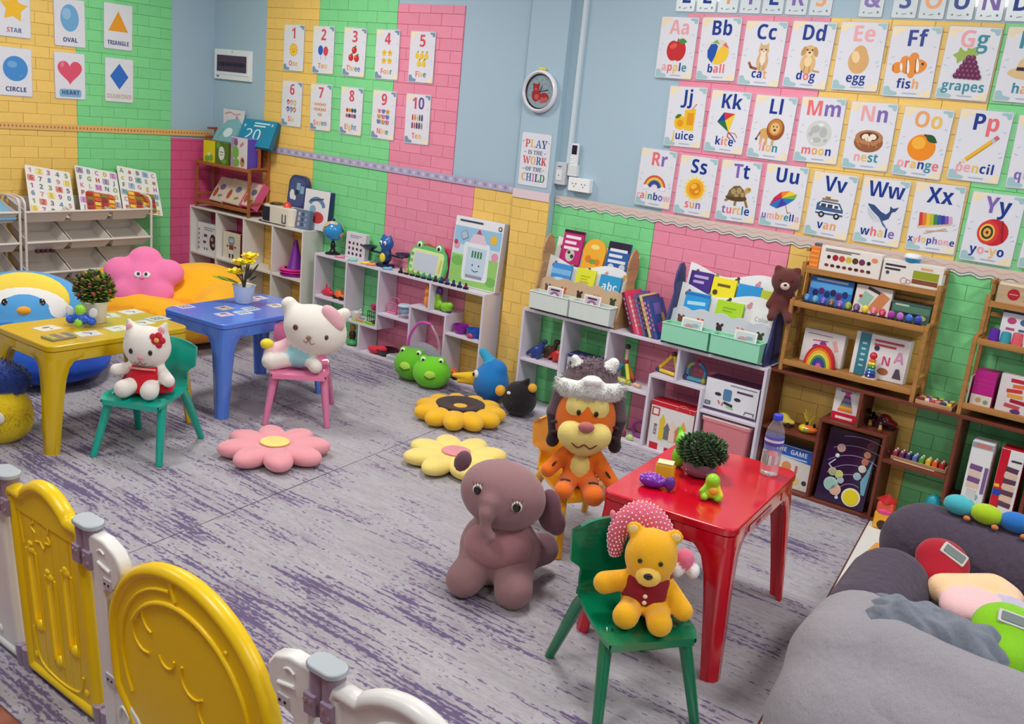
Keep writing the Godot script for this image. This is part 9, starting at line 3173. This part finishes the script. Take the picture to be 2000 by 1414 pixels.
func connector(x: float, label: String) -> void:
	var t := thing("fence_connector", label, "connector", V(x, 0, FZ), 0, "grey connectors of the play pen")
	t.rotation.x = 0.075
	var s := sk(rgb(150, 130, 150))
	for q in [-1, 1]:
		s.cyl(V(q * 0.018, 0.5, 0), V(q * 0.018, 0.603, 0), 0.024, -1, 18)
		s.box(V(q * 0.024, 0.525, 0.02), V(0.034, 0.05, 0.02), 0.003)
	var sl := part(s, "sleeve", "plastic", t)
	s = sk(rgb(176, 184, 190))
	s.mv(Transform3D(Basis(Vector3.RIGHT, V(0, 0, -1), Vector3.UP), V(0, 0.602, 0)))
	s.slab(rr(0.095, 0.058, 0.028, 6), 0.0, 0.016, 0.005)
	part(s, "cap", "plastic", t)
	s = sk(rgb(206, 200, 206))
	for q in [[-0.033, 0.535], [-0.018, 0.535], [0.018, 0.535], [0.033, 0.52]]:
		s.cyl(V(q[0], q[1], 0.03), V(q[0], q[1], 0.032), 0.005, -1, 10)
	part(s, "screws", "metal", sl)
	s = sk(rgb(150, 130, 150))
	for q in [-1, 1]: s.cyl(V(q * 0.018, 0.0, 0), V(q * 0.018, 0.07, 0), 0.024, -1, 18)
	part(s, "foot_sleeve", "plastic", t)

# panel outline with a domed top
func dome(x0: float, x1: float, h: float, rise: float, edge: float) -> PackedVector2Array:
	var p := pv([x0, 0.02, x1, 0.02, x1, h - 0.02, x1 - 0.012, h])
	var a := x1 - edge
	var b := x0 + edge
	for i in 21:
		var u := i / 20.0
		p.append(Vector2(lerpf(a, b, u), h + rise * pow(sin(PI * u), 0.8)))
	p.append(Vector2(x0 + 0.012, h))
	p.append(Vector2(x0, h - 0.02))
	return p

func ridge(s: Sh, pts: Array, r: float) -> void:
	s.tube(spline(pts, 6), r, 8)

func slot_panel(label: String, x0: float, x1: float, col: Color) -> void:
	var w := x1 - x0
	var t := thing("playpen_section", label, "fence", V((x0 + x1) / 2, 0, FZ), 0, "play pen panels")
	t.rotation.x = 0.075
	# face with three slots: strips between the openings, then the solid parts above and below
	var zs := -0.012
	var ze := 0.012
	var xs := [-0.095, -0.005, 0.085]
	var tops := [0.42, 0.37, 0.42]
	var bots := [0.18, 0.105, 0.18]
	var hw := 0.022
	var s := fence_sh(col)
	var left := -w / 2
	for i in 4:
		var r: float = xs[i] - hw if i < 3 else w / 2
		s.box(V((left + r) / 2, 0.28, 0), V(r - left, 0.5, 0.018), 0.003)
		if i < 3:
			var c: float = xs[i]
			s.box(V(c, (0.03 + bots[i]) / 2, 0), V(hw * 2, bots[i] - 0.03, 0.018), 0.0)
			s.box(V(c, (0.53 + tops[i]) / 2, 0), V(hw * 2, 0.53 - tops[i], 0.018), 0.0)
			left = c + hw
	part(s, "slotted_face", "plastic", t)
	s = fence_sh(col)
	var o := dome(-w / 2, w / 2, 0.575, 0.055, 0.07)
	var top := PackedVector2Array()
	for p in o:
		top.append(Vector2(p.x, maxf(p.y, 0.525)))
	s.slab(top, -0.012, 0.012, 0.002)
	part(s, "domed_top", "plastic", t)
	s = fence_sh(col)
	var path := PackedVector3Array()
	for i in range(2, o.size()): path.append(V(o[i].x, o[i].y, 0))
	s.tube(path, 0.022, 12, true, 0.8)
	for q in [-1, 1]: s.tube(PackedVector3Array([V(q * (w / 2 - 0.012), 0.02, 0), V(q * (w / 2 - 0.012), 0.56, 0)]), 0.019, 10)
	s.tube(PackedVector3Array([V(-w / 2 + 0.01, 0.025, 0), V(w / 2 - 0.01, 0.025, 0)]), 0.019, 10)
	part(s, "rim", "plastic", t)
	s = fence_sh(col)
	for z in [0.0095, -0.0095]:
		ridge(s, [V(-0.13, 0.43, z), V(-0.13, 0.54, z), V(-0.06, 0.59, z), V(0.0, 0.58, z)], 0.003)
		ridge(s, [V(-0.13, 0.17, z), V(-0.11, 0.07, z), V(-0.02, 0.045, z), V(0.09, 0.06, z), V(0.12, 0.12, z)], 0.004)
		for i in 7:
			var a := TAU * i / 7
			ridge(s, [V(cos(a) * 0.034 - 0.03, 0.5 + sin(a) * 0.034, z), V(cos(a + 0.45) * 0.05 - 0.03, 0.5 + sin(a + 0.45) * 0.05, z), V(cos(a + 0.9) * 0.034 - 0.03, 0.5 + sin(a + 0.9) * 0.034, z)], 0.0028)
		for q in [[-0.13, 0.44], [-0.05, 0.385], [0.045, 0.43]]:
			s.ell(V(q[0] + 0.035, q[1], z), V(0.013, 0.009, 0.005), Basis(), 10, 6)
		for q in [-0.13, 0.13]: s.ell(V(q, 0.075, z), V(0.012, 0.012, 0.005), Basis(), 10, 6)
	part(s, "moulded_relief", "plastic", t)
	for i in 3:
		s = fence_sh(col)
		var c: float = xs[i]
		for z in [0.008, -0.008]:
			for q in [-1, 1]: s.cyl(V(c + q * (hw + 0.002), bots[i], z), V(c + q * (hw + 0.002), tops[i], z), 0.005, -1, 8)
			s.ell(V(c, bots[i], z * 0.6), V(hw, 0.02, 0.01), Basis(), 12, 6)
			s.ell(V(c, tops[i], z * 0.6), V(hw, 0.016, 0.01), Basis(), 12, 6)
		part(s, "slot_edge", "plastic", t)

func white_panel(label: String, x0: float, x1: float) -> void:
	var w := x1 - x0
	var col := rgb(232, 230, 226)
	var t := thing("playpen_section", label, "fence", V((x0 + x1) / 2, 0, FZ), 0, "play pen panels")
	t.rotation.x = 0.075
	var s := fence_sh(col)
	var o := dome(-w / 2, w / 2, 0.575, 0.055, 0.07)
	s.slab(o, -0.012, 0.012, 0.002)
	part(s, "face", "plastic", t)
	s = fence_sh(col)
	var path := PackedVector3Array()
	for i in range(2, o.size()): path.append(V(o[i].x, o[i].y, 0))
	s.tube(path, 0.022, 12, true, 0.8)
	for q in [-1, 1]: s.tube(PackedVector3Array([V(q * (w / 2 - 0.012), 0.02, 0), V(q * (w / 2 - 0.012), 0.56, 0)]), 0.019, 10)
	s.tube(PackedVector3Array([V(-w / 2, 0.025, 0), V(w / 2, 0.025, 0)]), 0.019, 10)
	part(s, "rim", "plastic", t)
	s = fence_sh(col)
	for z in [0.013, -0.013]:
		var c := V(0, 0.49, z)
		var ring := []
		for i in 19: ring.append(c + V(cos(TAU * i / 18) * 0.105, sin(TAU * i / 18) * 0.1, 0))
		s.tube(spline(ring, 2), 0.004, 8)
		for i in 6:
			var a := TAU * i / 6
			ridge(s, [c + V(cos(a) * 0.045, sin(a) * 0.045, 0), c + V(cos(a + 0.5) * 0.08, sin(a + 0.5) * 0.08, 0), c + V(cos(a + 1.0) * 0.045, sin(a + 1.0) * 0.045, 0)], 0.004)
		s.ell(V(0.1, 0.07, z), V(0.014, 0.014, 0.005), Basis(), 10, 6).ell(V(-0.1, 0.07, z), V(0.014, 0.014, 0.005), Basis(), 10, 6)
	part(s, "moulded_relief", "plastic", t)

func make_fence() -> void:
	connector(3.862, "grey fence connector at the left edge of the photo")
	connector(4.272, "grey fence connector between the yellow slotted panel and the white gate frame")
	connector(5.135, "grey fence connector right of the round yellow gate")
	white_panel("white play pen panel cut off by the left edge of the photo", 3.42, 3.838)
	slot_panel("yellow play pen panel with three long slots", 3.886, 4.248, rgb(246, 204, 16))
	white_panel("white play pen panel with a flower relief, right of the gate", 5.16, 5.56)
	# gate frame
	var wt := rgb(232, 230, 226)
	var t := thing("playpen_gateway", "white gateway around the round yellow gate", "gateway", V(4.70, 0, FZ))
	t.rotation.x = 0.075
	for q in [-1, 1]:
		var s := fence_sh(wt)
		var o := PackedVector2Array()
		for p in pv([-0.405, 0.0, -0.34, 0.0, -0.34, 0.11, -0.335, 0.18, -0.345, 0.24, -0.348, 0.4, -0.345, 0.455, -0.3, 0.475, -0.274, 0.51, -0.27, 0.55, -0.292, 0.58, -0.34, 0.598, -0.395, 0.598, -0.405, 0.585]):
			o.append(Vector2(p.x * -q, p.y))
		s.slab(o, -0.02, 0.02, 0.008, 0.3)
		part(s, "side_post", "plastic", t)
		s = fence_sh(wt)
		for z in [0.021, -0.021]:
			s.cyl(V(q * 0.36, 0.535, z), V(q * 0.31, 0.525, z), 0.005, -1, 8)
			ridge(s, [V(q * 0.36, 0.565, z), V(q * 0.345, 0.572, z), V(q * 0.33, 0.566, z)], 0.003)
		part(s, "moulded_relief", "plastic", t)
		s = fence_sh(rgb(196, 188, 196))
		s.box(V(q * 0.325, 0.487, 0.021), V(0.036, 0.03, 0.006), 0.002)
		s.box(V(q * 0.352, 0.2, 0.021), V(0.04, 0.032, 0.006), 0.002)
		var hp := part(s, "hinge_plate", "plastic", t)
		s = fence_sh(rgb(70, 60, 70))
		for p in [[0.317, 0.487], [0.333, 0.487], [0.343, 0.2], [0.36, 0.2]]:
			s.cyl(V(q * p[0], p[1], 0.022), V(q * p[0], p[1], 0.0255), 0.0035, -1, 8)
		part(s, "screws", "metal", hp)
	var s := fence_sh(wt)
	s.box(V(0, 0.03, 0), V(0.7, 0.06, 0.04), 0.008)
	s.slab(pv([-0.352, 0.06, -0.2, 0.06, -0.25, 0.13, -0.33, 0.185, -0.352, 0.185]), -0.018, 0.018, 0.006)
	s.slab(pv([0.352, 0.06, 0.352, 0.185, 0.33, 0.185, 0.25, 0.13, 0.2, 0.06]), -0.018, 0.018, 0.006)
	part(s, "bottom_rail", "plastic", t)
	s = fence_sh(wt)
	for z in [0.02, -0.02]:
		ridge(s, [V(-0.33, 0.1, z), V(-0.31, 0.14, z), V(-0.28, 0.12, z), V(-0.3, 0.085, z), V(-0.27, 0.08, z)], 0.004)
		ridge(s, [V(0.33, 0.1, z), V(0.31, 0.14, z), V(0.28, 0.12, z), V(0.3, 0.085, z), V(0.27, 0.08, z)], 0.004)
	part(s, "moulded_curl", "plastic", t)
	# round gate
	var gc := rgb(246, 202, 14)
	t = thing("gate", "round yellow play pen gate with moulded curls", "gate", V(4.665, 0, FZ))
	t.rotation.x = 0.075
	s = fence_sh(gc)
	var oo := PackedVector2Array()
	for i in 29:
		var a := PI * i / 28.0
		oo.append(Vector2(cos(a) * 0.3, 0.335 + sin(a) * 0.275))
	oo.append(Vector2(-0.3, 0.2))
	oo.append(Vector2(-0.2, 0.07))
	oo.append(Vector2(0.2, 0.07))
	oo.append(Vector2(0.3, 0.2))
	s.slab(oo, -0.012, 0.012, 0.003, 0.3)
	part(s, "face", "plastic", t)
	s = fence_sh(gc)
	var path := PackedVector3Array()
	for p in oo: path.append(V(p.x, p.y, 0))
	s.tube(path, 0.022, 12, true, 0.8)
	part(s, "rim", "plastic", t)
	s = fence_sh(gc)
	for z in [0.013, -0.013]:
		var ring := []
		for i in 15:
			var a := -0.1 + (PI * 0.86) * i / 14.0
			ring.append(V(cos(a) * 0.235, 0.305 + sin(a) * 0.23, z))
		s.tube(spline(ring, 2), 0.007, 8)
		ring = []
		for i in 11:
			var a := PI * 0.55 + PI * 0.6 * i / 10.0
			ring.append(V(cos(a) * 0.26, 0.32 + sin(a) * 0.25, z))
		s.tube(spline(ring, 2), 0.005, 8)
		for q in [[-0.16, 0.4, 0.045, 2.2], [-0.07, 0.38, 0.03, 3.4], [0.03, 0.36, 0.045, 2.6], [0.1, 0.3, 0.055, 2.9], [-0.12, 0.46, 0.04, 1.6]]:
			var cc := []
			for i in 8:
				var a: float = q[3] + i * 0.42
				cc.append(V(q[0] + cos(a) * q[2], q[1] + sin(a) * q[2], z))
			s.tube(spline(cc, 3), 0.0035, 6)
		ridge(s, [V(-0.02, 0.55, z), V(-0.03, 0.585, z), V(-0.02, 0.605, z)], 0.006)
	part(s, "moulded_relief", "plastic", t)
	for q in [[0.04, 0.52, 0.0], [0.16, 0.5, 0.0], [0.2, 0.42, 0.0]]:
		s = fence_sh(gc.lightened(0.1))
		s.ell(V(q[0], q[1], 0.013), V(0.006, 0.006, 0.004), Basis(), 8, 6)
		part(s, "stud", "plastic", t)

func make_sofa() -> void:
	var dk := rgb(78, 66, 84)
	var lt := rgb(156, 152, 160)
	var t := thing("kids_sofa", "big soft grey sofa, dark inside and pale outside, in the right corner of the photo", "sofa", V(6.2, 0, 1.65))
	var s := Sh.new()
	s.blob([C_(V(-0.5, 0.33, -0.53), V(0.8, 0.34, -0.5), 0.15, 0.16, dk), C_(V(-0.46, 0.14, -0.5), V(0.8, 0.14, -0.46), 0.14, 0.14, dk), C_(V(-0.51, 0.285, -0.17), V(-0.49, 0.285, 0.12), 0.135, 0.13, dk), C_(V(-0.49, 0.13, -0.3), V(-0.47, 0.13, 0.12), 0.14, 0.15, dk), E_(V(0.15, 0.14, -0.05), V(0.7, 0.14, 0.5), dk)], 0.024, 0.045)
	part(s, "dark_back", "linen", t)
	s = Sh.new()
	s.blob([C_(V(-0.47, 0.26, 0.22), V(-0.45, 0.26, 0.38), 0.16, 0.17, lt), C_(V(-0.42, 0.13, 0.2), V(-0.4, 0.13, 0.5), 0.18, 0.2, lt), C_(V(-0.4, 0.14, 0.5), V(0.8, 0.14, 0.6), 0.2, 0.2, lt)], 0.024, 0.05)
	part(s, "pale_side", "linen", t)
	s = Sh.new()
	s.blob([C_(V(-0.36, 0.3, 0.36), V(-0.05, 0.275, 0.4), 0.14, 0.15, lt), C_(V(-0.05, 0.275, 0.4), V(0.8, 0.3, 0.45), 0.15, 0.17, lt), C_(V(-0.3, 0.2, 0.5), V(0.8, 0.18, 0.6), 0.16, 0.16, lt)], 0.024, 0.05)
	part(s, "pale_roll", "linen", t)
	s = sk(rgb(206, 190, 200))
	for i in 3: s.box(V(-0.405 + i * 0.022, 0.456 - 0.003 * i, -0.475), V(0.012, 0.018, 0.004), 0.001, Basis(V(0, 0, 1), 0.3 * (i - 1)))
	part(s, "embroidered_mark", "fabric", t)
	# things on the sofa
	t = thing("round_cushion", "dark red domed cushion with a grey patch on the sofa", "cushion", V(5.835, 0.33, 1.385), 0.55)
	t.rotation.x = -0.75
	s = Sh.new()
	var rd := rgb(170, 10, 40)
	s.blob([E_(V(0, 0.075, 0), V(0.088, 0.075, 0.05), rd, Basis(V(0, 0, 1), -0.3)), E_(V(-0.02, 0.01, 0), V(0.08, 0.05, 0.05), rd)], 0.01, 0.04)
	part(s, "body", "plush", t)
	patch(t, V(0.02, 0.085, 0.048), -0.6, 0.085)
	t = thing("round_cushion", "lime green domed cushion with a grey patch at the right edge of the photo", "cushion", V(6.095, 0.345, 1.79), 0.5)
	t.rotation.x = -0.95
	s = Sh.new()
	var gn := rgb(130, 196, 20)
	s.blob([E_(V(0.02, 0.09, 0), V(0.1, 0.085, 0.05), gn), E_(V(0.01, 0.0, 0), V(0.095, 0.06, 0.05), gn), C_(V(-0.02, -0.02, 0), V(-0.02, -0.075, 0.0), 0.055, 0.04, gn)], 0.011, 0.04)
	part(s, "body", "plush", t)
	patch(t, V(0.02, 0.1, 0.048), -0.25, 0.085)
	t = thing("soft_pillow", "pastel pillow of peach, pink and lilac lobes on the sofa", "pillow", V(5.945, 0.29, 1.50), 0.45)
	s = Sh.new()
	s.blob([C_(V(-0.07, 0.05, -0.08), V(0.08, 0.06, -0.11), 0.05, 0.055, rgb(252, 208, 160)), E_(V(0.12, 0.05, -0.08), V(0.055, 0.05, 0.045), rgb(246, 206, 170)), E_(V(0.0, 0.045, 0.02), V(0.1, 0.055, 0.085), rgb(244, 196, 200)), E_(V(0.11, 0.045, 0.02), V(0.085, 0.05, 0.065), rgb(196, 186, 214))], 0.011, 0.035)
	part(s, "pillow_body", "plush", t)
	t = thing("grey_cloth", "crumpled blue grey cloth lying over the front roll of the sofa", "cloth", V(5.91, 0.405, 1.88), 0.12)
	s = sk(rgb(126, 132, 146))
	var rows := []
	for i in 31:
		var row := PackedVector3Array()
		for j in 37:
			var u := i / 30.0 - 0.5
			var v := j / 36.0 - 0.5
			var e := maxf(absf(u), absf(v)) * 2.0
			row.append(V(v * 0.4 * (1.0 - 0.25 * u) + 0.012 * sin(u * 17.0), 0.05 * (1.0 - pow(e, 4.0)) + 0.012 * sin(v * 15.0 + u * 6.0) * cos(u * 12.0 - v * 3.0) + 0.006 * sin(v * 31.0 - u * 19.0) - 0.045 * pow(e, 4.0) + u * 0.07, u * 0.25 + 0.01 * sin(v * 13.0)))
		rows.append(row)
	s.grid(rows)
	part(s, "sheet", "linen", t)
	# caterpillar on the back
	t = thing("caterpillar_plush", "long plush caterpillar in coloured segments lying on the sofa back", "plush toy", V(5.975, 0.485, 1.14), -0.06)
	var cc := [rgb(70, 176, 190), rgb(166, 200, 30), rgb(36, 110, 190), rgb(80, 50, 150), rgb(226, 120, 40)]
	for i in 5:
		s = sk(cc[i])
		s.ell(V(-0.19 + i * 0.09, 0.03, 0.006 * sin(i * 2.0)), V(0.053, 0.035, 0.037), Basis(), 20, 12)
		part(s, "segment", "plush", t)
	s = sk(rgb(230, 230, 230))
	s.box(V(-0.165, 0.08, 0), V(0.032, 0.04, 0.002), 0.0)
	part(s, "fabric_tag", "fabric", t)
	s = sk(rgb(206, 120, 60))
	for i in 4: s.ell(V(-0.15 + i * 0.09, 0.006, 0.038), V(0.012, 0.009, 0.01), Basis(), 8, 6)
	part(s, "feet", "plush", t)

func patch(t: Node3D, c: Vector3, roll: float, w: float) -> void:
	var s := Sh.new()
	s.mv(Transform3D(Basis(V(0, 0, 1), roll), c))
	s.k(rgb(206, 206, 200)).slab(rr(w, w * 0.5, 0.006), -0.012, 0.005, 0.002)
	s.k(rgb(120, 130, 130)).slab(rr(w * 0.82, w * 0.34, 0.004), 0.003, 0.0075, 0.001)
	part(s, "grey_patch", "fabric", t)
